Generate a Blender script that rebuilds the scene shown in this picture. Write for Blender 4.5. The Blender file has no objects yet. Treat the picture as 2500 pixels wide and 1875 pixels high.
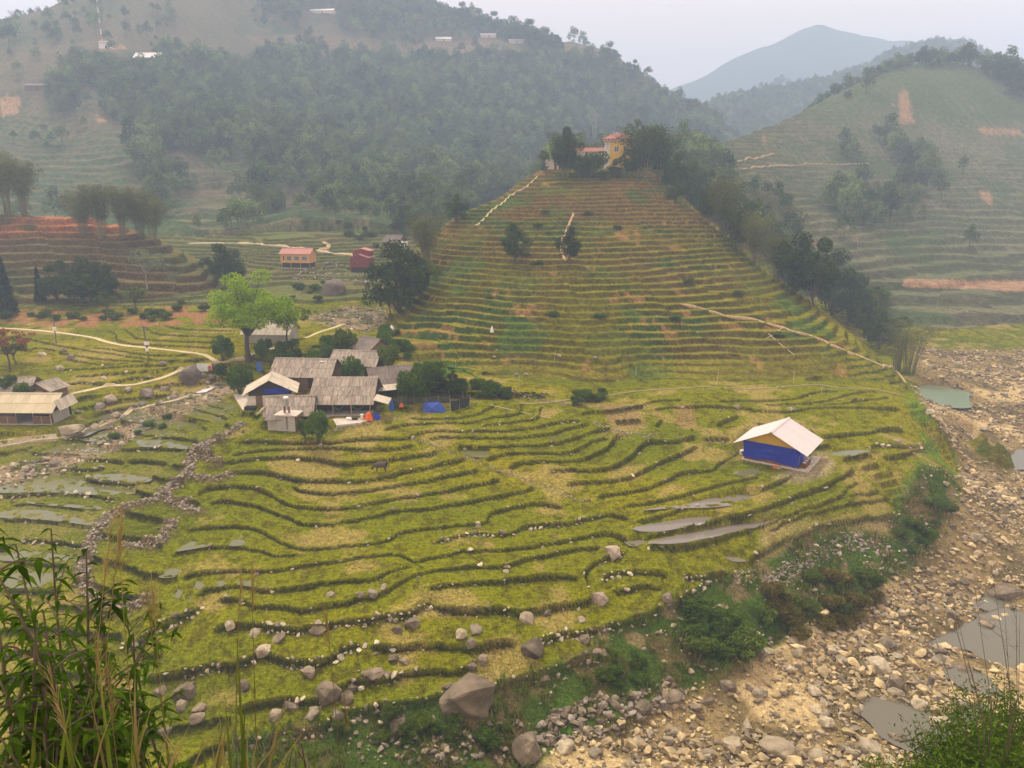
import bpy, bmesh, math, random
import numpy as np
from mathutils import Vector, Matrix
random.seed(7); rng = np.random.default_rng(7)
scene = bpy.context.scene
C = scene.collection
# ------------------------------------------------------------------ camera
CAMZ = 35.0; FPX = 1878.0; PITCH = math.radians(14.25)
cam = bpy.data.cameras.new('camera'); cam_o = bpy.data.objects.new('camera', cam); C.objects.link(cam_o)
cam.sensor_fit = 'HORIZONTAL'; cam.sensor_width = 36.0; cam.lens = 36.0*FPX/2500.0
cam.clip_start = 0.1; cam.clip_end = 9000
cam_o.location = (0, 0, CAMZ); cam_o.rotation_euler = (math.radians(90)-PITCH, 0, 0)
scene.camera = cam_o
# ------------------------------------------------------------------ sky, sun, exposure
SUN_EL, SUN_AZ = math.radians(58), math.radians(-25)      # azimuth from +Y, clockwise
w = bpy.data.worlds.new('World'); scene.world = w; w.use_nodes = True
nt = w.node_tree; nt.nodes.clear()
wo = nt.nodes.new('ShaderNodeOutputWorld'); bg = nt.nodes.new('ShaderNodeBackground')
sky = nt.nodes.new('ShaderNodeTexSky'); sky.sky_type = 'NISHITA'; sky.sun_disc = False
sky.sun_elevation = SUN_EL; sky.sun_rotation = SUN_AZ; sky.dust_density = 6.0; sky.air_density = 1.0; sky.ozone_density = 0.6
mixs = nt.nodes.new('ShaderNodeMix'); mixs.data_type = 'RGBA'; mixs.inputs[0].default_value = 0.92
mixs.inputs[7].default_value = (19.4, 14.6, 12.2, 1)         # the even white overcast veil in front of the clear sky
nt.links.new(sky.outputs[0], mixs.inputs[6]); nt.links.new(mixs.outputs[2], bg.inputs[0])
bg.inputs[1].default_value = 0.075
nt.links.new(bg.outputs[0], wo.inputs[0])
sl = bpy.data.lights.new('sun', 'SUN'); sl.energy = 3.4; sl.angle = math.radians(11); sl.color = (1.0, 0.92, 0.77)
so = bpy.data.objects.new('sun', sl); C.objects.link(so)
sd = Vector((math.sin(SUN_AZ)*math.cos(SUN_EL), math.cos(SUN_AZ)*math.cos(SUN_EL), math.sin(SUN_EL)))
so.rotation_euler = (-sd).to_track_quat('-Z', 'Y').to_euler(); so.location = (0, 0, 400)
scene.view_settings.view_transform = 'Standard'; scene.view_settings.look = 'None'
scene.view_settings.exposure = 0.42; scene.view_settings.gamma = 1.0; scene.view_settings.use_curve_mapping = False
try:
    scene.cycles.volume_bounces = 1
except Exception: pass

# ------------------------------------------------------------------ small helpers
def tag(o, label=None, cat=None, group=None, kind=None):
    if label: o['label'] = label
    if cat: o['category'] = cat
    if group: o['group'] = group
    if kind: o['kind'] = kind
    return o
def obj(name, me, parent=None, mat=None):
    o = bpy.data.objects.new(name, me); C.objects.link(o)
    if mat is not None and me is not None and len(me.materials) == 0: me.materials.append(mat)
    if parent is not None: o.parent = parent
    return o
def empty(name, loc, rz=0.0, scale=1.0):
    o = bpy.data.objects.new(name, None); C.objects.link(o)
    o.location = loc; o.rotation_euler = (0, 0, rz); o.scale = (scale,)*3; o.empty_display_size = 0.2
    return o
def np_mesh(name, verts, faces, smooth=True):
    """verts (n,3); faces (m,k) constant k"""
    me = bpy.data.meshes.new(name)
    verts = np.asarray(verts, dtype=np.float32); faces = np.asarray(faces, dtype=np.int32)
    n, k = faces.shape
    me.vertices.add(len(verts)); me.vertices.foreach_set('co', verts.ravel())
    me.loops.add(n*k); me.loops.foreach_set('vertex_index', faces.ravel())
    me.polygons.add(n); me.polygons.foreach_set('loop_start', np.arange(0, n*k, k, dtype=np.int32))
    try: me.polygons.foreach_set('loop_total', np.full(n, k, dtype=np.int32))
    except Exception: pass
    me.polygons.foreach_set('use_smooth', np.full(n, smooth, dtype=bool))
    me.update(calc_edges=True)
    return me
def set_col(me, name, cols):
    a = me.attributes.new(name, 'FLOAT_COLOR', 'POINT')
    c = np.ones((len(cols), 4), dtype=np.float32); c[:, :3] = cols
    a.data.foreach_set('color', c.ravel())
def ss(a, b, x):
    t = np.clip((x-a)/(b-a), 0, 1); return t*t*(3-2*t)
def hash2(ix, iy, seed):
    h = (ix.astype(np.int64)*374761393 + iy.astype(np.int64)*668265263 + seed*1442695041) & 0x7fffffff
    h = ((h ^ (h >> 13))*1274126177) & 0x7fffffff
    h = h ^ (h >> 16)
    return (h & 0xffff)/65535.0
def vnoise(x, y, s, seed=0):
    x = x/s; y = y/s
    ix = np.floor(x); iy = np.floor(y); fx = x-ix; fy = y-iy
    fx = fx*fx*(3-2*fx); fy = fy*fy*(3-2*fy)
    a = hash2(ix, iy, seed); b = hash2(ix+1, iy, seed); c = hash2(ix, iy+1, seed); d = hash2(ix+1, iy+1, seed)
    return (a*(1-fx)+b*fx)*(1-fy)+(c*(1-fx)+d*fx)*fy
def fbm(x, y, s, oct=4, seed=0):
    r = 0; amp = 1; t = 0
    for i in range(oct):
        r = r+amp*vnoise(x+17.3*i, y-9.1*i, s, seed+i*7); t += amp; amp *= 0.5; s *= 0.5
    return r/t
# pixel (of the 2500 x 1875 photograph) -> ray: azimuth and slope per metre of horizontal distance
ct, st = math.cos(PITCH), math.sin(PITCH)
def ray(u, v):
    u = np.asarray(u, float); v = np.asarray(v, float)
    a = (u-1250.0)/FPX; b = -(v-937.5)/FPX
    dx = a; dy = ct+b*st; dz = -st+b*ct
    return dx, dy, dz
def at_z(u, v, z):
    dx, dy, dz = ray(u, v); t = (z-CAMZ)/dz
    return float(dx*t), float(dy*t), float(z)
def at_d(u, v, d):
    dx, dy, dz = ray(u, v); t = d/dy
    return float(dx*t), float(d), float(CAMZ+dz*t)
def project(x, y, z):
    z = z-CAMZ
    f = y*ct-z*st; up = y*st+z*ct
    f = np.where(f < 0.1, 0.1, f)
    return 1250+FPX*x/f, 937.5-FPX*up/f
def in_poly(u, v, poly):
    inside = np.zeros(u.shape, bool); n = len(poly); j = n-1
    for i in range(n):
        xi, yi = poly[i]; xj, yj = poly[j]
        if yi != yj:
            c = ((yi > v) != (yj > v)) & (u < (xj-xi)*(v-yi)/(yj-yi)+xi)
            inside ^= c
        j = i
    return inside
class RBF:
    def __init__(s, pts, c=6.0, lam=1e-3):
        p = np.array(pts, float); s.p = p[:, :2]; s.c = c
        n = len(p); d = np.sqrt(((s.p[:, None]-s.p[None])**2).sum(-1)+c*c)
        A = np.zeros((n+3, n+3)); A[:n, :n] = d - np.eye(n)*lam*100
        A[:n, n] = 1; A[:n, n+1:] = s.p/100; A[n, :n] = 1; A[n+1:, :n] = s.p.T/100
        b = np.zeros(n+3); b[:n] = p[:, 2]
        s.w = np.linalg.solve(A, b); s.n = n
    def __call__(s, x, y):
        sh = x.shape; x = x.ravel(); y = y.ravel(); out = np.empty(len(x))
        for i in range(0, len(x), 40000):
            a = x[i:i+40000]; b = y[i:i+40000]
            r = s.w[s.n]+s.w[s.n+1]*a/100+s.w[s.n+2]*b/100
            d = np.sqrt((a[:, None]-s.p[None, :, 0])**2+(b[:, None]-s.p[None, :, 1])**2+s.c**2)
            out[i:i+40000] = r+d@s.w[:s.n]
        return out.reshape(sh)
# ================================================================== TERRAIN: smooth land forms
Vp = []
def vz(*l):
    for u, v, z in l: Vp.append(at_z(u, v, z))
vz((300,1480,-5.5),(600,1500,-5.5),(900,1500,-5.5),(1200,1500,-6),(1450,1450,-6.5),(700,1650,-8),(1000,1660,-8.3),(1150,1640,-8.4),
   (1350,1560,-8),(1600,1460,-7),(600,1300,-3.2),(900,1300,-3.2),(1200,1300,-3.5),(1500,1330,-4.3),(1700,1330,-4.4),(480,1200,-2),
   (900,1150,-.8),(1200,1150,-1),(1500,1180,-1.8),(1700,1150,-1),(1900,1250,-3),(2080,1250,-3.5),(1890,1130,-.6),(2100,1080,0),(2230,1100,-.6),
   (850,1065,1.6),(1100,1000,2.5),(1400,1000,2.8),(1600,1000,2.5),(1900,970,2.5),(2150,970,1.5),(1300,962,3.4),(1700,962,3.3),
   (600,1090,.6),(300,1150,-1.5),(100,1230,-3),(50,1400,-5),(100,1110,-1.6),(300,1090,-.4),(450,990,1.5),(550,1000,1.6),
   (240,1062,-1.2),(80,1040,.6),(150,1000,1.2),(350,1005,.2),(520,930,2.0),(640,880,4.2),(800,800,6),(950,775,7),(150,880,4),(400,870,4.8),(500,800,6.3),
   (200,785,6.6),(50,770,7),(650,790,6.5),(620,1050,1.6),(850,1030,2.2),(850,900,4.4),(720,930,3.6),(960,900,4.4),(880,820,6.3),
   (700,700,9),(900,660,11),(720,650,12),(600,640,12),(650,590,18),(850,585,17.5),(960,590,17),(560,720,9),(960,700,9.5),
   (1450,1790,-12.6),(1500,1860,-13),(2000,1850,-13.6),(2000,1700,-13),(1750,1680,-12.4),(2400,1600,-12.2),(2400,1400,-11),(2230,1400,-10.6),
   (2480,1200,-9),(2400,1100,-7.6),(2350,1000,-6.6),(2300,900,-5.7),(2450,900,-5.8),(2300,850,-5.3),(2480,850,-5.3),(2330,1140,-6.6),
   (2160,1240,-4.6),(2050,1330,-6.6),(2000,1400,-8.4),(1850,1500,-9.6),(1650,1600,-10.4),(1400,1700,-10.8),(1250,1800,-11.8),(900,1830,-11),(600,1830,-10.6),(300,1800,-9.6),(50,1700,-8.6),
   (2200,1440,-10.4),(2050,1560,-11.6),(1850,1640,-12),(1500,1560,-8.8),(2330,1060,-4.6),(2270,1010,.2),(2300,1030,-2.4),(2215,955,.6),(2260,890,-3.5),(2240,960,-4.5))
Vp += [(0,0,33.3),(20,0,33),(-20,0,33),(45,0,32),(-45,0,32),(0,10,21.5),(-13,10,20),(13,10,20),(0,25,4),(-25,25,3),(25,25,3),(0,40,-10),(25,40,-10),(-25,40,-8.5),
       (-60,30,5),(60,30,2),(0,-40,50),(-60,-40,50),(60,-40,50),(0,4,30.0),(-6,4,30.2),(6,4,30.0),(-4,6,28.6),(7.5,12,23.6),(11,13,23.4),(10,17,17),(-110,60,-4),(110,60,-11),(150,120,-7),(-150,110,1),(170,200,-4),(-160,190,8),
       (0,300,18),(-200,300,18),(60,200,0),(110,215,-3),(40,250,5),(150,400,10),(-20,230,12),(-8,152,-1),(20,150,-3),(50,152,-3),(80,156,-5),(0,175,-4),(40,180,-6),(70,185,-8),(-5,200,0),(30,215,0)]
Vp += [(0,900,0),(400,900,0),(-400,900,0),(0,1750,0),(900,1500,0),(-700,1500,0),(200,520,0),(-150,420,10)]
fV = RBF(Vp, 4.0)
Cp = [at_d(*p) for p in [(1300,960,131),(1600,962,132),(2000,955,136),(1120,905,137),(1500,900,134),(1900,895,138.5),(2150,900,143),(1030,800,155),(1250,800,147),(1500,800,148.5),(1800,800,153.5),(2070,810,162),
      (1050,700,174),(1250,700,164),(1500,700,165.5),(1750,700,172),(1930,705,179),(1085,600,194),(1250,600,186),(1500,600,188),(1700,600,193),(1805,600,203),
      (1180,503,218),(1350,500,213),(1500,500,215),(1680,505,223),(1305,442,240),(1450,442,237),(1620,452,240),(1300,425,252),(1450,418,255),(1600,425,257),(1450,396,295),(1680,380,385),(1560,400,310),
      (1120,530,214),(1065,640,186),(1000,790,156),(960,850,143),(1740,548,217),(1845,640,201),(1985,745,183),(2100,835,166),(2200,935,147),(2225,965,141)]]
for (u, v, d) in [(1305,442,240),(1180,503,218),(1085,600,194),(1050,700,174),(1000,790,156),(960,850,143)]:
    x, y, z = at_d(u, v, d); Cp += [(x-14, y+9, z-8.0), (x-34, y+22, z-26)]
for (u, v, d) in [(1640,455,245),(1740,548,217),(1845,640,201),(1985,745,183),(2100,835,166),(2200,935,147)]:
    x, y, z = at_d(u, v, d); Cp += [(x+9, y+8, z-7), (x+22, y+18, z-20)]
Cp += [(x, 118, -4) for x in (-40, 0, 40, 80)]+[(-60, 130, -8), (110, 130, -28), (85, 118, -26), (75, 108, -26), (100, 150, -30), (120, 180, -36), (72, 128, -18), (88, 130, -28), (95, 140, -30), (0, 90, -14), (60, 90, -14), (-40, 290, 2), (-20, 340, 8), (30, 430, 46), (-80, 330, -14), (-60, 255, -4), (-110, 420, -30), (-20, 480, 0), (-100, 900, -60), (300, 900, -60), (-500, 900, -60), (0, 1700, -60), (900, 1500, -60), (120, 520, 20)]
fC = RBF(Cp, 4.0)
Lp = [at_d(*p) for p in [(0,525,235),(-300,515,240),(180,535,232),(330,575,226),(460,640,213),(515,690,201),(0,752,182),(-300,760,180),(300,747,184),(470,725,191),(0,640,205),(250,650,203),(-300,640,207),(400,680,200),(120,590,218),(300,610,215)]]
Lp += [(x, y+22, z-5) for x, y, z in [at_d(0,525,235), at_d(180,535,232), at_d(330,575,226)]]
Lp += [(x+6, y+45, z-22) for x, y, z in [at_d(-300,515,240), at_d(0,525,235), at_d(180,535,232), at_d(330,575,226), at_d(460,640,213)]]
Lp += [(-68, 205, -2), (-60, 225, 0), (-200, 160, -2), (-100, 165, -2), (-70, 180, -3)]
Lp += [(0,900,-60),(-500,900,-60),(400,1500,-60),(-600,1500,-60),(-300,420,-30),(0,400,-40)]
fL = RBF(Lp, 4.0)
sM = lambda d: d if d < 290 else 290+(d-290)*1.75
sR = lambda d: d if d < 215 else 215+(d-215)*1.6
Mp = [at_d(u_, v_, sM(d_)) for u_, v_, d_ in [(-200,600,300),(0,600,298),(300,600,290),(550,598,285),(650,570,300),(850,560,303),(960,560,295),(1080,560,310),(0,500,330),(300,500,330),(600,500,330),(800,500,345),(1000,500,362),
      (0,400,370),(300,400,365),(560,400,372),(800,400,402),(1000,400,422),(1150,420,432),(0,300,405),(250,280,412),(500,300,420),(800,300,455),(1050,300,480),(1300,330,505),
      (0,200,440),(250,200,445),(500,200,470),(800,200,520),(1100,200,552),(1400,235,585),(0,130,475),(250,115,480),(500,130,510),(800,110,580),(1100,115,622),(1350,125,640),(1480,140,640),
      (0,45,535),(110,18,548),(250,-25,575),(500,-110,650),(800,-60,705),(1010,8,705),(1150,62,692),(1300,100,672),(1400,122,655),(1500,148,632),(1560,185,620),(1640,240,603),(1720,282,592),(1780,350,560),(1600,300,575),(1500,350,540),
      (-300,300,405),(-300,100,480),(-200,60,540)]]
for (u, v, d) in [(-200,60,540),(0,45,535),(110,18,548),(250,-25,575),(500,-110,650),(800,-60,705),(1010,8,705),(1150,62,692),(1300,100,672),(1400,122,655),(1500,148,632),(1560,185,620),(1640,240,603),(1720,282,592)]:
    x, y, z = at_d(u, v, sM(d)); Mp += [(x+20, y+90, z-42), (x+40, y+240, z-135)]
Mp += [(0, 270, -10), (-100, 250, -5), (-200, 250, -5), (-300, 260, 0), (60, 345, 0), (140, 500, 20), (250, 680, 30), (370, 860, 60)]
fM = RBF(Mp, 6.0)
Rp = [at_d(u_, v_, sR(d_)) for u_, v_, d_ in [(2480,800,216),(2250,800,213),(2150,720,236),(2480,720,240),(2000,620,256),(2250,620,268),(2480,620,275),(1850,520,276),(2050,520,295),(2250,520,305),(2480,520,310),(1750,430,300),(2000,430,330),(2250,430,340),(2480,430,345),
      (1700,368,325),(1850,350,345),(2050,330,370),(2250,320,385),(2480,330,385),(1780,345,348),(1870,310,365),(1950,278,385),(2030,235,405),(2100,200,422),(2200,162,440),(2280,151,445),(2400,168,445),(2500,225,440),(2650,310,430),(2650,600,280),(2650,800,215)]]
for (u, v, d) in [(1780,345,348),(1870,310,365),(1950,278,385),(2100,200,422),(2200,162,440),(2280,151,445),(2400,168,445),(2500,225,440),(2650,310,430)]:
    x, y, z = at_d(u, v, sR(d)); Rp += [(x-6, y+55, z-22), (x-10, y+160, z-90)]
Rp += [(90, 205, -12), (140, 190, -14), (200, 190, -14), (45, 400, 24), (52, 330, 14), (75, 245, 2)]
Rp += [(60,760,-20),(0,600,-30),(300,1000,-30),(700,1200,-30),(0,1600,-60),(-300,900,-60),(1000,1400,-60)]
fR = RBF(Rp, 5.0)
Bp = [at_d(u_, v_, d_*1.5) for u_, v_, d_ in [(1730,262,800),(1850,228,820),(1950,208,850),(2080,172,880),(2250,114,900),(2400,134,900),(2500,192,880),(2650,270,850),(1740,360,700),(2000,300,750),(2300,300,760),(2600,400,740),(1660,300,790)]]
for (u, v, d) in [(1730,262,800),(1850,228,820),(1950,208,850),(2080,172,880),(2250,114,900),(2400,134,900),(2500,192,880),(2650,270,850)]:
    x, y, z = at_d(u, v, d*1.5); Bp += [(x, y+120, z-45), (x, y+300, z-150)]
Bp += [(x, 850, -50) for x in (120, 330, 560, 800)]
Bp += [(225,1200,70),(150,1200,20),(90,1300,-10),(0,1400,-40),(190,1450,0),(-300,1400,-60),(-300,900,-80),(-100,700,-80)]
fB = RBF(Bp, 8.0)

# ------------------------------------------------------------------ grid (rows of equal distance round the view point, denser near)
HALF = math.radians(43.0); NC = 960
AZ = np.linspace(-HALF, HALF, NC+1)
def rows(a, b, s0, s1):
    out = [a]
    while out[-1] < b:
        t = (out[-1]-a)/(b-a); out.append(out[-1]+s0+(s1-s0)*t)
    out[-1] = b
    return out
RR = rows(1.0, 40, 0.8, 1.2)[:-1]+rows(40, 135, .14, .21)[:-1]+rows(135, 300, .26, .5)
R1 = np.array(RR); R2 = np.array(rows(300, 1750, 1.3, 8.5))
def grid(R, A):
    return R[:, None]*np.sin(A)[None], R[:, None]*np.cos(A)[None]
def layers(x, y, far):
    Ls = [fV(x, y), fC(x, y), fL(x, y), fM(x, y), fR(x, y), fB(x, y) if far else np.full(x.shape, -200.0)]
    return np.stack(Ls)
X1, Y1 = grid(R1, AZ); X2, Y2 = grid(R2, AZ[::2])
# evaluate smooth layers on a coarser lattice then interpolate (they are smooth)
def coarse_eval(R, A, far):
    Rc = R[::6] if (len(R)-1) % 6 == 0 else np.append(R[::6], R[-1])
    Ac = A[::8]
    x, y = grid(Rc, Ac); L = layers(x, y, far)
    ri = np.interp(R, Rc, np.arange(len(Rc))); i0 = np.minimum(ri.astype(int), len(Rc)-2); fr = (ri-i0)[None, :, None]
    L = L[:, i0]*(1-fr)+L[:, i0+1]*fr
    ai = np.interp(A, Ac, np.arange(len(Ac))); j0 = np.minimum(ai.astype(int), len(Ac)-2); fa = (ai-j0)[None, None, :]
    return L[:, :, j0]*(1-fa)+L[:, :, j0+1]*fa
def combine(L):
    k = 1.2; m = L.max(0); z = m+k*np.log(np.exp((L-m)/k).sum(0))-0.0
    return z, L.argmax(0)
H1, Z1 = combine(coarse_eval(R1, AZ, False)); H2, Z2 = combine(coarse_eval(R2, AZ[::2], True))
# valley behind: where the floor of layer V runs under the mountains it stays V only nearby
RALL = np.concatenate([R1, R2[1:]])
def column(az, H1, H2):
    fa = (az+HALF)/(2*HALF)*NC; j = int(np.clip(fa, 0, NC-1)); f = fa-j
    a = H1[:, j]*(1-f)+H1[:, j+1]*f
    fa2 = fa/2; j2 = int(np.clip(fa2, 0, NC//2-1)); f2 = fa2-j2
    b = H2[:, j2]*(1-f2)+H2[:, j2+1]*f2
    return np.concatenate([a, b[1:]])
def hit(u, v, Ha=None, Hb=None, rmin=12.0):
    Ha = H1 if Ha is None else Ha; Hb = H2 if Hb is None else Hb
    dx, dy, dz = ray(u, v); hl = math.hypot(dx, dy); az = math.atan2(dx, dy); s = dz/hl
    col = column(az, Ha, Hb); zr = CAMZ+s*RALL
    k = np.where((zr <= col) & (RALL > rmin))[0]
    if len(k) == 0:
        r = RALL[-1]; return Vector((r*math.sin(az), r*math.cos(az), CAMZ+s*r))
    i = k[0]; d0 = zr[i-1]-col[i-1]; d1 = zr[i]-col[i]
    t = d0/(d0-d1) if d0 != d1 else 1
    r = RALL[i-1]+(RALL[i]-RALL[i-1])*t
    return Vector((r*math.sin(az), r*math.cos(az), CAMZ+s*r))
def ground(x, y):
    """height of the finished terrain at arrays x, y"""
    x = np.atleast_1d(np.asarray(x, float)); y = np.atleast_1d(np.asarray(y, float))
    r = np.hypot(x, y); a = np.arctan2(x, y); fa = np.clip((a+HALF)/(2*HALF)*NC, 0, NC-1e-6)
    def bil(H, R, fa, n):
        ri = np.clip(np.interp(r, R, np.arange(len(R))), 0, len(R)-1.000001); i = ri.astype(int); f = ri-i
        j = np.minimum(fa.astype(int), n-1); g = fa-j
        return (H[i, j]*(1-f)+H[i+1, j]*f)*(1-g)+(H[i, j+1]*(1-f)+H[i+1, j+1]*f)*g
    return np.where(r < R1[-1], bil(H1, R1, fa, NC), bil(H2, R2, fa/2, NC//2))
# ================================================================== TERRACE LINES of the valley floor (traced, then laid on the land)
KX = 840/2212.0
ORG = {'A': (0,1245), 'B': (830,1245), 'Q': (1660,1245), 'D': (0,620), 'E': (830,620), 'F': (1660,620)}
def tr(*parts):
    out = []
    for k, pts in parts:
        ox, oy = ORG[k]; out += [(ox+a*KX, oy+b*KX) for a, b in pts]
    return out
TL = []       # (pixel points, stony 0..1)
def T(stony, *parts): TL.append((tr(*parts), stony))
T(0, ('E',[(430,1060),(700,1060),(850,1042),(930,1012),(1000,970),(1012,950)]))
T(0, ('E',[(260,1140),(420,1100),(700,1085),(870,1086),(930,1058),(1150,1030),(1152,985),(1170,960)]))
T(0, ('E',[(890,1130),(960,1100),(1150,1075),(1265,1056),(1285,1005),(1310,975)]))
T(.3, ('D',[(1500,1230),(1570,1205),(1700,1215),(1900,1220),(2150,1215)]), ('E',[(100,1195),(350,1190),(440,1185),(480,1160),(560,1145),(760,1140),(980,1138),(1150,1130),(1300,1105),(1450,1080),(1560,1078)]))
T(0, ('E',[(550,1190),(640,1175),(850,1180),(1090,1185),(1220,1175),(1380,1150),(1500,1115),(1620,1095)]))
T(0, ('D',[(1470,1305),(1600,1270),(1800,1257),(2000,1250),(2150,1242)]), ('E',[(80,1255),(200,1258),(380,1250),(500,1225)]))
T(0, ('E',[(730,1252),(800,1236),(950,1240),(1150,1236),(1280,1236),(1400,1216),(1550,1175),(1650,1140),(1760,1130)]))
T(0, ('D',[(1410,1390),(1440,1350),(1600,1320),(1800,1305),(1950,1308),(2100,1333)]), ('E',[(0,1350),(150,1345),(350,1320),(550,1295),(660,1270)]))
T(0, ('E',[(920,1330),(1000,1300),(1100,1285),(1300,1280),(1450,1280),(1560,1240),(1650,1195),(1750,1190)]))
T(.1, ('D',[(1450,1440),(1520,1410),(1650,1405),(1800,1430),(1950,1460),(2100,1462)]), ('E',[(0,1465),(150,1460),(300,1435),(400,1405),(560,1375),(700,1340),(810,1315)]))
T(0, ('E',[(1080,1390),(1130,1360),(1200,1340),(1400,1335),(1550,1325),(1650,1285),(1730,1240),(1770,1180),(1830,1165)]))
T(0, ('D',[(1890,1480),(1920,1520),(2050,1540)]), ('E',[(0,1535),(200,1520),(400,1485),(520,1470),(700,1430),(850,1400),(920,1385)]))
T(.1, ('E',[(1340,1412),(1370,1390),(1500,1385),(1650,1395),(1750,1370),(1830,1330),(1900,1280),(1950,1230),(2020,1205),(2160,1210)]), ('F',[(60,1180),(110,1170)]))
T(0, ('D',[(1270,1570),(1290,1530),(1400,1500),(1550,1495),(1650,1510),(1750,1560),(1850,1612),(2000,1638)]), ('E',[(0,1640),(200,1605),(400,1570),(640,1535),(800,1500),(950,1470),(1050,1440)]))
T(0, ('E',[(1450,1500),(1520,1475),(1700,1465),(1850,1445),(1950,1400),(2050,1350),(2190,1290)]), ('F',[(60,1265),(120,1230)]))
T(0, ('D',[(1330,1602),(1450,1590),(1600,1610),(1720,1645)]), ('A',[(1850,50),(1950,93),(2150,92)]), ('B',[(0,75),(150,60)]), ('E',[(380,1653),(600,1635),(900,1580),(1100,1545),(1270,1500)]))
T(0, ('E',[(1650,1575),(1700,1555),(1850,1535),(1980,1510),(2100,1460)]), ('F',[(0,1410),(190,1400),(250,1355),(340,1290),(380,1235)]))
T(.1, ('A',[(1180,160),(1250,125),(1400,110),(1580,115),(1680,140),(1800,205),(1950,255),(2150,248)]), ('B',[(0,240),(150,225),(330,190),(350,163),(450,135),(700,110),(850,95),(945,78),(965,30),(1050,5)]), ('E',[(1200,1612),(1280,1610),(1400,1625),(1450,1640)]))
T(0, ('E',[(1810,1640),(1850,1615),(2000,1600),(2150,1570)]), ('F',[(0,1560),(150,1520),(300,1475),(430,1450),(520,1430)]))
T(.6, ('B',[(590,220),(750,175),(900,150),(1000,165),(1100,150),(1200,110),(1350,95),(1500,85),(1650,45),(1750,30),(1870,70)]))
T(0, ('A',[(1080,300),(1200,265),(1350,240),(1550,240),(1680,265),(1800,300),(1950,278)]))
T(.3, ('A',[(1150,440),(1300,410),(1500,395),(1700,390),(1900,370),(2150,330)]), ('B',[(0,330),(100,310),(250,290),(370,290),(470,330),(520,330),(620,305),(720,290),(740,270),(900,265),(1100,255),(1300,230),(1500,195),(1700,150),(1780,165),(1890,215)]))
T(0, ('A',[(1240,560),(1350,515),(1550,500),(1700,525),(1850,515),(2000,490),(2150,468)]), ('B',[(0,460),(200,455),(300,405),(430,365),(500,365)]))
T(.15, ('A',[(1370,580),(1500,575),(1600,600),(1650,630),(1800,625),(1930,655),(2050,635),(2150,612)]), ('B',[(0,610),(120,580),(250,545),(350,490),(480,420),(700,380),(900,365),(1070,360),(1200,320),(1350,285),(1550,250),(1690,245)]))
T(.1, ('B',[(545,545),(600,500),(750,480),(950,465),(1150,445),(1300,430),(1450,435),(1560,445)]))
T(.8, ('A',[(1350,780),(1450,745),(1600,735),(1750,760),(1870,770),(2000,760),(2150,742)]), ('B',[(0,730),(150,715),(300,690),(450,660),(530,610),(580,600),(640,640),(750,650),(900,640),(1020,650),(1100,665),(1200,665),(1350,640),(1500,610),(1640,590)]))
T(.8, ('A',[(780,870),(900,850),(1000,770),(1100,720),(1200,680),(1300,620)]))
T(.2, ('A',[(880,945),(1000,930),(1090,915)]))
T(.8, ('A',[(900,1080),(1050,1080),(1200,1050),(1350,1010),(1500,1000),(1620,960),(1700,930),(1850,970),(2000,1000),(2150,960)]), ('B',[(0,900),(80,880),(170,865)]))
T(.2, ('B',[(170,870),(250,900),(400,895),(550,870),(650,880),(800,900),(950,890),(1050,860),(1160,870)]))
T(.5, ('A',[(1500,1300),(1700,1260),(1850,1230),(2050,1240)]), ('B',[(0,1150),(100,1110),(300,1090),(450,1050),(600,1045),(700,1060),(780,1040),(850,990),(900,940)]))
T(.7, ('A',[(1500,1480),(1700,1465),(1900,1430),(2050,1390)]), ('B',[(0,1310),(100,1290),(250,1265),(400,1250),(550,1240),(660,1210),(800,1190),(940,1160),(1050,1120),(1200,1090),(1350,1040),(1500,985),(1620,940)]))
T(.9, ('B',[(1250,850),(1400,815),(1600,790),(1750,760),(1900,700),(2050,650),(2180,610)]), ('Q',[(40,560),(120,500),(180,440)]))
T(.6, ('B',[(1600,500),(1570,450),(1590,390),(1650,340),(1750,315),(1850,270)]))
T(.6, ('B',[(1680,490),(1700,440),(1800,410),(1950,405),(2080,420),(2130,460)]))
T(.1, ('B',[(1720,530),(1850,510),(1950,490),(2050,505),(2090,545)]))
T(.1, ('B',[(1890,85),(2000,60),(2150,20)]), ('F',[(0,1640),(200,1600),(400,1555),(560,1500),(700,1440),(730,1425)]))
T(.1, ('B',[(1930,185),(2050,165),(2150,130)]), ('Q',[(0,125),(200,80),(350,45),(480,12)]), ('F',[(700,1580),(900,1510),(1020,1450),(1120,1380)]))
T(.1, ('B',[(1960,235),(2080,235)]), ('Q',[(0,235),(200,200),(400,140),(550,90),(650,50),(780,10)]), ('F',[(950,1600),(1050,1560),(1060,1530),(1110,1480),(1160,1465)]))
T(0, ('Q',[(550,140),(650,90),(780,40),(930,5)]), ('F',[(1100,1610),(1300,1580),(1360,1575)]))
T(.1, ('Q',[(430,350),(500,290),(650,210),(760,160),(900,110),(1100,75),(1300,40),(1400,15)]))
T(0, ('F',[(1060,1558),(1200,1540),(1290,1525)]))
T(.4, ('Q',[(0,440),(130,440),(250,430),(330,420)]))
T(0, ('F',[(120,1190),(230,1190),(340,1195)])); T(0, ('F',[(220,1110),(280,1080),(390,1040)]))
T(.1, ('F',[(890,1175),(1050,1165),(1220,1150),(1300,1130),(1440,1130)]))
T(.4, ('F',[(1200,1240),(1300,1230),(1450,1250),(1580,1240)])); T(.2, ('F',[(1280,1310),(1400,1300),(1500,1270),(1640,1220)]))
T(0, ('F',[(0,985),(200,980),(400,985),(520,1010),(700,1010),(850,990),(1050,985),(1420,995)]))
T(0, ('F',[(220,950),(400,945),(560,945),(750,930),(870,890),(1040,880)]))
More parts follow.
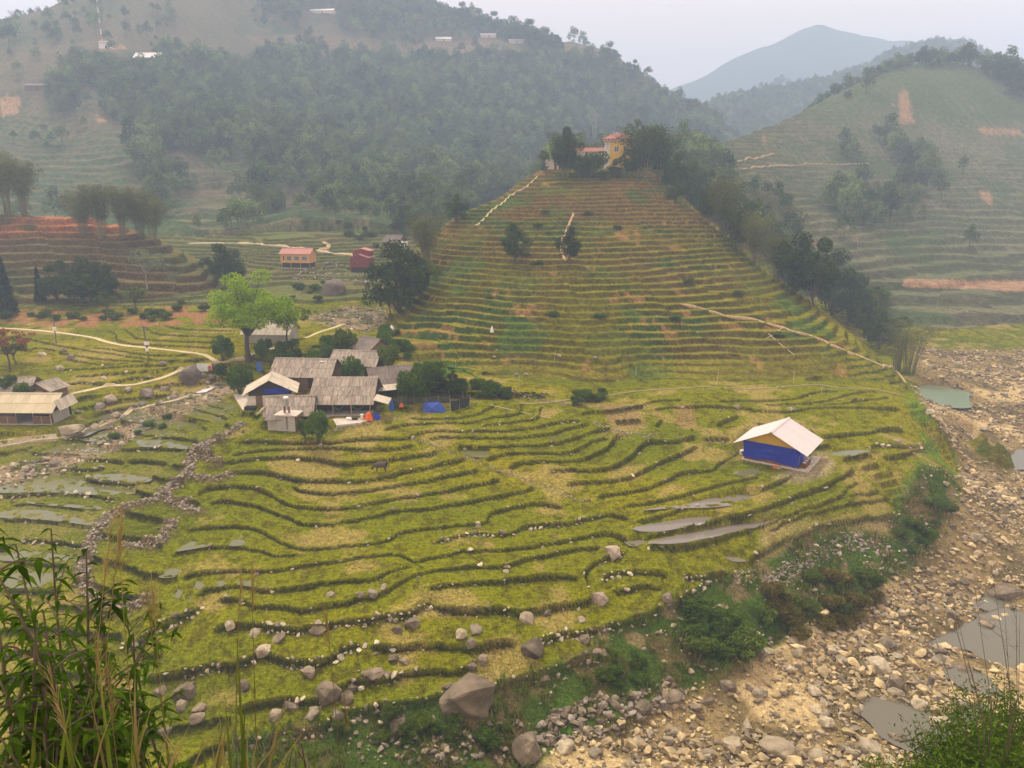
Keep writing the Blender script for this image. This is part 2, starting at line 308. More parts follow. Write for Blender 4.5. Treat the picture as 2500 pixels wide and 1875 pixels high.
T(0, ('F',[(540,970),(750,965),(900,955),(1000,930),(1080,905),(1200,885),(1290,885)])); T(0, ('F',[(930,970),(1050,960),(1200,940),(1370,920)]))
T(0, ('E',[(1930,970),(2050,945),(2212,935)])); T(0, ('E',[(2010,1005),(2100,990),(2212,985)])); T(0, ('E',[(2020,1115),(2060,1090),(2070,1060)]))
# left paddies
T(.7, ('D',[(0,1450),(150,1410),(300,1390),(450,1385),(560,1390),(700,1375)])); T(.5, ('D',[(555,1410),(570,1450),(650,1470),(800,1485),(900,1490)]))
T(.4, ('D',[(0,1565),(150,1555),(300,1550),(450,1545),(600,1555),(760,1590)])); T(0, ('D',[(60,1620),(200,1605),(400,1620),(560,1655)]))
T(.4, ('D',[(180,1270),(250,1285),(400,1275),(530,1260),(700,1265),(850,1260),(1000,1255),(1200,1255)])); T(.3, ('D',[(420,1195),(560,1195),(700,1200),(800,1240)]))
T(.1, ('D',[(690,1115),(780,1150),(850,1210)])); T(.2, ('D',[(770,1065),(830,1090),(950,1100),(1100,1100),(1300,1115),(1335,1140)]))
T(0, ('D',[(940,1015),(1100,1030),(1250,1060),(1360,1085)])); T(.1, ('D',[(1080,985),(1250,1000),(1400,1040),(1480,1065)])); T(0, ('D',[(1170,950),(1300,960),(1430,985),(1460,1010)]))
T(.4, ('D',[(860,1100),(890,1160),(1000,1168),(1150,1150),(1230,1155)])); T(.2, ('D',[(900,1215),(1020,1180),(1200,1190),(1290,1225)]))
T(.8, ('D',[(520,1290),(540,1325),(650,1325),(830,1340)])); T(0, ('D',[(800,1330),(950,1330),(1100,1350)])); T(.3, ('D',[(40,1380),(150,1365),(250,1358)]))
T(0, ('A',[(0,65),(200,70),(400,85),(640,105)])); T(.6, ('A',[(120,200),(250,200),(400,215),(560,240)])); T(0, ('A',[(80,340),(250,350),(460,360)])); T(0, ('A',[(0,520),(200,525),(420,520)]))
# fields beyond the stream
for p in [[(80,530),(200,550),(380,590),(560,620),(720,640),(850,665),(1000,680)],[(600,600),(750,620),(950,650),(1080,655),(1250,650)],[(370,635),(550,665),(750,685),(950,690)],[(420,670),(550,700),(700,712),(850,700)],
          [(380,745),(600,735),(800,720),(1100,715)],[(960,685),(1100,690),(1350,680)],[(470,790),(700,772),(1000,747),(1200,730)],[(800,480),(850,520),(900,545),(1100,560),(1450,570)],[(690,490),(740,510),(760,550),(850,575),(1000,585),(1400,605)],
          [(930,470),(1000,510),(1150,525),(1450,535)],[(1030,450),(1150,480),(1300,490),(1530,495)],[(1270,440),(1400,465),(1530,470)],[(180,610),(280,605),(370,625)],[(60,575),(140,605)]]: T(0, ('D', p))
T(.5, ('D',[(330,850),(500,830),(700,835),(850,800),(1000,790)]))
def smooth_line(pts, step):
    p = np.array(pts, float); out = []
    q = np.vstack([2*p[0]-p[1], p, 2*p[-1]-p[-2]])
    for i in range(1, len(q)-2):
        a, b, c, d = q[i-1], q[i], q[i+1], q[i+2]
        for t in np.linspace(0, 1, 8, endpoint=False):
            out.append(.5*((2*b)+(-a+c)*t+(2*a-5*b+4*c-d)*t*t+(-a+3*b-3*c+d)*t**3))
    out.append(p[-1]); out = np.array(out)
    s = np.r_[0, np.cumsum(np.hypot(*np.diff(out, axis=0).T))]; n = max(2, int(s[-1]/step)+1); ti = np.linspace(0, s[-1], n)
    return np.c_[np.interp(ti, s, out[:, 0]), np.interp(ti, s, out[:, 1])]
H1s, H2s = H1.copy(), H2.copy()
LINES = []   # (world xy (n,2), stony)
for pts, stony in TL:
    dense = smooth_line(pts, 12.0)
    wxy = np.array([tuple(hit(u, v, H1s, H2s))[:2] for u, v in dense])
    wl_ = smooth_line(wxy, 0.6) if len(wxy) > 2 else wxy
    wl_ = wl_+np.c_[vnoise(wl_[:, 0], wl_[:, 1], 1.3, 3)-.5, vnoise(wl_[:, 0], wl_[:, 1], 1.3, 4)-.5]*.35
    LINES.append((wl_, stony))
# signed distances
near = R1 <= 245; nr = int(near.sum())
xs, ys = X1[:nr], Y1[:nr]
dB = np.full(xs.shape, 9.0); dA = np.full(xs.shape, 9.0); wB = np.zeros(xs.shape); wA = np.zeros(xs.shape); dN = np.full(xs.shape, 9.0); wN = np.zeros(xs.shape)
WM = 3.4; WW = 7.0
for pts, stony in LINES:
    L = np.r_[0, np.cumsum(np.hypot(*np.diff(pts, axis=0).T))]; tot = L[-1]
    for i in range(len(pts)-1):
        ax, ay = pts[i]; bx, by = pts[i+1]; vx, vy = bx-ax, by-ay; l = math.hypot(vx, vy)
        if l < 1e-6: continue
        # grid window round the segment
        ra, rb = math.hypot(ax, ay), math.hypot(bx, by)
        i0, i1 = np.searchsorted(R1[:nr], [min(ra, rb)-WW-.5, max(ra, rb)+WW+.5])
        am = WW/max(20, min(ra, rb)); a0 = min(math.atan2(ax, ay), math.atan2(bx, by))-am; a1 = max(math.atan2(ax, ay), math.atan2(bx, by))+am
        j0, j1 = np.searchsorted(AZ, [a0, a1])
        if i1 <= i0 or j1 <= j0: continue
        sx, sy = xs[i0:i1, j0:j1], ys[i0:i1, j0:j1]
        t = ((sx-ax)*vx+(sy-ay)*vy)/(l*l); tc = np.clip(t, 0, 1)
        dist = np.hypot(sx-ax-tc*vx, sy-ay-tc*vy)
        ok = (t > -0.6/l) & (t < 1+0.6/l) if 0 < i < len(pts)-2 else ((t >= (-0.6/l if i > 0 else 0)) & (t <= (1+0.6/l if i < len(pts)-2 else 1)))
        side = (sx-ax)*(-vy)+(sy-ay)*vx      # >0: left of the direction = far, uphill
        sl_ = L[i]+tc*l; tap = ss(0, 1.0, np.minimum(sl_, tot-sl_))
        for up, D, W in ((True, dB, wB), (False, dA, wA)):
            m = ok & ((side > 0) == up) & (dist < D[i0:i1, j0:j1])
            D[i0:i1, j0:j1][m] = dist[m]; W[i0:i1, j0:j1][m] = tap[m]
        m = ok & (dist < dN[i0:i1, j0:j1]); dN[i0:i1, j0:j1][m] = dist[m]; wN[i0:i1, j0:j1][m] = tap[m]
gr_ = np.gradient(H1s[:nr], R1[:nr], axis=0); ga_ = np.gradient(H1s[:nr], AZ, axis=1)/R1[:nr, None]
G = np.clip(np.hypot(gr_, ga_)*.9, .11, .25)
rw = 0.08+0.09*vnoise(xs, ys, 1.1, 5)
sg = np.where(dB < dA, 1.0, -1.0); sN = dN*sg
off = .5*G*(np.maximum(0, WM-dB)*wB-np.maximum(0, WM-dA)*wA)*np.where(sN > 0, np.clip(sN/.05, 0, 1), np.clip(-sN/rw, 0, 1))
lip = 0.06*np.exp(-((sN-0.2)/0.13)**2)*wN
H1[:nr] += off+lip*(0.5+vnoise(xs, ys, 1.4, 9))
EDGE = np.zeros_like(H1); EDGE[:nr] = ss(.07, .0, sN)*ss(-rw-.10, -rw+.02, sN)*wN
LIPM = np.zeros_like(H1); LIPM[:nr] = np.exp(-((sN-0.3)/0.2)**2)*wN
# ------------------------------------------------------------------ contour terraces of the hills
TREAD1 = np.zeros_like(H1); TREAD2 = np.zeros_like(H2)   # 1 on treads, 0 on risers
def terrace(x, y, h, step, mask, frac, seed, patch=26.0):
    warp = (fbm(x, y, 38, 3, seed)-.5)*1.5*step+(fbm(x, y, 7, 2, seed+3)-.5)*.35*step
    ph = np.floor(vnoise(x+.7*y, y*.35, patch, seed+11)*5)/5*step*0.9
    q = (h+warp+ph)/step; f = q-np.floor(q)
    ri = ss(1-frac, 1, f)
    zt = (np.floor(q)+ri)*step-warp-ph+step*.5-frac*step*.5
    lipz = .18*np.exp(-((f-(0.05))/.05)**2)
    tread = 1-ss(1-frac, 1-frac+.06, f)
    return h*(1-mask)+(zt+lipz)*mask, tread
U1, V1 = project(X1, Y1, H1); U2, V2 = project(X2, Y2, H2)
mC = (Z1 == 1)*ss(-.2, 1.2, H1-3.4)
h, t = terrace(X1, Y1, H1, 1.02, 1.0, .36, 21)
H1 = H1*(1-mC)+h*mC; TREAD1 = np.where(Z1 == 1, t, TREAD1)
mL = (Z1 == 2)*1.0
h, t = terrace(X1, Y1, H1, 1.75, 1.0, .34, 33, 60); H1 = H1*(1-mL)+h*mL; TREAD1 = np.where(Z1 == 2, t, TREAD1)
for (X, Y, U, V, Z) in ((X1, Y1, U1, V1, Z1), (X2, Y2, U2, V2, Z2)):
    pass
ter_left = [(0,330),(70,230),(260,215),(340,330),(430,480),(420,560),(0,560)]
ter_mid = [(410,380),(640,390),(700,470),(820,560),(780,600),(420,590),(400,520)]
def hill_ter(X, Y, H, U, V, Z, TR):
    m = (Z == 4)*1.0; h, t = terrace(X, Y, H, 2.5, 1.0, .36, 41, 90); H = H*(1-m)+h*m; TR = np.where(Z == 4, t, TR)
    mm = ((Z == 3) & (in_poly(U, V, ter_left) | in_poly(U, V, ter_mid) | ((V > 440) & (U < 900) & (U > 440)) | (U < 40)))*1.0
    h, t = terrace(X, Y, H, 3.0, 1.0, .36, 47, 80); H = H*(1-mm)+h*mm; TR = np.where(mm > 0, t, TR)
    m0 = ((Z == 0) & (V < 760) & (H > 7.5))*1.0
    h, t = terrace(X, Y, H, 0.75, 1.0, .3, 53, 40); H = H*(1-m0)+h*m0; TR = np.where(m0 > 0, t, TR)
    return H, TR
H1, TREAD1 = hill_ter(X1, Y1, H1, U1, V1, Z1, TREAD1); H2, TREAD2 = hill_ter(X2, Y2, H2, U2, V2, Z2, TREAD2)
# gullies and lumps on the wooded mountain and the farther hills
for (X, Y, H, Z) in ((X1, Y1, H1, Z1), (X2, Y2, H2, Z2)):
    H += (Z == 3)*((fbm(X, Y, 100, 4, 61)-.5)*22+(fbm(X, Y, 9, 2, 63)-.5)*1.6)+(Z == 5)*((fbm(X, Y, 130, 4, 71)-.5)*26)+(Z == 4)*(fbm(X, Y, 50, 3, 73)-.5)*3.0
# ------------------------------------------------------------------ level pads under the buildings (front centre pixel, yaw, width, depth)
BL = {'main': ((835,1014), 0, 8.6, 8.4), 'back': ((735,947), -5, 9.6, 6.5), 'gable': ((662,990), 12, 6.8, 5.2), 'small': ((707,1040), 5, 6.0, 5.0), 'privy': ((699,1053), -6, 2.6, 2.2),
      'right': ((962,962), 22, 6.4, 5.6), 'upper': ((862,915), -9, 7.8, 5.4), 'top': ((884,878), -38, 4.4, 4.6), 'behind': ((650,838), -4, 9.0, 6.0), 'barn': ((20,1036), -1, 13.5, 5.2),
      'shed_a': ((40,968), 10, 4.6, 4.0), 'shed_b': ((98,975), -14, 4.2, 3.6), 'hut': ((1880,1135), -35, 7.2, 6.4), 'yellow': ((1508,412), -6, 8.6, 8.0), 'redroof': ((1448,404), 0, 11.2, 5.0), 'cream': ((1350,414), 12, 3.6, 4.0),
      'stilt': ((722,656), -8, 9.2, 5.0), 'red': ((878,664), -6, 5.6, 6.0), 'grey': ((955,607), -22, 5.6, 5.0),
      'radio': ((256,119), 0, 8.5, 6.0), 'long': ((358,148), -3, 19, 9.0), 'lone': ((88,222), -4, 15, 7), 'ridge_a': ((785,33), -6, 24, 9), 'ridge_b': ((1082,101), 0, 16, 8), 'ridge_c': ((1192,92), 0, 16, 8), 'ridge_d': ((1260,106), 0, 15, 8)}
BPOS = {}
for kname, ((u_, v_), yw, w_, d_) in BL.items():
    p = hit(u_, v_); far_ = math.hypot(p.x, p.y) > 298
    Xg, Yg, Hg = (X2, Y2, H2) if far_ else (X1, Y1, H1)
    ca, sa = math.cos(math.radians(yw)), math.sin(math.radians(yw))
    lx = (Xg-p.x)*ca+(Yg-p.y)*sa; ly = -(Xg-p.x)*sa+(Yg-p.y)*ca
    fall = 2.4 if not far_ else 6.0
    dd = np.maximum(np.maximum(np.abs(lx)-w_/2-.7, np.maximum(-ly-.9, ly-d_-.5)), 0)
    k = 1-ss(0, fall, dd); Hg[:] = Hg*(1-k)+p.z*k; BPOS[kname] = p.copy()
# river bed, stream and bank relief
RIVER = [(1290,1900),(1395,1800),(1550,1750),(1670,1692),(1860,1600),(2000,1512),(2110,1452),(2225,1388),(2278,1330),(2345,1230),(2352,1180),(2335,1100),(2300,1050),(2262,1000),(2238,950),(2235,870),(2225,846),(2600,858),(3400,870),(3400,2400),(1290,2400)]
STREAM = [(600,925),(540,930),(470,955),(380,980),(300,1035),(235,1068),(120,1112),(0,1140),(-300,1210),(-300,1290),(0,1205),(150,1152),(280,1095),(400,1035),(520,985),(600,945)]
STREAM2 = [(740,775),(850,745),(960,755),(945,790),(890,815),(850,800),(780,790)]
U1, V1 = project(X1, Y1, H1)
isV = Z1 == 0
mRiv = isV & in_poly(U1, V1, RIVER) & (R1[:, None] > 42); mStr = isV & (in_poly(U1, V1, STREAM) | in_poly(U1, V1, STREAM2)) & (R1[:, None] > 42)
def blur(m, n):
    m = m.astype(np.float32)
    for _ in range(n):
        m[1:-1] = (m[:-2]+m[1:-1]+m[2:])/3; m[:, 1:-1] = (m[:, :-2]+m[:, 1:-1]+m[:, 2:])/3
    return m
bRiv = blur(mRiv, 14); bStr = blur(mStr, 10)
rn = fbm(X1, Y1, 2.6, 4, 81)
H1 += (bRiv+bStr)*((rn-.5)*.9+(fbm(X1, Y1, 14, 2, 83)-.5)*1.0-.15)
H1 += isV*(1-np.maximum(bRiv, bStr))*(R1[:, None] > 40)*((fbm(X1, Y1, 1.1, 3, 91)-.5)*.07+(fbm(X1, Y1, .45, 1, 93)-.5)*.05)
BANK = [(560,1875),(560,1800),(830,1745),(1060,1700),(1180,1690),(1330,1625),(1440,1585),(1470,1540),(1660,1460),(1720,1420),(1840,1385),(1990,1300),(2060,1290),(2200,1310),(2160,1280),(2250,1130),(2335,1160),(2345,1230),(2278,1330),(2225,1388),(2110,1452),(2000,1512),(1860,1600),(1670,1692),(1550,1750),(1395,1800),(1290,1900),(700,1900)]
mBank = isV & in_poly(U1, V1, BANK) & (R1[:, None] > 42); bBank = blur(mBank, 8)
H1 += bBank*((fbm(X1, Y1, 4.5, 4, 95)-.5)*1.5)
# plain plots between the traced lines: low steps that follow the slope
dfull = np.full(H1.shape, 9.0); dfull[:nr] = dN
wauto = isV*(R1[:, None] > 47)*(R1[:, None] < 150)*ss(3.6, 5.6, dfull)*(1-np.clip(bRiv+bStr+bBank, 0, 1))*ss(9.5, 7.5, H1)
ha, ta = terrace(X1, Y1, H1, .72, 1.0, .10, 57, 400)
for kname, p in BPOS.items(): wauto = wauto*(1-((np.abs(X1-p.x) < BL[kname][2]/2+2.5) & (Y1 > p.y-2.5) & (Y1 < p.y+BL[kname][3]+2)))
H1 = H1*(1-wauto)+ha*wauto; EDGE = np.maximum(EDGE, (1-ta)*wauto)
# mounds of the rubble walls
RUBBLE = [[(592,1037),(545,1070),(480,1100),(462,1140),(455,1165),(415,1190),(400,1215),(350,1235),(300,1245),(262,1270),(238,1305),(215,1345),(205,1400),(210,1440),(245,1475),(300,1490),(360,1470)],
          [(400,1215),(430,1230),(465,1250),(490,1255)], [(415,1275),(412,1300),(390,1325),(330,1340),(300,1335)], [(455,1165),(520,1175),(560,1160)], [(470,1110),(530,1130)]]
RUBW = []; RUBM = np.zeros_like(H1)
for p in RUBBLE:
    wl = smooth_line(np.array([tuple(hit(u, v))[:2] for u, v in smooth_line(p, 12)]), .8); RUBW.append(wl)
    d = np.full(xs.shape, 99.0)
    for i in range(len(wl)):
        ra = math.hypot(*wl[i]); i0, i1 = np.searchsorted(R1[:nr], [ra-2.5, ra+2.5]); a = math.atan2(wl[i][0], wl[i][1]); j0, j1 = np.searchsorted(AZ, [a-2.5/ra, a+2.5/ra])
        dd = np.hypot(xs[i0:i1, j0:j1]-wl[i][0], ys[i0:i1, j0:j1]-wl[i][1]); d[i0:i1, j0:j1] = np.minimum(d[i0:i1, j0:j1], dd)
    H1[:nr] += 0.6*np.exp(-(d/.8)**2)*(0.4+vnoise(xs, ys, 1.6, 97)); RUBM[:nr] = np.maximum(RUBM[:nr], np.exp(-(d/.95)**4))
# ------------------------------------------------------------------ flooded plots and pools: level ground, water lies on it
def pk(k, pts): return tr((k, pts))
WATERS = [('flooded paddy strip', [(1552,1288),(1670,1255),(1720,1248),(1765,1250),(1720,1272),(1660,1285),(1610,1302),(1560,1304)], 0),
 ('flooded paddy strip', [(1582,1330),(1670,1299),(1790,1268),(1900,1250),(1912,1254),(1880,1272),(1790,1300),(1720,1318),(1650,1331),(1600,1336)], 0),
 ('', [(1565,1252),(1660,1232),(1720,1210),(1800,1188),(1862,1198),(1780,1236),(1700,1247)], 1),
 ('', [(1525,1318),(1560,1308),(1585,1318),(1545,1336)], 1),
 ('', [(2025,1103),(2060,1094),(2115,1094),(2127,1103),(2080,1115),(2035,1111)], 0), ('', [(1795,1152),(1850,1138),(1855,1156),(1812,1164)], 0),
 ('', [(1119,1098),(1153,1093),(1195,1095),(1195,1110),(1179,1119),(1145,1116)], 0), ('', [(1345,1070),(1380,1060),(1390,1064),(1350,1075)], 1),
 ('', [(300,1032),(360,1008),(470,1022),(508,1036),(490,1042),(400,1041),(320,1039)], 1), ('', [(365,1000),(420,997),(520,1023),(556,1030),(530,1014),(470,1000),(410,992)], 1),
 ('', [(425,984),(480,985),(550,1005),(572,1020),(540,1008),(470,994)], 1), ('', [(450,966),(520,962),(575,985),(590,1015),(560,1003),(500,982)], 1),
 ('', [(332,1062),(380,1064),(460,1058),(450,1048),(345,1043)], 1), ('', [(338,1078),(400,1070),(460,1074),(482,1086),(400,1094),(345,1092)], 1),
 ('', [(195,1075),(260,1047),(300,1060),(318,1080),(270,1077)], 1), ('', [(85,1102),(160,1080),(288,1086),(298,1095),(110,1106)], 1),
 ('', [(0,1187),(60,1162),(160,1153),(203,1157),(215,1176),(335,1192),(325,1208),(230,1213),(100,1207),(0,1209)], 1), ('', [(232,1160),(300,1152),(368,1162),(350,1182),(242,1174)], 1),
 ('', [(0,1252),(100,1241),(238,1272),(236,1283),(120,1276),(0,1267)], 1), ('', [(20,1226),(120,1224),(225,1232),(245,1245),(190,1240)], 1), ('', [(0,1345),(60,1341),(188,1356),(188,1370),(60,1374),(0,1370)], 1), ('', [(20,1397),(180,1387),(170,1420),(30,1440)], 1),
 ('', [(432,1350),(470,1318),(512,1328),(500,1340),(470,1350)], 1), ('', [(556,1335),(590,1308),(600,1318),(590,1335)], 1), ('', [(388,1420),(412,1384),(440,1390),(425,1418)], 1), ('', [(428,1460),(432,1430),(450,1440),(462,1466)], 1), ('', [(475,1440),(480,1418),(500,1425),(492,1442)], 1), ('', [(525,1430),(530,1416),(552,1420),(545,1433)], 1), ('', [(575,1430),(590,1418),(650,1420),(640,1436),(600,1434)], 1),
 ('', [(1752,1338),(1765,1338),(1818,1368),(1810,1378),(1775,1362)], 0),
 ('river pool', [(2240,935),(2262,925),(2310,932),(2350,945),(2368,962),(2365,985),(2372,1003),(2330,1000),(2280,982),(2248,965)], 2),
 ('river pool', [(2105,1745),(2125,1700),(2180,1712),(2240,1720),(2290,1745),(2330,1735),(2400,1700),(2420,1720),(2380,1760),(2340,1800),(2330,1840),(2270,1850),(2190,1830),(2140,1790)], 2),
 ('river pool', [(2260,1570),(2290,1530),(2330,1535),(2380,1510),(2440,1480),(2520,1500),(2600,1560),(2560,1640),(2440,1620),(2350,1580)], 2),
 ('river pool', [(2375,1480),(2405,1440),(2440,1430),(2470,1470),(2420,1495)], 2), ('river pool', [(2300,1640),(2340,1620),(2400,1640),(2450,1690),(2420,1700),(2340,1680)], 2),
 ('river channel', [(2330,1012),(2380,1030),(2440,1060),(2490,1090),(2540,1130),(2540,1160),(2470,1110),(2420,1075),(2370,1050),(2325,1030)], 2),
 ('stream pool', [(185,1060),(215,1040),(262,1025),(285,1035),(245,1058),(200,1072)], 2), ('stream pool', [(240,1015),(290,1000),(300,1008),(260,1024)], 2)]
WOUT = []
for nm, poly, kind in WATERS:
    wp = [hit(u, v) for u, v in poly]; wxy = [(p.x, p.y) for p in wp]
    rs = [math.hypot(*p) for p in wxy]; i0, i1 = np.searchsorted(R1, [min(rs)-.5, max(rs)+.5]); az = [math.atan2(*p) for p in wxy]; j0, j1 = np.searchsorted(AZ, [min(az)-.01, max(az)+.01])
    if i1-i0 < 3 or j1-j0 < 3: continue
    sx, sy = X1[i0:i1, j0:j1], Y1[i0:i1, j0:j1]
    m = in_poly(sx, sy, wxy)
    if m.sum() < 6: continue
    sub = H1[i0:i1, j0:j1]; lev = float(np.percentile(sub[m], (22, 26, 35)[kind]))
    mb = blur(m, 3); nz = fbm(sx, sy, 1.6, 3, 101)-.5
    if kind == 0: tgt = lev-.07+nz*.05
    elif kind == 1: tgt = lev-.03+(fbm(sx, sy, .9, 3, 103)-.5)*.42
    else: tgt = lev-.35+nz*.5
    k = np.where(m, 1.0, 0.0) if kind < 2 else mb
    H1[i0:i1, j0:j1] = sub*(1-k)+tgt*k
    cl_ = np.array(wxy+wxy[:3]); sm_ = []
    for i in range(1, len(cl_)-2):
        a_, b_, c_, d_ = cl_[i-1], cl_[i], cl_[i+1], cl_[i+2]
        for t in np.linspace(0, 1, 9, endpoint=False): sm_.append(.5*((2*b_)+(-a_+c_)*t+(2*a_-5*b_+4*c_-d_)*t*t+(-a_+3*b_-3*c_+d_)*t**3))
    sm_ = np.array(sm_); amp_ = 1.1 if kind == 2 else .35
    sm_ = sm_+np.c_[fbm(sm_[:, 0], sm_[:, 1], 1.8, 3, 105)-.5, fbm(sm_[:, 0], sm_[:, 1], 1.8, 3, 107)-.5]*amp_
    WOUT.append((nm, kind, [tuple(q) for q in sm_], lev))
# ================================================================== colour of the ground (shade painted into the field risers) and meshes
def mixc(a, b, t): return a*(1-t[..., None])+np.array(b)[None, None]*t[..., None]
def flat(c, sh): return np.broadcast_to(np.array(c, float), sh+(3,)).copy()
U1, V1 = project(X1, Y1, H1); U2, V2 = project(X2, Y2, H2)
def hill_color(X, Y, H, U, V, Z, TR):
    sh = X.shape; n1 = fbm(X, Y, 16, 4, 111); n2 = fbm(X, Y, 3.2, 3, 113); n3 = fbm(X, Y, 45, 3, 117)
    # central hill
    up = ss(8, 30, H)
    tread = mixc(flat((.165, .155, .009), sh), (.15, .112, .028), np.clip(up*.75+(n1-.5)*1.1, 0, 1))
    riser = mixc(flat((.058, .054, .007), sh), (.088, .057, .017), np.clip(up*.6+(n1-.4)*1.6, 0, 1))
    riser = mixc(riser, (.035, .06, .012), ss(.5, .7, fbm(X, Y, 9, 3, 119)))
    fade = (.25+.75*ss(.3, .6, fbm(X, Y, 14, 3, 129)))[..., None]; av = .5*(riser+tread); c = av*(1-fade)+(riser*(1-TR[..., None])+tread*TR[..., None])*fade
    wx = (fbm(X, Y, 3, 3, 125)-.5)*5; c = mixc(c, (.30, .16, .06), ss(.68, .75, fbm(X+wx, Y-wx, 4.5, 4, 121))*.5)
    c = np.where((Y > 285)[..., None], mixc(flat((.05, .065, .025), sh), (.09, .08, .04), n1), c)
    c = mixc(c, (.05, .095, .015), ss(.60, .70, fbm(X, Y, 12, 4, 123))*.7)
    col = c
    # left terraced hill: red brown
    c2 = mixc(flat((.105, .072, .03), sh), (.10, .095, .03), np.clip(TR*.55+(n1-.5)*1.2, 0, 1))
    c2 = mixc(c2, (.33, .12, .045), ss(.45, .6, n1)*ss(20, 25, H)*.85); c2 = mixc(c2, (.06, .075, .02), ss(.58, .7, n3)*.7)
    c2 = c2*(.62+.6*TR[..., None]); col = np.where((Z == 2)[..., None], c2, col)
    # wooded mountain: scrub ground
    c3 = mixc(flat((.05, .075, .03), sh), (.10, .085, .05), ss(.42, .62, n3)); c3 = mixc(c3, (.03, .055, .02), ss(.5, .7, n1)*.6)
    bare = in_poly(U, V, [(0,60),(130,0),(500,-60),(700,30),(640,110),(560,150),(420,170),(240,120),(0,190)])
    c3 = mixc(c3, (.11, .095, .06), bare*(.4+.5*ss(.4, .6, fbm(X, Y, 28, 4, 119)))); c3 = np.where((TR > 0)[..., None] & (Z == 3)[..., None], mixc(flat((.085, .085, .04), sh), (.12, .10, .055), n1), c3)
    c3 = mixc(c3, (.16, .11, .07), in_poly(U, V, [(600,90),(760,80),(1000,105),(1180,95),(1400,110),(1500,130),(1330,150),(1000,130),(700,140)])*.6)
    for p in [[(180,140),(215,125),(235,128),(190,145)],[(230,120),(300,108),(310,118),(250,126)],[(230,155),(270,150),(275,165),(240,165)],[(0,240),(50,235),(45,280),(0,282)],[(232,285),(258,290),(262,300),(240,298)],[(640,595),(670,580),(680,600)],[(760,570),(790,580),(775,600),(762,598)],[(380,162),(420,170),(425,182),(400,178)]]:
        c3 = mixc(c3, (.36, .21, .11), in_poly(U, V, p)*.6)
    col = np.where((Z == 3)[..., None], c3*1.25, col)
    # right hill
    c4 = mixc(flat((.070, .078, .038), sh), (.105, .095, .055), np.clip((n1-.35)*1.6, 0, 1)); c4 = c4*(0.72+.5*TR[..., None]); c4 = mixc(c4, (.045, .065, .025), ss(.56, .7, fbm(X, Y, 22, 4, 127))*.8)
    c4 = mixc(c4, (.06, .085, .03), ss(70, 85, H)*.6)
    for p in [[(2195,228),(2215,222),(2225,265),(2232,302),(2200,305),(2195,270)],[(1962,595),(2010,588),(2035,598),(1970,605)],[(2390,468),(2418,468),(2420,500),(2405,495)],[(2080,585),(2095,582),(2092,590)],[(2210,680),(2600,690),(2600,716),(2200,700)],[(2380,312),(2500,322),(2500,330),(2400,325)],[(1860,330),(1872,340),(1858,355)],[(2170,252),(2190,250),(2185,262)]]:
        c4 = mixc(c4, (.36, .19, .11), in_poly(U, V, p)*(.30+.4*n2))
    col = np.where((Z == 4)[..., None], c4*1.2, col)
    c5 = mixc(flat((.06, .08, .035), sh), (.10, .09, .05), n3)
    col = np.where((Z == 5)[..., None], c5, col)
    # valley floor far away
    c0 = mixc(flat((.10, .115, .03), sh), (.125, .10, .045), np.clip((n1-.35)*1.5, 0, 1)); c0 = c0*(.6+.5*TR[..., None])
    return np.where((Z == 0)[..., None], c0, col), n1, n2, n3
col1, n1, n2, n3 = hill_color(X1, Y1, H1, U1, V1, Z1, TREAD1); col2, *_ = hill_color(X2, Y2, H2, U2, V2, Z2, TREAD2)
sh = X1.shape
# valley fields
plot = vnoise(X1*.6+Y1*.35, Y1*.9, 13, 131)
g = mixc(flat((.138, .146, .003), sh), (.20, .175, .006), np.clip((n1-.42)*3, 0, 1)*.8)
g = mixc(g, (.088, .115, .005), np.clip((plot-.5)*3, 0, 1)*.75)
g = mixc(g, (.062, .055, .006), ss(.5, .68, fbm(X1, Y1, .8, 3, 133))*.65)
g = mixc(g, (.27, .205, .06), ss(.57, .70, fbm(X1, Y1, 5.0, 4, 135))*.7)
wet = in_poly(U1, V1, [(0,1100),(300,990),(480,960),(600,1010),(560,1060),(450,1150),(350,1230),(250,1290),(200,1400),(0,1460)])
g = mixc(g, (.115, .125, .02), blur(wet, 5)*.6)
g = mixc(g, (.27, .20, .07), blur(in_poly(U1, V1, [(1300,970),(1480,985),(1560,985),(1580,1050),(1500,1060),(1480,1000)]), 4)*.7)
for p in [[(1640,990),(1690,985),(1700,1040),(1660,1045)],[(1470,985),(1500,990),(1512,1040),(1480,1030)],[(1515,990),(1550,1000),(1560,1045),(1520,1040)]]:
    g = mixc(g, (.21, .14, .055), blur(in_poly(U1, V1, p), 3)*.8)
g = mixc(g, (.33, .26, .15), blur(in_poly(U1, V1, [(1960,1130),(2010,1100),(2040,1130),(2020,1160),(1950,1180),(1880,1170)]), 8)*.75)
for p in [[(1850,1530),(1860,1270),(2170,1270),(2180,1300),(2070,1300)], [(1300,1630),(1460,1600),(1420,1610),(1250,1640)], [(2040,1290),(2170,1275),(2180,1300),(2060,1310)], [(1050,1690),(1120,1660),(1250,1640),(1230,1670),(1100,1690)]]:
    g = mixc(g, (.31, .235, .11), blur(in_poly(U1, V1, p), 10)*.5)
risc = mixc(flat((.018, .024, .003), sh), (.036, .027, .007), np.clip((n2-.45)*3, 0, 1))  # bank growth on risers, darkened to include shade under the grass overhang
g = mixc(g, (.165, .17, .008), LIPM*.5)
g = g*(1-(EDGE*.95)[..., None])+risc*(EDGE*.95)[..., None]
g = mixc(g, (.12, .09, .04), RUBM*.85)
lush = blur(in_poly(U1, V1, [(2250,960),(2330,1050),(2345,1150),(2240,1260),(2180,1300),(2160,1240),(2250,1120),(2240,1040),(2200,960)]), 6)
g = mixc(g, (.10, .17, .012), lush*.8*ss(.35, .5, n2))
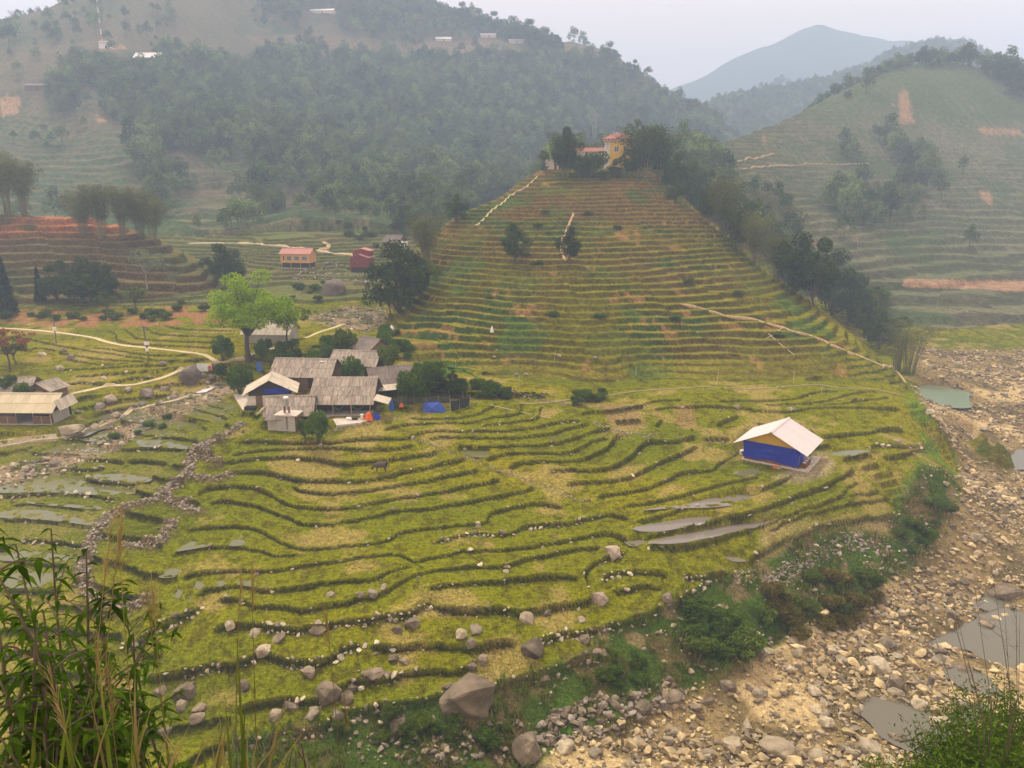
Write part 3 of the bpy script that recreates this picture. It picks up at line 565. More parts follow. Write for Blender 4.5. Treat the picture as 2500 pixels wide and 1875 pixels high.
bk = mixc(flat((.045, .075, .010), sh), (.10, .08, .03), ss(.45, .62, fbm(X1, Y1, 3.0, 3, 137))); bk = mixc(bk, (.055, .11, .010), ss(.55, .66, fbm(X1, Y1, 5.5, 3, 139))*.85)
bk = mixc(bk, (.20, .14, .07), ss(.66, .76, fbm(X1, Y1, 4, 3, 141))*.7)
g = g*(1-bBank[..., None])+bk*bBank[..., None]
redbank = blur(in_poly(U1, V1, [(-300,750),(0,755),(330,760),(480,745),(560,760),(560,790),(400,795),(250,800),(0,790),(-300,790)]), 3)
g = mixc(g, (.24, .12, .05), redbank*ss(.35, .5, n2))
riv = mixc(flat((.23, .17, .075), sh), (.13, .10, .045), ss(.45, .62, fbm(X1, Y1, 3.5, 4, 143))); riv = mixc(riv, (.44, .33, .16), ss(.56, .68, fbm(X1, Y1, 9, 3, 145)))
g = g*(1-bRiv[..., None])+riv*bRiv[..., None]
stc = mixc(flat((.24, .18, .10), sh), (.10, .10, .03), ss(.5, .6, n2)); g = g*(1-bStr[..., None])+stc*bStr[..., None]
camh = (R1[:, None] < 46)*np.ones(sh)*(1-bRiv); g = mixc(g, (.06, .06, .02), camh*.9)
farV = ss(7.2, 9.0, H1)*(V1 < 770)*isV
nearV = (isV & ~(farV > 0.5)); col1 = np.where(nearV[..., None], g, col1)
col1 = np.clip(col1, .004, .9); col2 = np.clip(col2, .004, .9)
# ------------------------------------------------------------------ ground material
def ground_mat(name, nscale, bump, rough=.95, spread=.5, bd=.08):
    m = bpy.data.materials.new(name); m.use_nodes = True; nt = m.node_tree; b = nt.nodes['Principled BSDF']
    at = nt.nodes.new('ShaderNodeAttribute'); at.attribute_name = 'albedo'
    tc = nt.nodes.new('ShaderNodeNewGeometry')
    n = nt.nodes.new('ShaderNodeTexNoise'); n.inputs['Scale'].default_value = nscale; n.inputs['Detail'].default_value = 5; n.inputs['Roughness'].default_value = .7
    n2 = nt.nodes.new('ShaderNodeTexNoise'); n2.inputs['Scale'].default_value = nscale*3.2; n2.inputs['Detail'].default_value = 3
    nt.links.new(tc.outputs['Position'], n.inputs['Vector']); nt.links.new(tc.outputs['Position'], n2.inputs['Vector'])
    mr = nt.nodes.new('ShaderNodeMapRange'); mr.inputs[1].default_value = .3; mr.inputs[2].default_value = .7; mr.inputs[3].default_value = 1-spread; mr.inputs[4].default_value = 1+spread
    nt.links.new(n.outputs[0], mr.inputs[0])
    mr2 = nt.nodes.new('ShaderNodeMapRange'); mr2.inputs[1].default_value = .35; mr2.inputs[2].default_value = .65; mr2.inputs[3].default_value = 1-spread*.6; mr2.inputs[4].default_value = 1+spread*.6
    nt.links.new(n2.outputs[0], mr2.inputs[0])
    mu = nt.nodes.new('ShaderNodeMath'); mu.operation = 'MULTIPLY'; nt.links.new(mr.outputs[0], mu.inputs[0]); nt.links.new(mr2.outputs[0], mu.inputs[1])
    vm = nt.nodes.new('ShaderNodeVectorMath'); vm.operation = 'SCALE'; nt.links.new(at.outputs['Color'], vm.inputs[0]); nt.links.new(mu.outputs[0], vm.inputs['Scale'])
    nt.links.new(vm.outputs[0], b.inputs['Base Color']); b.inputs['Roughness'].default_value = rough; b.inputs['Specular IOR Level'].default_value = .0
    bp = nt.nodes.new('ShaderNodeBump'); bp.inputs['Strength'].default_value = bump; bp.inputs['Distance'].default_value = bd
    ad = nt.nodes.new('ShaderNodeMath'); ad.operation = 'ADD'; nt.links.new(n.outputs[0], ad.inputs[0]); nt.links.new(n2.outputs[0], ad.inputs[1])
    nt.links.new(ad.outputs[0], bp.inputs['Height']); nt.links.new(bp.outputs[0], b.inputs['Normal'])
    return m
M_near = ground_mat('field_ground', 2.6, 1.0, spread=.6); M_far = ground_mat('hill_ground', .5, .9, spread=.4, bd=.4); M_grav = ground_mat('gravel_ground', 2.6, 1.0, spread=.45)
# ------------------------------------------------------------------ split by land form into objects
KIND = {0: 'rice_terraces', 1: 'terraced_hill', 2: 'red_terraced_hill', 3: 'wooded_mountain', 4: 'river_hill', 5: 'rear_hill', 6: 'river_bed', 7: 'camera_hillside', 8: 'upper_valley'}
def kinds(Z, H, U, V, R, riv):
    k = Z.copy(); k[(Z == 0) & riv] = 6; k[(Z == 0) & (R[:, None] < 46) & ~riv] = 7; k[(Z == 0) & (R[:, None] > 190)] = 8
    return k
K1 = kinds(Z1, H1, U1, V1, R1, mRiv); K2 = kinds(Z2, H2, U2, V2, R2, np.zeros(Z2.shape, bool))
# stitch: odd columns of the last near row follow the coarser far rows
H1[-1, 1::2] = .5*(H1[-1, 0:-1:2]+H1[-1, 2::2]); H2[0] = H1[-1, ::2]
X1[-1, 1::2] = .5*(X1[-1, 0:-1:2]+X1[-1, 2::2]); Y1[-1, 1::2] = .5*(Y1[-1, 0:-1:2]+Y1[-1, 2::2])
def quads(nr_, nc_):
    i = np.arange(nr_-1)[:, None]*nc_+np.arange(nc_-1)[None]
    return np.stack([i, i+1, i+1+nc_, i+nc_], -1).reshape(-1, 4)
vA = np.stack([X1, Y1, H1], -1).reshape(-1, 3); vB = np.stack([X2, Y2, H2], -1).reshape(-1, 3)
qA = quads(*X1.shape); qB = quads(*X2.shape)+len(vA)
VV = np.vstack([vA, vB]); CC = np.vstack([col1.reshape(-1, 3), col2.reshape(-1, 3)]); KK = np.r_[K1.ravel(), K2.ravel()]
QQ = np.vstack([qA, qB])[:, ::-1]; FK = KK[QQ[:, 0]]
for k, nm in KIND.items():
    q = QQ[FK == k]
    if len(q) == 0: continue
    used = np.unique(q); mp = np.full(len(VV), -1, np.int32); mp[used] = np.arange(len(used))
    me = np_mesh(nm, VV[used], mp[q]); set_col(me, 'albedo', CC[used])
    o = obj(nm, me, None, M_near if k in (0, 7) else M_grav if k == 6 else M_far); tag(o, kind='structure')
# far mountain
fx = np.linspace(-200, 3000, 161); fy = np.linspace(2000, 3200, 71); FX, FY = np.meshgrid(fx, fy)
fp = [at_d(a_, b_, c_*1.0) for a_, b_, c_ in [(1350,330,2500),(1500,285,2500),(1600,228,2500),(1700,192,2500),(1800,135,2500),(1900,98,2500),(1960,64,2500),(2010,52,2500),(2060,70,2500),(2150,100,2550),(2300,118,2600),(2400,140,2600),(2600,200,2600),(2900,200,2600)]]
rx = np.array([p[0] for p in fp]); rz = np.array([p[2] for p in fp])
FZ = np.interp(FX, rx, rz)-np.abs(FY-2520)*.62+(fbm(FX, FY, 150, 5, 151)-.5)*85*ss(0, 170, np.abs(FY-2520))+(fbm(FX, FY, 34, 3, 153)-.5)*9
FZ = np.maximum(FZ, -20)
fm = np_mesh('far_mountain', np.stack([FX, FY, FZ], -1).reshape(-1, 3), quads(71, 161)); set_col(fm, 'albedo', np.tile([[.06, .08, .05]], (FX.size, 1)))
tag(obj('far_mountain', fm, None, M_far), kind='structure')
# ------------------------------------------------------------------ water
def water_mat(name, col, rough):
    m = bpy.data.materials.new(name); m.use_nodes = True; nt = m.node_tree; b = nt.nodes['Principled BSDF']
    b.inputs['Base Color'].default_value = (*col, 1); b.inputs['Roughness'].default_value = rough; b.inputs['IOR'].default_value = 1.33; b.inputs['Specular IOR Level'].default_value = .6
    n = nt.nodes.new('ShaderNodeTexNoise'); n.inputs['Scale'].default_value = 2.2; n.inputs['Detail'].default_value = 3
    g_ = nt.nodes.new('ShaderNodeNewGeometry'); nt.links.new(g_.outputs['Position'], n.inputs['Vector'])
    bp = nt.nodes.new('ShaderNodeBump'); bp.inputs['Strength'].default_value = .05; bp.inputs['Distance'].default_value = .05; nt.links.new(n.outputs[0], bp.inputs['Height']); nt.links.new(bp.outputs[0], b.inputs['Normal'])
    return m
M_pw = water_mat('muddy_water', (.12, .12, .045), .07); M_pale = water_mat('sky_sheen_water', (.17, .15, .12), .06); M_rw = water_mat('river_water', (.125, .115, .075), .05); M_jade = water_mat('jade_water', (.16, .21, .13), .12)  # M_pale: base colour lifted to paint in the bright sky reflection
for i, (nm, kind, wxy, lev) in enumerate(WOUT):
    me = bpy.data.meshes.new('water'); me.from_pydata([(x, y, lev) for x, y in wxy], [], [list(range(len(wxy)))]); me.update()
    if me.polygons[0].normal.z < 0: me.flip_normals()
    o = obj('river_pool' if kind == 2 else 'paddy_water', me, None, (M_jade if nm == 'river pool' and wxy[0][1] > 120 else M_rw) if kind == 2 else (M_pale if (nm or (wxy[0][1] < 92 and wxy[0][0] > -22)) else M_pw)); tag(o, kind='structure')
# ================================================================== MATERIALS for things
def mat(name, col, rough=.8, scale=3.0, spread=.25, bump=.3, rand=.0, bd=.03, metal=0.0, spec=.3, stretch=None, col2=None):
    m = bpy.data.materials.new(name); m.use_nodes = True; nt = m.node_tree; b = nt.nodes['Principled BSDF']
    b.inputs['Roughness'].default_value = rough; b.inputs['Metallic'].default_value = metal; b.inputs['Specular IOR Level'].default_value = spec
    tc = nt.nodes.new('ShaderNodeTexCoord'); src = tc.outputs['Object']
    oi = nt.nodes.new('ShaderNodeObjectInfo')
    va = nt.nodes.new('ShaderNodeVectorMath'); va.operation = 'ADD'; nt.links.new(src, va.inputs[0])
    sc_ = nt.nodes.new('ShaderNodeVectorMath'); sc_.operation = 'SCALE'; sc_.inputs[0].default_value = (37, 19, 53); nt.links.new(oi.outputs['Random'], sc_.inputs['Scale']); nt.links.new(sc_.outputs[0], va.inputs[1])
    src = va.outputs[0]
    if stretch:
        mp = nt.nodes.new('ShaderNodeMapping'); mp.inputs['Scale'].default_value = stretch; nt.links.new(src, mp.inputs['Vector']); src = mp.outputs[0]
    n = nt.nodes.new('ShaderNodeTexNoise'); n.inputs['Scale'].default_value = scale; n.inputs['Detail'].default_value = 5; n.inputs['Roughness'].default_value = .65; nt.links.new(src, n.inputs['Vector'])
    mr = nt.nodes.new('ShaderNodeMapRange'); mr.inputs[1].default_value = .3; mr.inputs[2].default_value = .7; mr.inputs[3].default_value = 1-spread; mr.inputs[4].default_value = 1+spread; nt.links.new(n.outputs[0], mr.inputs[0])
    rr = nt.nodes.new('ShaderNodeMapRange'); rr.inputs[3].default_value = 1-rand; rr.inputs[4].default_value = 1+rand; nt.links.new(oi.outputs['Random'], rr.inputs[0])
    mu = nt.nodes.new('ShaderNodeMath'); mu.operation = 'MULTIPLY'; nt.links.new(mr.outputs[0], mu.inputs[0]); nt.links.new(rr.outputs[0], mu.inputs[1])
    vm = nt.nodes.new('ShaderNodeVectorMath'); vm.operation = 'SCALE'; nt.links.new(mu.outputs[0], vm.inputs['Scale'])
    if col2 is not None:
        mx = nt.nodes.new('ShaderNodeMix'); mx.data_type = 'RGBA'; mx.inputs[6].default_value = (*col, 1); mx.inputs[7].default_value = (*col2, 1)
        n3_ = nt.nodes.new('ShaderNodeTexNoise'); n3_.inputs['Scale'].default_value = scale*.35; n3_.inputs['Detail'].default_value = 4; nt.links.new(src, n3_.inputs['Vector'])
        m3 = nt.nodes.new('ShaderNodeMapRange'); m3.inputs[1].default_value = .42; m3.inputs[2].default_value = .62; nt.links.new(n3_.outputs[0], m3.inputs[0]); nt.links.new(m3.outputs[0], mx.inputs[0])
        nt.links.new(mx.outputs[2], vm.inputs[0])
    else: vm.inputs[0].default_value = col
    nt.links.new(vm.outputs[0], b.inputs['Base Color'])
    if bump > 0:
        bp = nt.nodes.new('ShaderNodeBump'); bp.inputs['Strength'].default_value = bump; bp.inputs['Distance'].default_value = bd; nt.links.new(n.outputs[0], bp.inputs['Height']); nt.links.new(bp.outputs[0], b.inputs['Normal'])
    return m
def leaf_mat(name, col, col2, rand=.25, trans=.3, scale=.6):
    m = bpy.data.materials.new(name); m.use_nodes = True; nt = m.node_tree; nt.nodes.clear()
    o = nt.nodes.new('ShaderNodeOutputMaterial'); d = nt.nodes.new('ShaderNodeBsdfDiffuse'); t = nt.nodes.new('ShaderNodeBsdfTranslucent'); mx = nt.nodes.new('ShaderNodeMixShader'); mx.inputs[0].default_value = trans
    g = nt.nodes.new('ShaderNodeNewGeometry'); oi = nt.nodes.new('ShaderNodeObjectInfo')
    tc = nt.nodes.new('ShaderNodeTexCoord'); n = nt.nodes.new('ShaderNodeTexNoise'); n.inputs['Scale'].default_value = scale; n.inputs['Detail'].default_value = 4; nt.links.new(g.outputs['Position'] if scale < .1 else tc.outputs['Object'], n.inputs['Vector'])
    ad = nt.nodes.new('ShaderNodeMath'); ad.operation = 'MULTIPLY_ADD'; ad.inputs[1].default_value = .5; nt.links.new(g.outputs['Random Per Island'], ad.inputs[0])
    nr_ = nt.nodes.new('ShaderNodeMapRange'); nr_.inputs[1].default_value = .35; nr_.inputs[2].default_value = .65; nr_.inputs[3].default_value = -.1; nr_.inputs[4].default_value = .6; nt.links.new(n.outputs[0], nr_.inputs[0]); nt.links.new(nr_.outputs[0], ad.inputs[2])
    cm = nt.nodes.new('ShaderNodeMix'); cm.data_type = 'RGBA'; cm.inputs[6].default_value = (*col, 1); cm.inputs[7].default_value = (*col2, 1); nt.links.new(ad.outputs[0], cm.inputs[0])
    rr = nt.nodes.new('ShaderNodeMapRange'); rr.inputs[3].default_value = 1-rand; rr.inputs[4].default_value = 1+rand; nt.links.new(oi.outputs['Random'], rr.inputs[0])
    vm = nt.nodes.new('ShaderNodeVectorMath'); vm.operation = 'SCALE'; nt.links.new(cm.outputs[2], vm.inputs[0]); nt.links.new(rr.outputs[0], vm.inputs['Scale'])
    nt.links.new(vm.outputs[0], d.inputs[0]); nt.links.new(vm.outputs[0], t.inputs[0])
    nt.links.new(d.outputs[0], mx.inputs[1]); nt.links.new(t.outputs[0], mx.inputs[2]); nt.links.new(mx.outputs[0], o.inputs[0])
    return m
ML = dict(bright=leaf_mat('leaf_bright', (.14, .25, .008), (.36, .48, .016), .12, .45), mid=leaf_mat('leaf_mid', (.045, .082, .008), (.135, .175, .018)), dark=leaf_mat('leaf_dark', (.022, .046, .012), (.075, .11, .026)),
          bamboo=leaf_mat('leaf_bamboo', (.07, .085, .025), (.17, .18, .06)), bamboo_dark=leaf_mat('leaf_bamboo_dark', (.026, .05, .014), (.075, .10, .03)), pale=leaf_mat('leaf_pale', (.13, .16, .08), (.22, .25, .14)), forest=leaf_mat('leaf_forest', (.04, .082, .03), (.19, .25, .075), .5, .3, .035),
          bush=leaf_mat('leaf_bush', (.035, .08, .008), (.12, .19, .016)), conifer=leaf_mat('leaf_conifer', (.015, .030, .016), (.035, .055, .03)), grass=leaf_mat('grass_blade', (.07, .12, .010), (.17, .20, .025), .3, .35), dry=leaf_mat('grass_dry', (.20, .15, .05), (.36, .28, .11), .2, .35), banana=leaf_mat('leaf_banana', (.05, .10, .015), (.13, .20, .04)), red=leaf_mat('leaf_red', (.20, .06, .02), (.32, .12, .04)), shrub=leaf_mat('leaf_shrub', (.010, .026, .003), (.065, .125, .008), .1, .25, 1.5))
M_bark = mat('bark', (.085, .065, .045), .9, 6, .35, .6, .2); M_bark_pale = mat('bark_pale', (.26, .23, .18), .9, 6, .3, .5, .15); M_culm = mat('bamboo_culm', (.14, .13, .05), .6, 4, .3, .1, .25)
# ------------------------------------------------------------------ plant geometry
class Geo:
    def __init__(s): s.v = []; s.f = []; s.n = 0
    def add(s, v, f):
        v = np.asarray(v, float); s.v.append(v); s.f.append(np.asarray(f, int)+s.n); s.n += len(v)
    def mesh(s, name, smooth=False): return np_mesh(name, np.vstack(s.v), np.vstack(s.f), smooth)
def tube(g, pts, rad, sides=5):
    pts = np.asarray(pts, float); n = len(pts)
    t = np.gradient(pts, axis=0); t /= np.linalg.norm(t, axis=1)[:, None]+1e-9
    ref = np.array([1., 0, 0]) if abs(t[0][0]) < .8 else np.array([0, 1., 0])
    V = []
    for i in range(n):
        a = np.cross(t[i], ref); a /= np.linalg.norm(a)+1e-9; b = np.cross(t[i], a)
        for k in range(sides):
            th = 2*math.pi*k/sides; V.append(pts[i]+rad[i]*(a*math.cos(th)+b*math.sin(th)))
    F = [[i*sides+k, i*sides+(k+1) % sides, (i+1)*sides+(k+1) % sides, (i+1)*sides+k] for i in range(n-1) for k in range(sides)]
    g.add(V, F)
def leaves(g, cen, size, aspect=.5, up=.3, dirs=None, rg=rng, fold=.0):
    """rhombic leaves at centres; normals biased upward by 'up'"""
    n = len(cen); cen = np.asarray(cen, float)
    nrm = rg.normal(size=(n, 3)); nrm[:, 2] += up*2; nrm /= np.linalg.norm(nrm, axis=1)[:, None]
    d = rg.normal(size=(n, 3)) if dirs is None else np.asarray(dirs, float)+rg.normal(size=(n, 3))*.25
    d -= (d*nrm).sum(1)[:, None]*nrm; d /= np.linalg.norm(d, axis=1)[:, None]+1e-9
    s = np.cross(nrm, d); sz = (np.asarray(size)*np.ones(n)*rg.uniform(.65, 1.35, n))[:, None]
    a = cen-d*sz*.5; b = cen+s*sz*aspect*.5-d*sz*.05+nrm*sz*fold; c = cen+d*sz*.5; e = cen-s*sz*aspect*.5-d*sz*.05+nrm*sz*fold
    V = np.stack([a, b, c, e], 1).reshape(-1, 3); F = np.arange(n*4).reshape(-1, 4)
    g.add(V, F)
def clump_pts(rg, c, r, n, flatz=.7):
    d = rg.normal(size=(n, 3)); d /= np.linalg.norm(d, axis=1)[:, None]; rad = rg.uniform(.35, 1, n)**.6
    return np.asarray(c)+d*rad[:, None]*np.array([r, r, r*flatz])
def broadleaf(seed, h, spread, trunk_h, nleaf, leaf, limbs=7, flat_=.65, tr=.25, clump=1.0, lean=0.0, up=.4):
    rg = np.random.default_rng(seed); gt = Geo(); gl = Geo()
    top = np.array([lean, rg.normal()*.3, trunk_h]); mid = np.array([lean*.3+rg.normal()*.15, rg.normal()*.15, trunk_h*.5])
    tube(gt, [(0, 0, -.4), (0, 0, 0), mid, top], [tr*1.3, tr*1.1, tr*.85, tr*.7], 7)
    cl = []
    for i in range(limbs):
        a = 2*math.pi*(i+rg.uniform(-.3, .3))/limbs; rr = spread*rg.uniform(.55, 1.0); z1 = trunk_h+(h-trunk_h)*rg.uniform(.25, .95)*(1-.25*rr/spread)
        st_ = top*rg.uniform(.75, 1.0); en = np.array([lean+rr*math.cos(a), rr*math.sin(a), z1]); m_ = st_*.5+en*.5+np.array([0, 0, (h-trunk_h)*.12])+rg.normal(size=3)*.2
        tube(gt, [st_, m_, en], [tr*.5, tr*.32, tr*.1], 5)
        cl.append((en, spread*.30*clump*rg.uniform(.8, 1.2)))
        for k in range(3):
            e2 = m_*.4+en*.6+rg.normal(size=3)*np.array([.32, .32, .2])*spread
            e2[2] = min(e2[2], h*.97); tube(gt, [m_*.5+en*.5, (m_*.5+en*.5+e2)*.5+np.array([0, 0, .1]), e2], [tr*.22, tr*.14, tr*.05], 4); cl.append((e2, spread*.24*clump*rg.uniform(.7, 1.25)))
    for k in range(3):
        e = np.array([lean+rg.normal()*spread*.2, rg.normal()*spread*.2, h*rg.uniform(.88, .98)]); tube(gt, [top, (top+e)/2+rg.normal(size=3)*.2, e], [tr*.4, tr*.25, tr*.06], 4); cl.append((e-np.array([0, 0, .3]), spread*.3*clump))
    tot = sum(r**2 for _, r in cl)
    for c, r in cl: leaves(gl, clump_pts(rg, c, r, max(8, int(nleaf*r*r/tot)), flat_), leaf, .55, up, rg=rg)
    return gt.mesh('trunk_mesh', True), gl.mesh('crown_mesh')
def bamboo(seed, h, spread, culms, nleaf, leaf, cr=.05, start=.35, arch=1.0):
    rg = np.random.default_rng(seed); gt = Geo(); gl = Geo(); P = []; Dd = []
    for i in range(culms):
        a = rg.uniform(0, 2*math.pi); rb = spread*.28*math.sqrt(rg.uniform()); hh = h*rg.uniform(.72, 1.0); out = spread*rg.uniform(.3, 1.0)
        b = np.array([rb*math.cos(a), rb*math.sin(a), -.3]); ts = np.linspace(0, 1, 6)
        pts = np.stack([b[0]+math.cos(a)*out*ts**2.2*arch, b[1]+math.sin(a)*out*ts**2.2*arch, -.3+(hh+.3)*(ts-.10*arch*ts**5)], 1)
        tube(gt, pts, cr*(1-.8*ts), 3)
        k = nleaf//culms; t = start+(1-start)*rg.uniform(0, 1, k)**.8
        c = np.stack([np.interp(t, ts, pts[:, j]) for j in range(3)], 1); w_ = spread*(.10+.26*np.sin(np.clip((t-start)/(1-start), 0, 1)*math.pi*.85+.2))
        dd = rg.normal(size=(k, 3)); dd[:, 2] *= .6; c = c+dd*w_[:, None]*.75; P.append(c); Dd.append(dd*np.array([1, 1, .3])+np.array([0, 0, -.7]))
    leaves(gl, np.vstack(P), leaf, .32, .2, np.vstack(Dd), rg)
    return gt.mesh('culms_mesh', True), gl.mesh('crown_mesh')
def conifer(seed, h, r, nleaf, leaf, low=.08):
    rg = np.random.default_rng(seed); gt = Geo(); gl = Geo(); tube(gt, [(0, 0, -.3), (0, 0, h*.5), (0, 0, h*.97)], [h*.018, h*.012, h*.003], 6)
    t = rg.uniform(0, 1, nleaf)**1.25; lay = np.floor(t*14)/14*.6+t*.4; rad = r*(1-lay)**.85*(.35+.65*rg.uniform(0, 1, nleaf)**.5); a = rg.uniform(0, 2*math.pi, nleaf)
    c = np.stack([rad*np.cos(a), rad*np.sin(a), h*(low+(1-low)*t)-rad*.25], 1); leaves(gl, c, leaf, .45, .35, np.stack([np.cos(a), np.sin(a), -.35*np.ones(nleaf)], 1), rg)
    return gt.mesh('trunk_mesh', True), gl.mesh('crown_mesh')
def bush(seed, r, h, nleaf, leaf, lobes=7):
    rg = np.random.default_rng(seed); gt = Geo(); gl = Geo()
    for i in range(lobes):
        a = 2*math.pi*i/lobes+rg.uniform(-.3, .3); rr = r*rg.uniform(.25, .7); e = np.array([rr*math.cos(a), rr*math.sin(a), h*rg.uniform(.4, .8)])
        tube(gt, [(0, 0, -.15), e*.5+np.array([0, 0, .1*h]), e], [.04, .03, .012], 4); leaves(gl, clump_pts(rg, e, r*.45*rg.uniform(.7, 1.2), nleaf//lobes, .85*h/r if h < r else .9), leaf, .55, .45, rg=rg)
    return gt.mesh('stems_mesh', True), gl.mesh('foliage_mesh')
def banana(seed):
    rg = np.random.default_rng(seed); gt = Geo(); gl = Geo(); tube(gt, [(0, 0, -.2), (0, 0, 1.0), (.05, 0, 2.0)], [.14, .11, .07], 6)
    for i in range(9):
        a = 2*math.pi*i/9+rg.uniform(-.3, .3); L = rg.uniform(1.5, 2.2); el = rg.uniform(.3, 1.1); pts = []
        for t in np.linspace(0, 1, 7): pts.append((math.cos(a)*L*t*math.cos(el*(1-.3*t)), math.sin(a)*L*t*math.cos(el*(1-.3*t)), 2.0+L*(math.sin(el)*t-.75*t*t)))
        pts = np.array(pts); s = np.array([-math.sin(a), math.cos(a), 0]); w_ = .26*np.sin(np.linspace(.25, math.pi*.97, 7))
        V = np.vstack([pts+s*w_[:, None]-np.array([0, 0, .08]), pts, pts-s*w_[:, None]-np.array([0, 0, .08])]); F = []
        for k in range(6): F += [[k, k+1, 7+k+1, 7+k], [7+k, 7+k+1, 14+k+1, 14+k]]
        gl.add(V, F)
    return gt.mesh('stem_mesh', True), gl.mesh('leaves_mesh')
PROTO = {}
def proto(key, pair, hgt, mt, ml, names=('trunk', 'crown')):
    a, b = pair; a.materials.append(mt); b.materials.append(ml); PROTO[key] = (a, b, hgt, names)
proto('hero', broadleaf(3, 13.0, 5.8, 4.4, 15000, .36, 12, .62, .40, 1.05, .4, .55), 13.0, M_bark, ML['bright'])
proto('tree_a', broadleaf(5, 8, 3.0, 2.6, 3600, .34, 7, .7, .2), 8, M_bark, ML['mid']); proto('tree_b', broadleaf(8, 9, 3.4, 3.0, 3800, .34, 8, .65, .22), 9, M_bark, ML['mid'])
proto('dark_a', broadleaf(11, 9, 3.4, 1.6, 5200, .36, 9, .9, .22, 1.15), 9, M_bark, ML['dark']); proto('dark_b', broadleaf(14, 9, 3.0, 2.2, 4600, .36, 8, .9, .2, 1.1), 9, M_bark, ML['dark'])
proto('oval', broadleaf(71, 9, 2.5, 1.0, 6000, .36, 10, 1.1, .2, 1.25), 9.3, M_bark, ML['dark']); proto('pale', broadleaf(17, 7, 2.6, 3.0, 1300, .34, 7, .5, .14), 7, M_bark_pale, ML['pale']); proto('thin', broadleaf(19, 8, 2.6, 3.2, 1700, .32, 7, .6, .14), 8, M_bark, ML['mid']); proto('redtree', broadleaf(23, 6, 2.2, 2.4, 1300, .32, 6, .6, .13), 6, M_bark, ML['red'])
proto('bam_a', bamboo(31, 12, 3.6, 34, 5000, .42), 12, M_culm, ML['bamboo'], ('culms', 'crown')); proto('bam_b', bamboo(33, 12, 3.0, 28, 4600, .42), 12, M_culm, ML['bamboo'], ('culms', 'crown')); proto('bam_dark', bamboo(35, 12, 4.2, 30, 6000, .45, .05, .2, 1.2), 12, M_culm, ML['bamboo_dark'], ('culms', 'crown'))
proto('bam_open', bamboo(37, 11, 3.4, 22, 1500, .36, .075, .5, .9), 11, M_culm, ML['bamboo'], ('culms', 'crown'))
proto('conifer', conifer(41, 10, 1.7, 3200, .45), 10, M_bark, ML['conifer'])
for i in range(3): proto('bush_%d' % i, bush(51+i, 1.5, 1.9, 1700, .27, 9), 2.1, M_bark, ML['bush'], ('stems', 'foliage'))
proto('redbush', bush(59, 1.5, 1.9, 1500, .27, 9), 2.1, M_bark, leaf_mat('leaf_russet', (.07, .06, .010), (.19, .155, .03)), ('stems', 'foliage')); proto('bush_dark', bush(57, 1.5, 1.9, 1800, .28, 9), 2.1, M_bark, ML['mid'], ('stems', 'foliage')); proto('banana', banana(61), 3.2, M_culm, ML['banana'], ('stem', 'leaves'))
def depth_of(p): return p.y*ct-(p.z-CAMZ)*st
def plant(key, u, vb, vt, name, label, cat, group=None, wide=1.0, sink=.0, pos=None):
    p = hit(u, vb) if pos is None else pos; a, b, hg, nm = PROTO[key]
    hgt = (vb-vt)/FPX*depth_of(p)/math.cos(PITCH); s = hgt/hg
    if key.startswith('dark'): s *= 1.18; sink += .17*hgt
    o = empty(name, (p.x, p.y, p.z-sink), random.uniform(0, 6.28)); o.scale = (s*wide, s*wide, s); tag(o, label, cat, group)
    obj(nm[0], a, o); obj(nm[1], b, o)
    return o
def ring_hit(u, v): return hit(u, v)
# ------------------------------------------------------------------ scatter ("stuff") by geometry nodes
def scatter(name, pts, rot, scl, idx, meshes, kind='stuff', parent=None):
    colx = bpy.data.collections.new(name+'_pieces')
    for i, me in enumerate(meshes):
        colx.objects.link(bpy.data.objects.new('%s_piece_%02d' % (name, i), me))
    me = bpy.data.meshes.new(name); me.vertices.add(len(pts)); me.vertices.foreach_set('co', np.asarray(pts, np.float32).ravel())
    a = me.attributes.new('rot', 'FLOAT_VECTOR', 'POINT'); a.data.foreach_set('vector', np.asarray(rot, np.float32).ravel())
    a = me.attributes.new('scl', 'FLOAT_VECTOR', 'POINT'); a.data.foreach_set('vector', np.asarray(scl, np.float32).ravel())
    a = me.attributes.new('idx', 'INT', 'POINT'); a.data.foreach_set('value', np.asarray(idx, np.int32))
    o = obj(name, me, parent); tag(o, kind=kind)
    ng = bpy.data.node_groups.new(name+'_scatter', 'GeometryNodeTree'); ng.interface.new_socket('Geometry', in_out='INPUT', socket_type='NodeSocketGeometry'); ng.interface.new_socket('Geometry', in_out='OUTPUT', socket_type='NodeSocketGeometry')
    N = ng.nodes; gi = N.new('NodeGroupInput'); go = N.new('NodeGroupOutput'); ip = N.new('GeometryNodeInstanceOnPoints'); ci = N.new('GeometryNodeCollectionInfo'); ci.inputs['Collection'].default_value = colx; ci.inputs['Separate Children'].default_value = True; ci.inputs['Reset Children'].default_value = True
    def na(nm, ty):
        q = N.new('GeometryNodeInputNamedAttribute'); q.data_type = ty; q.inputs['Name'].default_value = nm; return q.outputs['Attribute']
    L = ng.links; L.new(gi.outputs[0], ip.inputs['Points']); L.new(ci.outputs[0], ip.inputs['Instance']); ip.inputs['Pick Instance'].default_value = True
    L.new(na('idx', 'INT'), ip.inputs['Instance Index']); L.new(na('rot', 'FLOAT_VECTOR'), ip.inputs['Rotation']); L.new(na('scl', 'FLOAT_VECTOR'), ip.inputs['Scale']); L.new(ip.outputs[0], go.inputs[0])
    md = o.modifiers.new('scatter', 'NODES'); md.node_group = ng
    return o
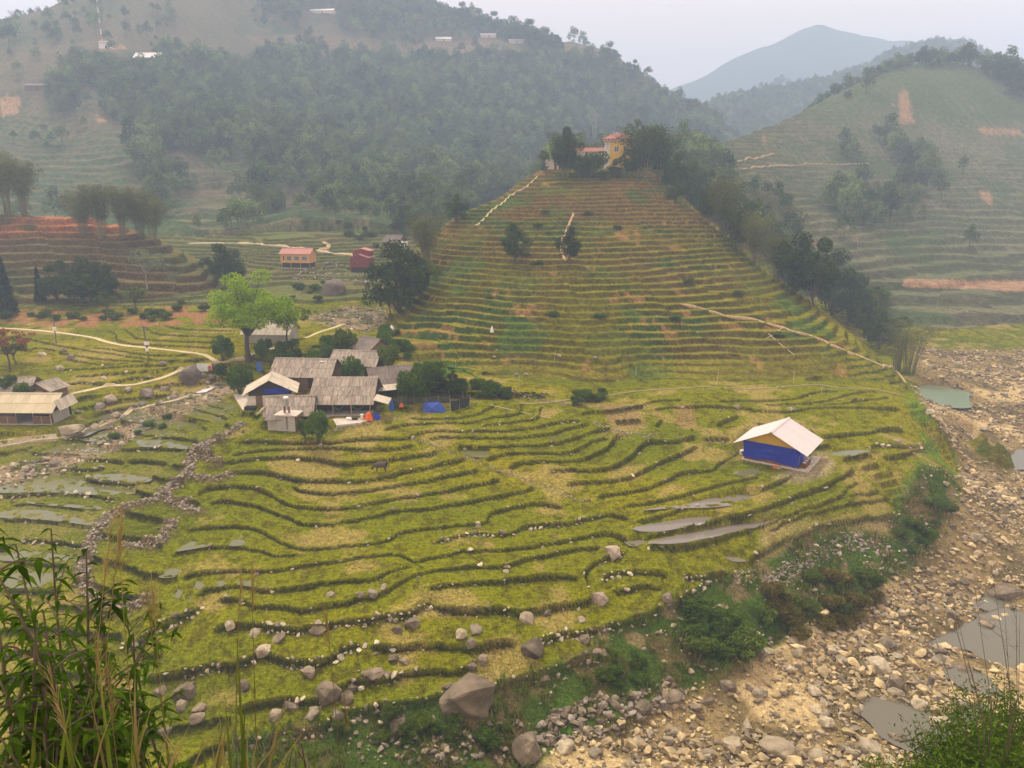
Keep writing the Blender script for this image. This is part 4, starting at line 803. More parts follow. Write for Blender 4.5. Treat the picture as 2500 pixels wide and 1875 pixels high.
# ------------------------------------------------------------------ woods on the mountain (one mass)
def forest_meshes():
    out = []
    for i in range(5):
        rg = np.random.default_rng(200+i); g = Geo(); h = rg.uniform(7.5, 10.5); r = rg.uniform(2.6, 3.6)
        tube(g, [(0, 0, -1), (0, 0, h*.6)], [.2, .1], 4); nb = 9
        for k in range(nb):
            a = 2.4*k; rr = r*math.sqrt(k/nb)*.8; z = h*(.22+.68*(1-(rr/r)**2)*rg.uniform(.7, 1.05)); leaves(g, clump_pts(rg, (rr*math.cos(a), rr*math.sin(a), z), r*.46, 46, 1.0), .85, .6, .45, rg=rg)
        me = g.mesh('forest_tree'); me.materials.append(ML['forest']); out.append(me)
    for i in range(2):
        a, b = bamboo(230+i, 10, 3.2, 8, 330, .95, .08, .25); b.materials.append(ML['bamboo']); out.append(b)
    return out
FM = forest_meshes()
def sample(R, A, H, mask, dens):
    """random points on grid cells where mask, dens per square metre"""
    n_r, n_a = H.shape; dr = np.gradient(R)[:, None]; area = dr*R[:, None]*(A[1]-A[0]); p = mask*dens*area
    m = rng.uniform(size=H.shape) < p; i, j = np.where(m); r = R[i]+rng.uniform(-.5, .5, len(i))*dr[i, 0]; a = np.clip(A[j]+rng.uniform(-.5, .5, len(i))*(A[1]-A[0]), A[0], A[-1])
    x, y = r*np.sin(a), r*np.cos(a); return x, y
F_POLY = [[(240,190),(330,150),(420,120),(560,165),(700,130),(800,140),(1100,150),(1350,145),(1500,155),(1640,245),(1740,290),(1790,380),(1200,500),(1050,570),(830,560),(780,510),(690,460),(600,395),(430,385),(380,360),(330,330),(250,280)],
          [(640,-60),(1010,-20),(1200,60),(1365,112),(1340,128),(1180,105),(1000,95),(760,75),(640,40)], [(310,330),(400,420),(440,520),(400,545),(340,430)], [(470,545),(640,540),(650,592),(480,595)], [(150,160),(260,150),(250,215),(160,215)], [(130,215),(200,220),(170,290),(110,285)], [(600,480),(660,460),(700,540),(640,530)]]
def forest_mask(U, V, Z, X, Y, H):
    m = np.zeros(U.shape)
    for p in F_POLY: m = np.maximum(m, in_poly(U, V, p)*1.0)
    m = m*(Z == 3)*(.35+.65*ss(.32, .5, fbm(X, Y, 40, 3, 161)))
    m = np.maximum(m, (Z == 3)*.10*ss(.45, .6, fbm(X, Y, 30, 3, 163)))
    m = np.maximum(m, (Z == 5)*.55); m = np.maximum(m, ((Z == 1) & (Y > 272) & (X > 12) | (Z != 3) & (Z != 5) & (Y > 560))*.6)
    rp = np.maximum.reduce([in_poly(U, V, q)*1.0 for q in [[(2060,520),(2110,450),(2160,470),(2240,440),(2262,540),(2180,560),(2080,560)], [(2120,330),(2260,370),(2280,450),(2200,430)], [(2030,330),(2080,360),(2130,420),(2090,440)]]])
    return np.maximum(m, (Z == 4)*(rp*.5+.012*ss(.5, .6, fbm(X, Y, 35, 3, 165))))
px, py = sample(R2, AZ[::2], H2, forest_mask(U2, V2, Z2, X2, Y2, H2), .045); qx, qy = sample(R1, AZ, H1, forest_mask(U1, V1, Z1, X1, Y1, H1)*(R1[:, None] > 230), .075)
px = np.r_[px, qx]; py = np.r_[py, qy]
bl2 = np.zeros(len(px), bool)
for k_ in ('radio', 'long', 'lone', 'ridge_a', 'ridge_b', 'ridge_c', 'ridge_d'): bl2 |= (np.abs(px-BPOS[k_].x) < BL[k_][2]/2+5) & (py > BPOS[k_].y-34) & (py < BPOS[k_].y+BL[k_][3]+3)

for k_ in ('yellow', 'redroof', 'cream'): bl2 |= (np.abs(px-BPOS[k_].x) < BL[k_][2]/2+2.5) & (py > BPOS[k_].y-30) & (py < BPOS[k_].y+BL[k_][3]+2.5)
px, py = px[~bl2], py[~bl2]; n = len(px); pz = ground(px, py)-.3; sc0 = np.where(py > 330, 1.3, 1.0)*rng.uniform(.4, 1.25, n)*(.7+.6*vnoise(px, py, 25, 167)); 
rid = rng.choice(7, n, p=[.18, .18, .18, .18, .16, .06, .06])
scatter('mountain_forest', np.c_[px, py, pz], np.c_[rng.normal(0, .06, n), rng.normal(0, .06, n), rng.uniform(0, 6.28, n)], np.c_[sc0, sc0, sc0*rng.uniform(.85, 1.2, n)], rid, FM)
print('forest trees', n)
# ================================================================== BUILDINGS
MT = dict(grey=mat('roof_weathered', (.33, .28, .215), .9, 2.2, .4, .2, .18, stretch=(5, .7, 1), col2=(.20, .16, .12)), dgrey=mat('roof_dark', (.19, .155, .125), .9, 2.2, .35, .2, .15, stretch=(5, .7, 1), col2=(.13, .11, .09)), cream=mat('roof_cream', (.50, .43, .27), .8, 2, .18, .1, .08, stretch=(4, .7, 1)),
          pale=mat('roof_pale', (.52, .45, .33), .85, 2, .25, .1, .12, stretch=(4, .7, 1), col2=(.40, .34, .25)), white=mat('roof_white', (.56, .51, .485), .6, 2, .08, .05, .03), redroof=mat('roof_red', (.27, .085, .06), .7, 2, .2, .1, .08), pinkroof=mat('roof_pink', (.40, .16, .13), .7, 2, .15, .1, .06),
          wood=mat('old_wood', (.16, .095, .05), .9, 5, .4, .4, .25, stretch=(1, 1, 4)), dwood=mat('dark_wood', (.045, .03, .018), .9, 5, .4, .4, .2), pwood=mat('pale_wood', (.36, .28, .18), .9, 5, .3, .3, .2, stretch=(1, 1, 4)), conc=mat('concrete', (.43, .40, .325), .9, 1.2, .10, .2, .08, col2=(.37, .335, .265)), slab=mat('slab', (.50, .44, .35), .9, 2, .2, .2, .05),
          blue=mat('blue_tarp', (.006, .022, .30), .45, 1.6, .3, .8, .05, .08), blue2=mat('blue_tarp_pale', (.025, .07, .34), .5, 2.5, .3, .8, .1, .06), orange=mat('orange_tarp', (.72, .13, .015), .55, 2.5, .25, .7, .05, .06), hutyel=mat('hut_panel', (.52, .31, .012), .75, 1.5, .1, .05), yellow=mat('yellow_wall', (.66, .42, .06), .85, 1.5, .15, .1), orangew=mat('apricot_wall', (.62, .34, .12), .85, 1.5, .12, .1), red=mat('red_wall', (.20, .028, .03), .8, 2, .2, .2, stretch=(5, 5, 1)),
          whitew=mat('white_wall', (.72, .70, .66), .85, 1.5, .1, .1), creamw=mat('cream_wall', (.62, .54, .42), .85, 1.5, .15, .1), glass=mat('pane', (.05, .06, .07), .15, 2, .1, 0, spec=.6), net=mat('black_net', (.025, .028, .03), .9, 3, .3, .3), netg=mat('green_net', (.07, .075, .045), .9, 3, .3, .3), metal=mat('steel', (.45, .44, .42), .35, 3, .15, .05, metal=.8), pink=mat('pink_cloth', (.55, .12, .16), .9, 4, .2, .3), redc=mat('red_cloth', (.5, .03, .035), .9, 4, .2, .3), purple=mat('purple_cloth', (.14, .07, .22), .9, 4, .2, .3), green=mat('green_cloth', (.16, .30, .05), .9, 4, .2, .3), brownp=mat('brown_panel', (.18, .06, .022), .8, 3, .25, .2), brick=mat('brick_base', (.20, .085, .06), .9, 4, .3, .3), bluel=mat('blue_plastic', (.05, .12, .35), .5, 3, .15, .1))
def box(g, x0, x1, y0, y1, z0, z1):
    V = [(x0, y0, z0), (x1, y0, z0), (x1, y1, z0), (x0, y1, z0), (x0, y0, z1), (x1, y0, z1), (x1, y1, z1), (x0, y1, z1)]
    g.add(V, [[0, 3, 2, 1], [4, 5, 6, 7], [0, 1, 5, 4], [1, 2, 6, 5], [2, 3, 7, 6], [3, 0, 4, 7]])
def prism(g, poly, axis, a0, a1):
    """poly of (p,z) quads/triangles padded; extruded along axis 'x' or 'y'"""
    n = len(poly); V = []
    for a in (a0, a1):
        for p, z in poly: V.append((a, p, z) if axis == 'x' else (p, a, z))
    F = [[i, (i+1) % n, n+(i+1) % n, n+i] for i in range(n)]
    if n == 3: F += [[0, 1, 2, 2], [3, 4, 5, 5]]
    if n == 4: F += [[3, 2, 1, 0], [4, 5, 6, 7]]
    g.add(V, F)
def bx(name, parent, m, *b):
    g = Geo(); box(g, *b); return obj(name, g.mesh(name), parent, m)
def px_(name, parent, m, poly, axis, a0, a1):
    n = len(poly)
    me = bpy.data.meshes.new(name); V = []
    for a in (a0, a1):
        for p, z in poly: V.append((a, p, z) if axis == 'x' else (p, a, z))
    me.from_pydata(V, [], [[i, (i+1) % n, n+(i+1) % n, n+i] for i in range(n)]+[list(range(n))[::-1], list(range(n, 2*n))]); me.update()
    bm = bmesh.new(); bm.from_mesh(me); bmesh.ops.recalc_face_normals(bm, faces=bm.faces); bm.to_mesh(me); bm.free()
    return obj(name, me, parent, m)
def sheet_mesh(w_, l_, corr=7, amp=.022, wob=0.0):
    n = corr*2; xs_ = np.linspace(0, w_, n+1); V = []
    for yy in (0.0, l_):
        for i, xx in enumerate(xs_): V.append((xx, yy, amp*(1 if i % 2 else -1)))
    F = [[i, i+1, n+1+i+1, n+1+i] for i in range(n)]
    return np_mesh('roof_sheet', V, F, True)
def frame_matrix(xax, yax, zax, o):
    return Matrix(((xax[0], yax[0], zax[0], o[0]), (xax[1], yax[1], zax[1], o[1]), (xax[2], yax[2], zax[2], o[2]), (0, 0, 0, 1)))
def roof_slope(parent, o, xdir, down, wid, length, nx, ny, m, jitter=.5, corr=7):
    """sheets laid from the ridge line at o along xdir, down the slope"""
    xdir = Vector(xdir).normalized(); down = Vector(down).normalized(); nrm = xdir.cross(down)
    if nrm.z < 0: o = Vector(o)+xdir*wid; xdir = -xdir; nrm = -nrm
    sw = wid/nx; sl_ = length/ny; me = sheet_mesh(sw*1.03, sl_+.10, corr); me.materials.append(m)
    for j in range(ny):
        for i in range(nx):
            q = obj('roof_sheet', me, parent)
            p = Vector(o)+xdir*(sw*i)+down*(sl_*j)+nrm*(.03+.028*(ny-1-j)+random.uniform(0, .012)*jitter)
            tilt = random.uniform(-.012, .012)*jitter; x2 = (xdir+down*tilt).normalized(); d2 = (down-xdir*tilt).normalized()
            q.matrix_local = frame_matrix(x2, d2, nrm, p)
def gable_roof(root, w_, d_, eave, rise, ridge, over, m, sheets, jitter=.5, corr=7, over2=None):
    """w_ along x, d_ along y (0..d_)"""
    ov = over; og = over if over2 is None else over2
    if ridge == 'x':
        half = d_/2+ov; r0 = eave+rise; sl_ = math.hypot(half, rise+ov*rise/(d_/2)); dz = (rise+ov*rise/(d_/2))/half
        for sgn in (-1, 1): roof_slope(root, (-w_/2-og, d_/2, r0), (1, 0, 0), (0, sgn, -dz), w_+2*og, sl_, sheets[0], sheets[1], m, jitter, corr)
        px_('ridge_cap', root, m, [(d_/2-.2, r0+.02), (d_/2, r0+.15), (d_/2+.2, r0+.02), (d_/2, r0+.09)], 'x', -w_/2-og-.02, w_/2+og+.02)
    else:
        half = w_/2+ov; dz = rise/(w_/2); sl_ = half*math.hypot(1, dz)
        for sgn in (-1, 1): roof_slope(root, (0, -og, eave+rise), (0, 1, 0), (sgn, 0, -dz), d_+2*og, sl_, sheets[0], sheets[1], m, jitter, corr)
        px_('ridge_cap', root, m, [(-.2, eave+rise+.02), (0, eave+rise+.15), (.2, eave+rise+.02), (0, eave+rise+.09)], 'y', -og-.02, d_+og+.02)
def gable_walls(root, w_, d_, eave, rise, ridge, m, front=True, th=.12, zb=-.8, gm=None, backm=None):
    if front: bx('front_wall', root, m, -w_/2, w_/2, 0, th, zb, eave)
    bx('back_wall', root, backm or m, -w_/2, w_/2, d_-th, d_, zb, eave)
    bx('side_wall', root, m, -w_/2, -w_/2+th, th, d_-th, zb, eave); bx('side_wall', root, m, w_/2-th, w_/2, th, d_-th, zb, eave)
    gm = gm or m
    if ridge == 'x':
        for x in (-w_/2, w_/2-th): px_('gable', root, gm, [(0.02, eave), (d_-.02, eave), (d_/2, eave+rise-.08)], 'x', x, x+th)
    else:
        for y in (0, d_-th): px_('gable', root, gm, [(-w_/2+.02, eave), (w_/2-.02, eave), (0, eave+rise-.08)], 'y', y, y+th)
def rootb(key, name, label, cat='house', dz=0.0):
    p = BPOS[key]; o = empty(name, (p.x, p.y, p.z+dz), math.radians(BL[key][1])); return tag(o, label, cat)
def post(root, x, y, z1, m, r=.07, z0=-.6, name='post'):
    g = Geo(); tube(g, [(x, y, z0), (x, y, z1)], [r, r*.9], 6); return obj(name, g.mesh(name, True), root, m)
def window(root, x, z, w_, h_, y=-.03, m='whitew', panes=2):
    f = Geo(); t = .06
    box(f, x-w_/2, x+w_/2, y-.03, y+.03, z+h_-t, z+h_); box(f, x-w_/2, x+w_/2, y-.03, y+.03, z, z+t)
    for k in range(panes+1):
        xx = x-w_/2+(w_-t)*k/panes; box(f, xx, xx+t, y-.028, y+.028, z+t, z+h_-t)
    o = obj('window', f.mesh('window'), root, MT[m]); g = Geo(); box(g, x-w_/2+t, x+w_/2-t, y-.005, y+.02, z+t, z+h_-t); obj('pane', g.mesh('pane'), o, MT['glass']); return o
def cloth(g, x0, x1, z1, z0, y, n=5, wave=.08):
    xs_ = np.linspace(x0, x1, n); V = []
    for i, x in enumerate(xs_):
        yy = y+wave*math.sin(i*2.1+x); V += [(x, yy, z1), (x, yy+.05*math.sin(i*1.3), (z0+z1)/2), (x, yy+wave*.5*math.cos(i), z0+.06*math.sin(i*2.7))]
    F = []
    for i in range(n-1): F += [[i*3, i*3+3, i*3+4, i*3+1], [i*3+1, i*3+4, i*3+5, i*3+2]]
    g.add(V, F)
def hang(name, label, cat, p, yaw, x0, x1, z1, z0, m, group=None):
    g = Geo(); cloth(g, x0, x1, z1, z0, 0); o = obj(name, g.mesh(name, True), None, m); o.location = p; o.rotation_euler.z = yaw; return tag(o, label, cat, group)
# ---- main farmhouse: open front with posts
r = rootb('main', 'farmhouse', 'long open-fronted farmhouse with patched grey corrugated roof above a bare yard')
w_, d_ = 8.6, 8.4
gable_roof(r, w_, d_, 2.15, 2.6, 'x', .55, MT['grey'], (9, 3), 1.0)
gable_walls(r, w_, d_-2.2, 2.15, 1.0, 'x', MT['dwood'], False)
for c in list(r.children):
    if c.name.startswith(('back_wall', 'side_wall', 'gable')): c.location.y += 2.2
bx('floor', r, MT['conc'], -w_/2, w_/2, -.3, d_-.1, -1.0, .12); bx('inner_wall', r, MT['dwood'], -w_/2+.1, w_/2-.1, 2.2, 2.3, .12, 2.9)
for x in (-4.2, -1.3, 1.4, 4.2): post(r, x, .05, 2.2, MT['pwood'], .09)
bx('beam', r, MT['pwood'], -w_/2, w_/2, -.02, .12, 2.05, 2.2)
for x in (-.9, 2.0): px_('brace', r, MT['wood'], [(0.0, 4.2), (.12, 4.2), (-3.0, 2.55), (-3.12, 2.55)], 'x', x, x+.06)
roof_slope(r, (4.95, 1.9, 2.75), (0, -1, 0), (1, 0, -.28), 3.4, 2.2, 3, 1, MT['pale'])
for k, x in enumerate((-.6, 2.3)):
    g = Geo(); pts = [(x-.95+.38*i, .25, 1.45-.75*math.sin(math.pi*i/5)) for i in range(6)]; V = []
    for q in pts: V += [(q[0], q[1]-.28, q[2]+.12), (q[0], q[1], q[2]), (q[0], q[1]+.28, q[2]+.12)]
    F = []
    for i in range(5): F += [[i*3, i*3+3, i*3+4, i*3+1], [i*3+1, i*3+4, i*3+5, i*3+2]]
    g.add(V, F); tube(g, [(x-.95, .25, 1.45), (x-1.15, .1, 1.85)], [.015, .015], 4); tube(g, [(x+.95, .25, 1.45), (x+1.1, .1, 1.85)], [.015, .015], 4)
    h_ = obj('hammock', g.mesh('hammock', True), None, MT['green']); h_.location = r.location; h_.rotation_euler = r.rotation_euler; tag(h_, ('green hammock slung between the middle posts of the farmhouse', 'green hammock slung beside the right posts of the farmhouse')[k], 'hammock')
# ---- house behind it to the left
r = rootb('back', 'farmhouse', 'weathered plank farmhouse with grey ribbed roof and one pale roof patch'); gable_roof(r, 9.6, 6.5, 2.2, 2.0, 'x', .5, MT['grey'], (10, 2), 1.0); gable_walls(r, 9.6, 6.5, 2.2, 2.0, 'x', MT['wood'])
bx('door', r, MT['dwood'], 1.2, 2.2, -.06, 0, 0, 1.9); bx('roof_patch', r, MT['whitew'], 2.6, 3.2, 2.35, 2.9, 3.86, 3.9).rotation_euler = (0, 0, 0)
for c in r.children:
    if c.name.startswith('roof_patch'): c.rotation_euler.x = 0; c.location.z = .02
# ---- gabled house with cream roof and blue tarp
r = rootb('gable', 'house', 'house with broad cream gable roof and blue tarp under its front gable'); gable_roof(r, 6.8, 5.2, 2.3, 1.75, 'y', .6, MT['pale'], (5, 2), .4); gable_walls(r, 6.8, 5.2, 2.3, 1.75, 'y', MT['creamw'], True, gm=MT['dwood'])
bx('lintel', r, MT['dwood'], -3.2, 3.2, -.1, 0, 1.7, 2.35); g = Geo(); cloth(g, -.9, 2.9, 2.75, 1.9, -.16, 9, .05); obj('tarp', g.mesh('tarp', True), r, MT['blue']); bx('door', r, MT['wood'], -2.2, -1.2, -.05, 0, 0, 1.7)
# ---- small front house
r = rootb('small', 'house', 'small house with sagging grey ribbed roof behind the concrete privy'); gable_roof(r, 6.0, 5.0, 2.0, 1.75, 'x', .55, MT['grey'], (6, 2), 1.2); gable_walls(r, 6.0, 5.0, 2.0, 1.75, 'x', MT['dwood'])
roof_slope(r, (-3.3, .3, 2.6), (0, 1, 0), (-1, 0, -.75), 3.6, 1.6, 3, 1, MT['grey'], 1.0); roof_slope(r, (-2.9, -.5, 1.95), (1, 0, 0), (0, -1, -.32), 2.6, 1.5, 2, 1, MT['dgrey'], 1.0)
bx('lean_to_wall', r, MT['conc'], -2.7, -.9, -1.5, -1.4, -.6, 1.3)
# ---- privy with water tank
r = rootb('privy', 'privy', 'concrete privy block with brown door and flat slab roof', 'outhouse'); bx('wall', r, MT['conc'], -1.3, 1.3, 0, 2.2, -.8, 2.25); bx('roof_slab', r, MT['slab'], -1.55, 1.75, -.25, 2.4, 2.25, 2.42); bx('door', r, MT['brownp'], 1.3, 1.36, .25, 1.75, 0, 2.05); bx('stain', r, MT['dgrey'], .05, .32, -.006, 0, .2, 2.2)
p = BPOS['privy']; t = empty('water_tank', (p.x-.1, p.y+1.2, p.z+2.42)); tag(t, 'steel water tank on brick legs on top of the privy', 'water tank')
for dx in (-.38, .25): bx('leg', t, MT['brick'], dx, dx+.18, -.2, .2, 0, 1.0)
g = Geo(); zz = np.linspace(1.0, 2.15, 9); tube(g, [(0, 0, z) for z in zz], [.36+.02*(i % 2) for i in range(9)], 14); obj('drum', g.mesh('drum', True), t, MT['metal']); g = Geo(); tube(g, [(0, 0, 2.12), (0, 0, 2.25), (0, 0, 2.36), (0, 0, 2.42)], [.40, .40, .2, .05], 14); obj('lid', g.mesh('lid', True), t, MT['whitew']); bx('shelf', t, MT['conc'], -.45, .5, -.3, .3, .96, 1.02)
# ---- the others of the farm
r = rootb('right', 'house', 'dark-roofed house set askew beside the bright round bush'); gable_roof(r, 6.4, 5.6, 2.0, 1.9, 'x', .5, MT['dgrey'], (6, 3), .5); gable_walls(r, 6.4, 5.6, 2.0, 1.9, 'x', MT['dwood'])
roof_slope(r, (-3.2, -.5, 1.8), (1, 0, 0), (0, -1, -.22), 4.6, 2.0, 4, 1, MT['pale'], .8)
for x in (-2.9, 1.1): post(r, x, -2.3, 1.4, MT['wood'], .06)
r = rootb('upper', 'house', 'grey-roofed house between the farmhouse and the small hillside hut'); gable_roof(r, 7.8, 5.4, 2.0, 1.7, 'x', .5, MT['grey'], (8, 2), .6); gable_walls(r, 7.8, 5.4, 2.0, 1.7, 'x', MT['dwood'])
r = rootb('top', 'hut', 'small square hut with brown roof and red washing under its eaves', 'hut'); gable_roof(r, 4.4, 4.6, 2.3, 1.4, 'x', .5, MT['dgrey'], (4, 2), .6); gable_walls(r, 4.4, 4.6, 2.3, 1.4, 'x', MT['wood'], backm=MT['creamw'])
p = BPOS['top']
for k, (dx, m_, nm) in enumerate(((-1.2, 'pink', 'pink'), (-.4, 'redc', 'red'), (.5, 'redc', 'crimson'), (1.2, 'whitew', 'white'))):
    q = Vector((p.x, p.y, p.z))+Matrix.Rotation(math.radians(-38), 3, 'Z') @ Vector((dx, -.35, 0)); hang('washing', nm+' washing hung under the eaves of the small brown-roofed hut', 'laundry', q, math.radians(-38), -.3, .3, 2.0, .9, MT[m_])
r = rootb('behind', 'house', 'long grey-roofed house standing behind the bright green tree'); gable_roof(r, 9.0, 6.0, 2.1, 1.8, 'x', .5, MT['pale'], (9, 2), 1.2); gable_walls(r, 9.0, 6.0, 2.1, 1.8, 'x', MT['conc'])
# ---- barn by the stream
r = rootb('barn', 'barn', 'open livestock barn with long cream ribbed roof beside the rocky stream', 'barn'); gable_roof(r, 13.5, 5.2, 2.35, 1.75, 'x', .55, MT['cream'], (13, 2), .25)
bx('back_wall', r, MT['dwood'], -6.7, 6.7, 5.0, 5.12, -.8, 2.3); bx('side_wall', r, MT['conc'], 6.5, 6.66, .6, 4.6, -1.4, 1.75); bx('floor', r, MT['conc'], -6.7, 6.7, -.2, 5.1, -1.4, .1)
px_('gable', r, MT['dwood'], [(.3, 2.35), (4.9, 2.35), (2.6, 3.95)], 'x', 6.3, 6.4)
roof_slope(r, (7.28, .1, 3.6), (0, 1, 0), (.55, 0, -1), 4.8, 1.6, 4, 1, MT['pale'], 1.0)
for x in (-6.4, -3.8, -1.2, 1.3, 3.9, 6.5): post(r, x, .1, 2.4, MT['pwood'], .09)
for x0 in (-6.4, -1.2, 3.9):
    pn = empty('pen', (0, 0, 0)); pn.parent = r
    for z in np.arange(.15, 1.25, .2): bx('board', pn, MT['wood'], x0, x0+2.55, -.02, .03, z, z+.17)
    bx('pen_post', pn, MT['pwood'], x0+1.2, x0+1.3, -.08, -.02, -.3, 1.3)
for k, (kk, lab) in enumerate((('shed_a', 'low shed with sagging grey roof behind the cream-roofed barn'), ('shed_b', 'small tumbledown shed with twin grey roofs beside the barn path'))):
    r = rootb(kk, 'shed', lab, 'shed'); ww, dd_ = BL[kk][2], BL[kk][3]; gable_roof(r, ww, dd_, 1.7, 1.0, 'x' if k == 0 else 'y', .4, MT['grey'], (4, 2), 1.5); gable_walls(r, ww, dd_, 1.7, 1.0, 'x' if k == 0 else 'y', MT['wood'])
    roof_slope(r, (-ww/2, -.3, 1.5), (1, 0, 0), (0, -1, -.25), ww*.8, 1.4, 3, 1, MT['dgrey'], 1.5)
# ---- blue hut in the field
r = rootb('hut', 'hut', 'new hut with white gable roof, yellow gable and blue tarp walls', 'hut'); w_, d_ = 7.2, 6.4
gable_roof(r, w_, d_, 3.0, 1.75, 'y', 1.15, MT['white'], (6, 1), .15, 10, .9)
bx('floor', r, MT['slab'], -w_/2-.2, w_/2+1.3, -.15, d_, -.9, .22)
for x in (-w_/2+.08, -1.0, 1.1, w_/2-.08):
    for y in (.06, d_-.1): bx('post', r, MT['pwood'], x-.06, x+.06, y-.05, y+.07, .0, 3.0)
px_('gable_panel', r, MT['hutyel'], [(-w_/2-.12, 2.72), (w_/2+.12, 2.72), (w_/2+.12, 2.98), (0, 4.6), (-w_/2-.12, 2.98)], 'y', -.03, .03); px_('gable_panel', r, MT['hutyel'], [(-w_/2, 2.8), (w_/2, 2.8), (w_/2, 2.98), (0, 4.6), (-w_/2, 2.98)], 'y', d_-.05, d_)
bx('brick_base', r, MT['brick'], -w_/2, w_/2, .0, .15, .22, .62); bx('side_wall', r, MT['hutyel'], -w_/2, -w_/2+.05, .2, d_, .22, 3.0); bx('back_wall', r, MT['pwood'], -w_/2, w_/2, d_-.1, d_-.05, .22, 2.8)
def tarp(name, parent, x0, x1, z0, z1, y, seed, nx=26, nz=12, m=None):
    rg = np.random.default_rng(seed); X_, Z_ = np.meshgrid(np.linspace(0, 1, nx), np.linspace(0, 1, nz)); sagx = x0+(x1-x0)*X_+.06*np.sin(Z_*5+X_*3)
    Y_ = y-.05-.14*(fbm(X_*6+seed, Z_*6-seed, 1.2, 3, seed)-.3)-.10*np.exp(-((Z_-.5-.12*(X_-.5))/.07)**2)*np.exp(-((X_-.45)/.3)**2); zz_ = z0+(z1-z0)*Z_+(1-Z_)*.12*np.sin(X_*9+seed)
    return obj(name, np_mesh(name, np.stack([sagx, Y_, zz_], -1).reshape(-1, 3), quads(nz, nx), True), parent, m or MT['blue'])
tarp('tarp', r, -w_/2-.1, w_/2-.75, .58, 2.85, -.06, 3); tarp('tarp', r, w_/2-.95, w_/2+.1, .45, 2.8, -.14, 8, 10, 12)
g = Geo(); cloth(g, .1, 2.2, 2.7, .6, 0, 9, .06); t_ = obj('tarp', g.mesh('tarp', True), r, MT['blue']); t_.location = (w_/2+.08, 0, 0); t_.rotation_euler.z = math.radians(90)
def near_hut(dx, dy, dz=.22):
    q = BPOS['hut']; return Vector((q.x, q.y, q.z+dz))+Matrix.Rotation(math.radians(-35), 3, 'Z') @ Vector((dx, dy, 0))
for k, dy in enumerate((.8, 1.7, 2.6)):
    q = near_hut(w_/2+.55, dy); t = empty('wooden_chest', q, math.radians(-35)); tag(t, ('wooden chest nearest the tarp corner of the blue hut', 'wooden chest in the middle of the row beside the blue hut', 'wooden chest at the far end of the row beside the blue hut')[k], 'chest'); bx('body', t, MT['brownp'], -.3, .3, -.3, .3, 0, .62); bx('lid', t, MT['brick'], -.34, .34, -.34, .34, .62, .7); bx('tray', t, MT['whitew'], -.2, .2, -.15, .2, .7, .78)
for k in range(2):
    q = near_hut(.9+.5*k, -.7, .0); g = Geo(); box(g, -.28, .28, -.2, .2, 0, .2); box(g, -.2, .22, -.15, .18, .2, .32); o = obj('sack', g.mesh('sack'), None, MT['orange'] if k == 0 else MT['pwood']); o.location = (q.x, q.y, float(ground(q.x, q.y)[0])); o.rotation_euler.z = .4*k; tag(o, ('orange sack lying against the brick base of the blue hut', 'pale sack lying against the brick base of the blue hut')[k], 'sack')
q = near_hut(-w_/2-.7, 2.2, .4); g = Geo(); box(g, -.5, .5, -.3, .3, 0, .6); o = obj('white_crate', g.mesh('white_crate'), None, MT['whitew']); o.location = (q.x, q.y, float(ground(q.x, q.y)[0])); tag(o, 'white crate standing at the left side of the blue hut', 'crate'); g = Geo(); box(g, -.4, .4, -.31, -.29, .2, .45); obj('panel', g.mesh('panel'), o, MT['dwood'])
# ---- hill-top houses
r = rootb('yellow', 'villa', 'two-storey yellow villa with red hipped roof among hilltop trees'); w_, d_, hh = 8.6, 8.0, 8.4
bx('wall', r, MT['yellow'], -w_/2+1.6, w_/2, 0, d_, -1.5, hh); bx('porch_wall', r, MT['whitew'], -w_/2, -w_/2+1.6, 1.2, d_, -1.5, hh); bx('cornice', r, MT['orangew'], -w_/2-.5, w_/2+.5, -.5, d_+.5, hh, hh+.5); bx('eaves', r, MT['redroof'], -w_/2-.9, w_/2+.9, -.9, d_+.9, hh+.5, hh+.75)
for i in range(9): bx('corbel', r, MT['whitew'], -w_/2-.6+i*1.12, -w_/2-.3+i*1.12, -.85, -.6, hh+.18, hh+.5)
me = bpy.data.meshes.new('roof'); e = (-w_/2-.9, w_/2+.9, -.9, d_+.9); me.from_pydata([(e[0], e[2], hh+.75), (e[1], e[2], hh+.75), (e[1], e[3], hh+.75), (e[0], e[3], hh+.75), (-.6, d_/2, hh+3.0), (.6, d_/2, hh+3.0)], [], [[0, 1, 5, 4], [1, 2, 5], [2, 3, 4, 5], [3, 0, 4]]); obj('roof', me, r, MT['redroof'])
for x in (-w_/2+.1, -w_/2+1.2): bx('column', r, MT['whitew'], x, x+.3, -.1, .2, -1.5, hh)
for x in (-.6, 2.4): window(r, x, 5.2, 1.3, 1.6); window(r, x, 1.4, 1.3, 1.6)
for y in (2.0, 5.0):
    wd = window(r, 0, 5.2, 1.2, 1.6, 0); wd.rotation_euler.z = math.radians(90); wd.location = (w_/2+.03, y, 0)
r = rootb('redroof', 'house', 'long grey-walled house with red roof on the hilltop'); gable_roof(r, 11.2, 5.0, 5.0, 1.1, 'x', .6, MT['redroof'], (6, 1), .2); gable_walls(r, 11.2, 5.0, 5.0, 1.1, 'x', MT['creamw'], gm=MT['brownp']); bx('end_cladding', r, MT['brownp'], 5.6, 5.65, .2, 4.8, 1.0, 4.9)
window(r, -2.5, 2.6, .9, 1.2); window(r, 1.4, 2.6, .9, 1.2); bx('door', r, MT['wood'], 3.0, 4.0, -.06, 0, 1.2, 3.4)
roof_slope(r, (-1.4, -.3, 2.3), (1, 0, 0), (0, -1, -.55), 7.4, 2.6, 7, 1, MT['pale'], .4)
for x in (-1.2, 2.4, 5.8): post(r, x, -2.4, 1.2, MT['wood'], .07, -1.0)
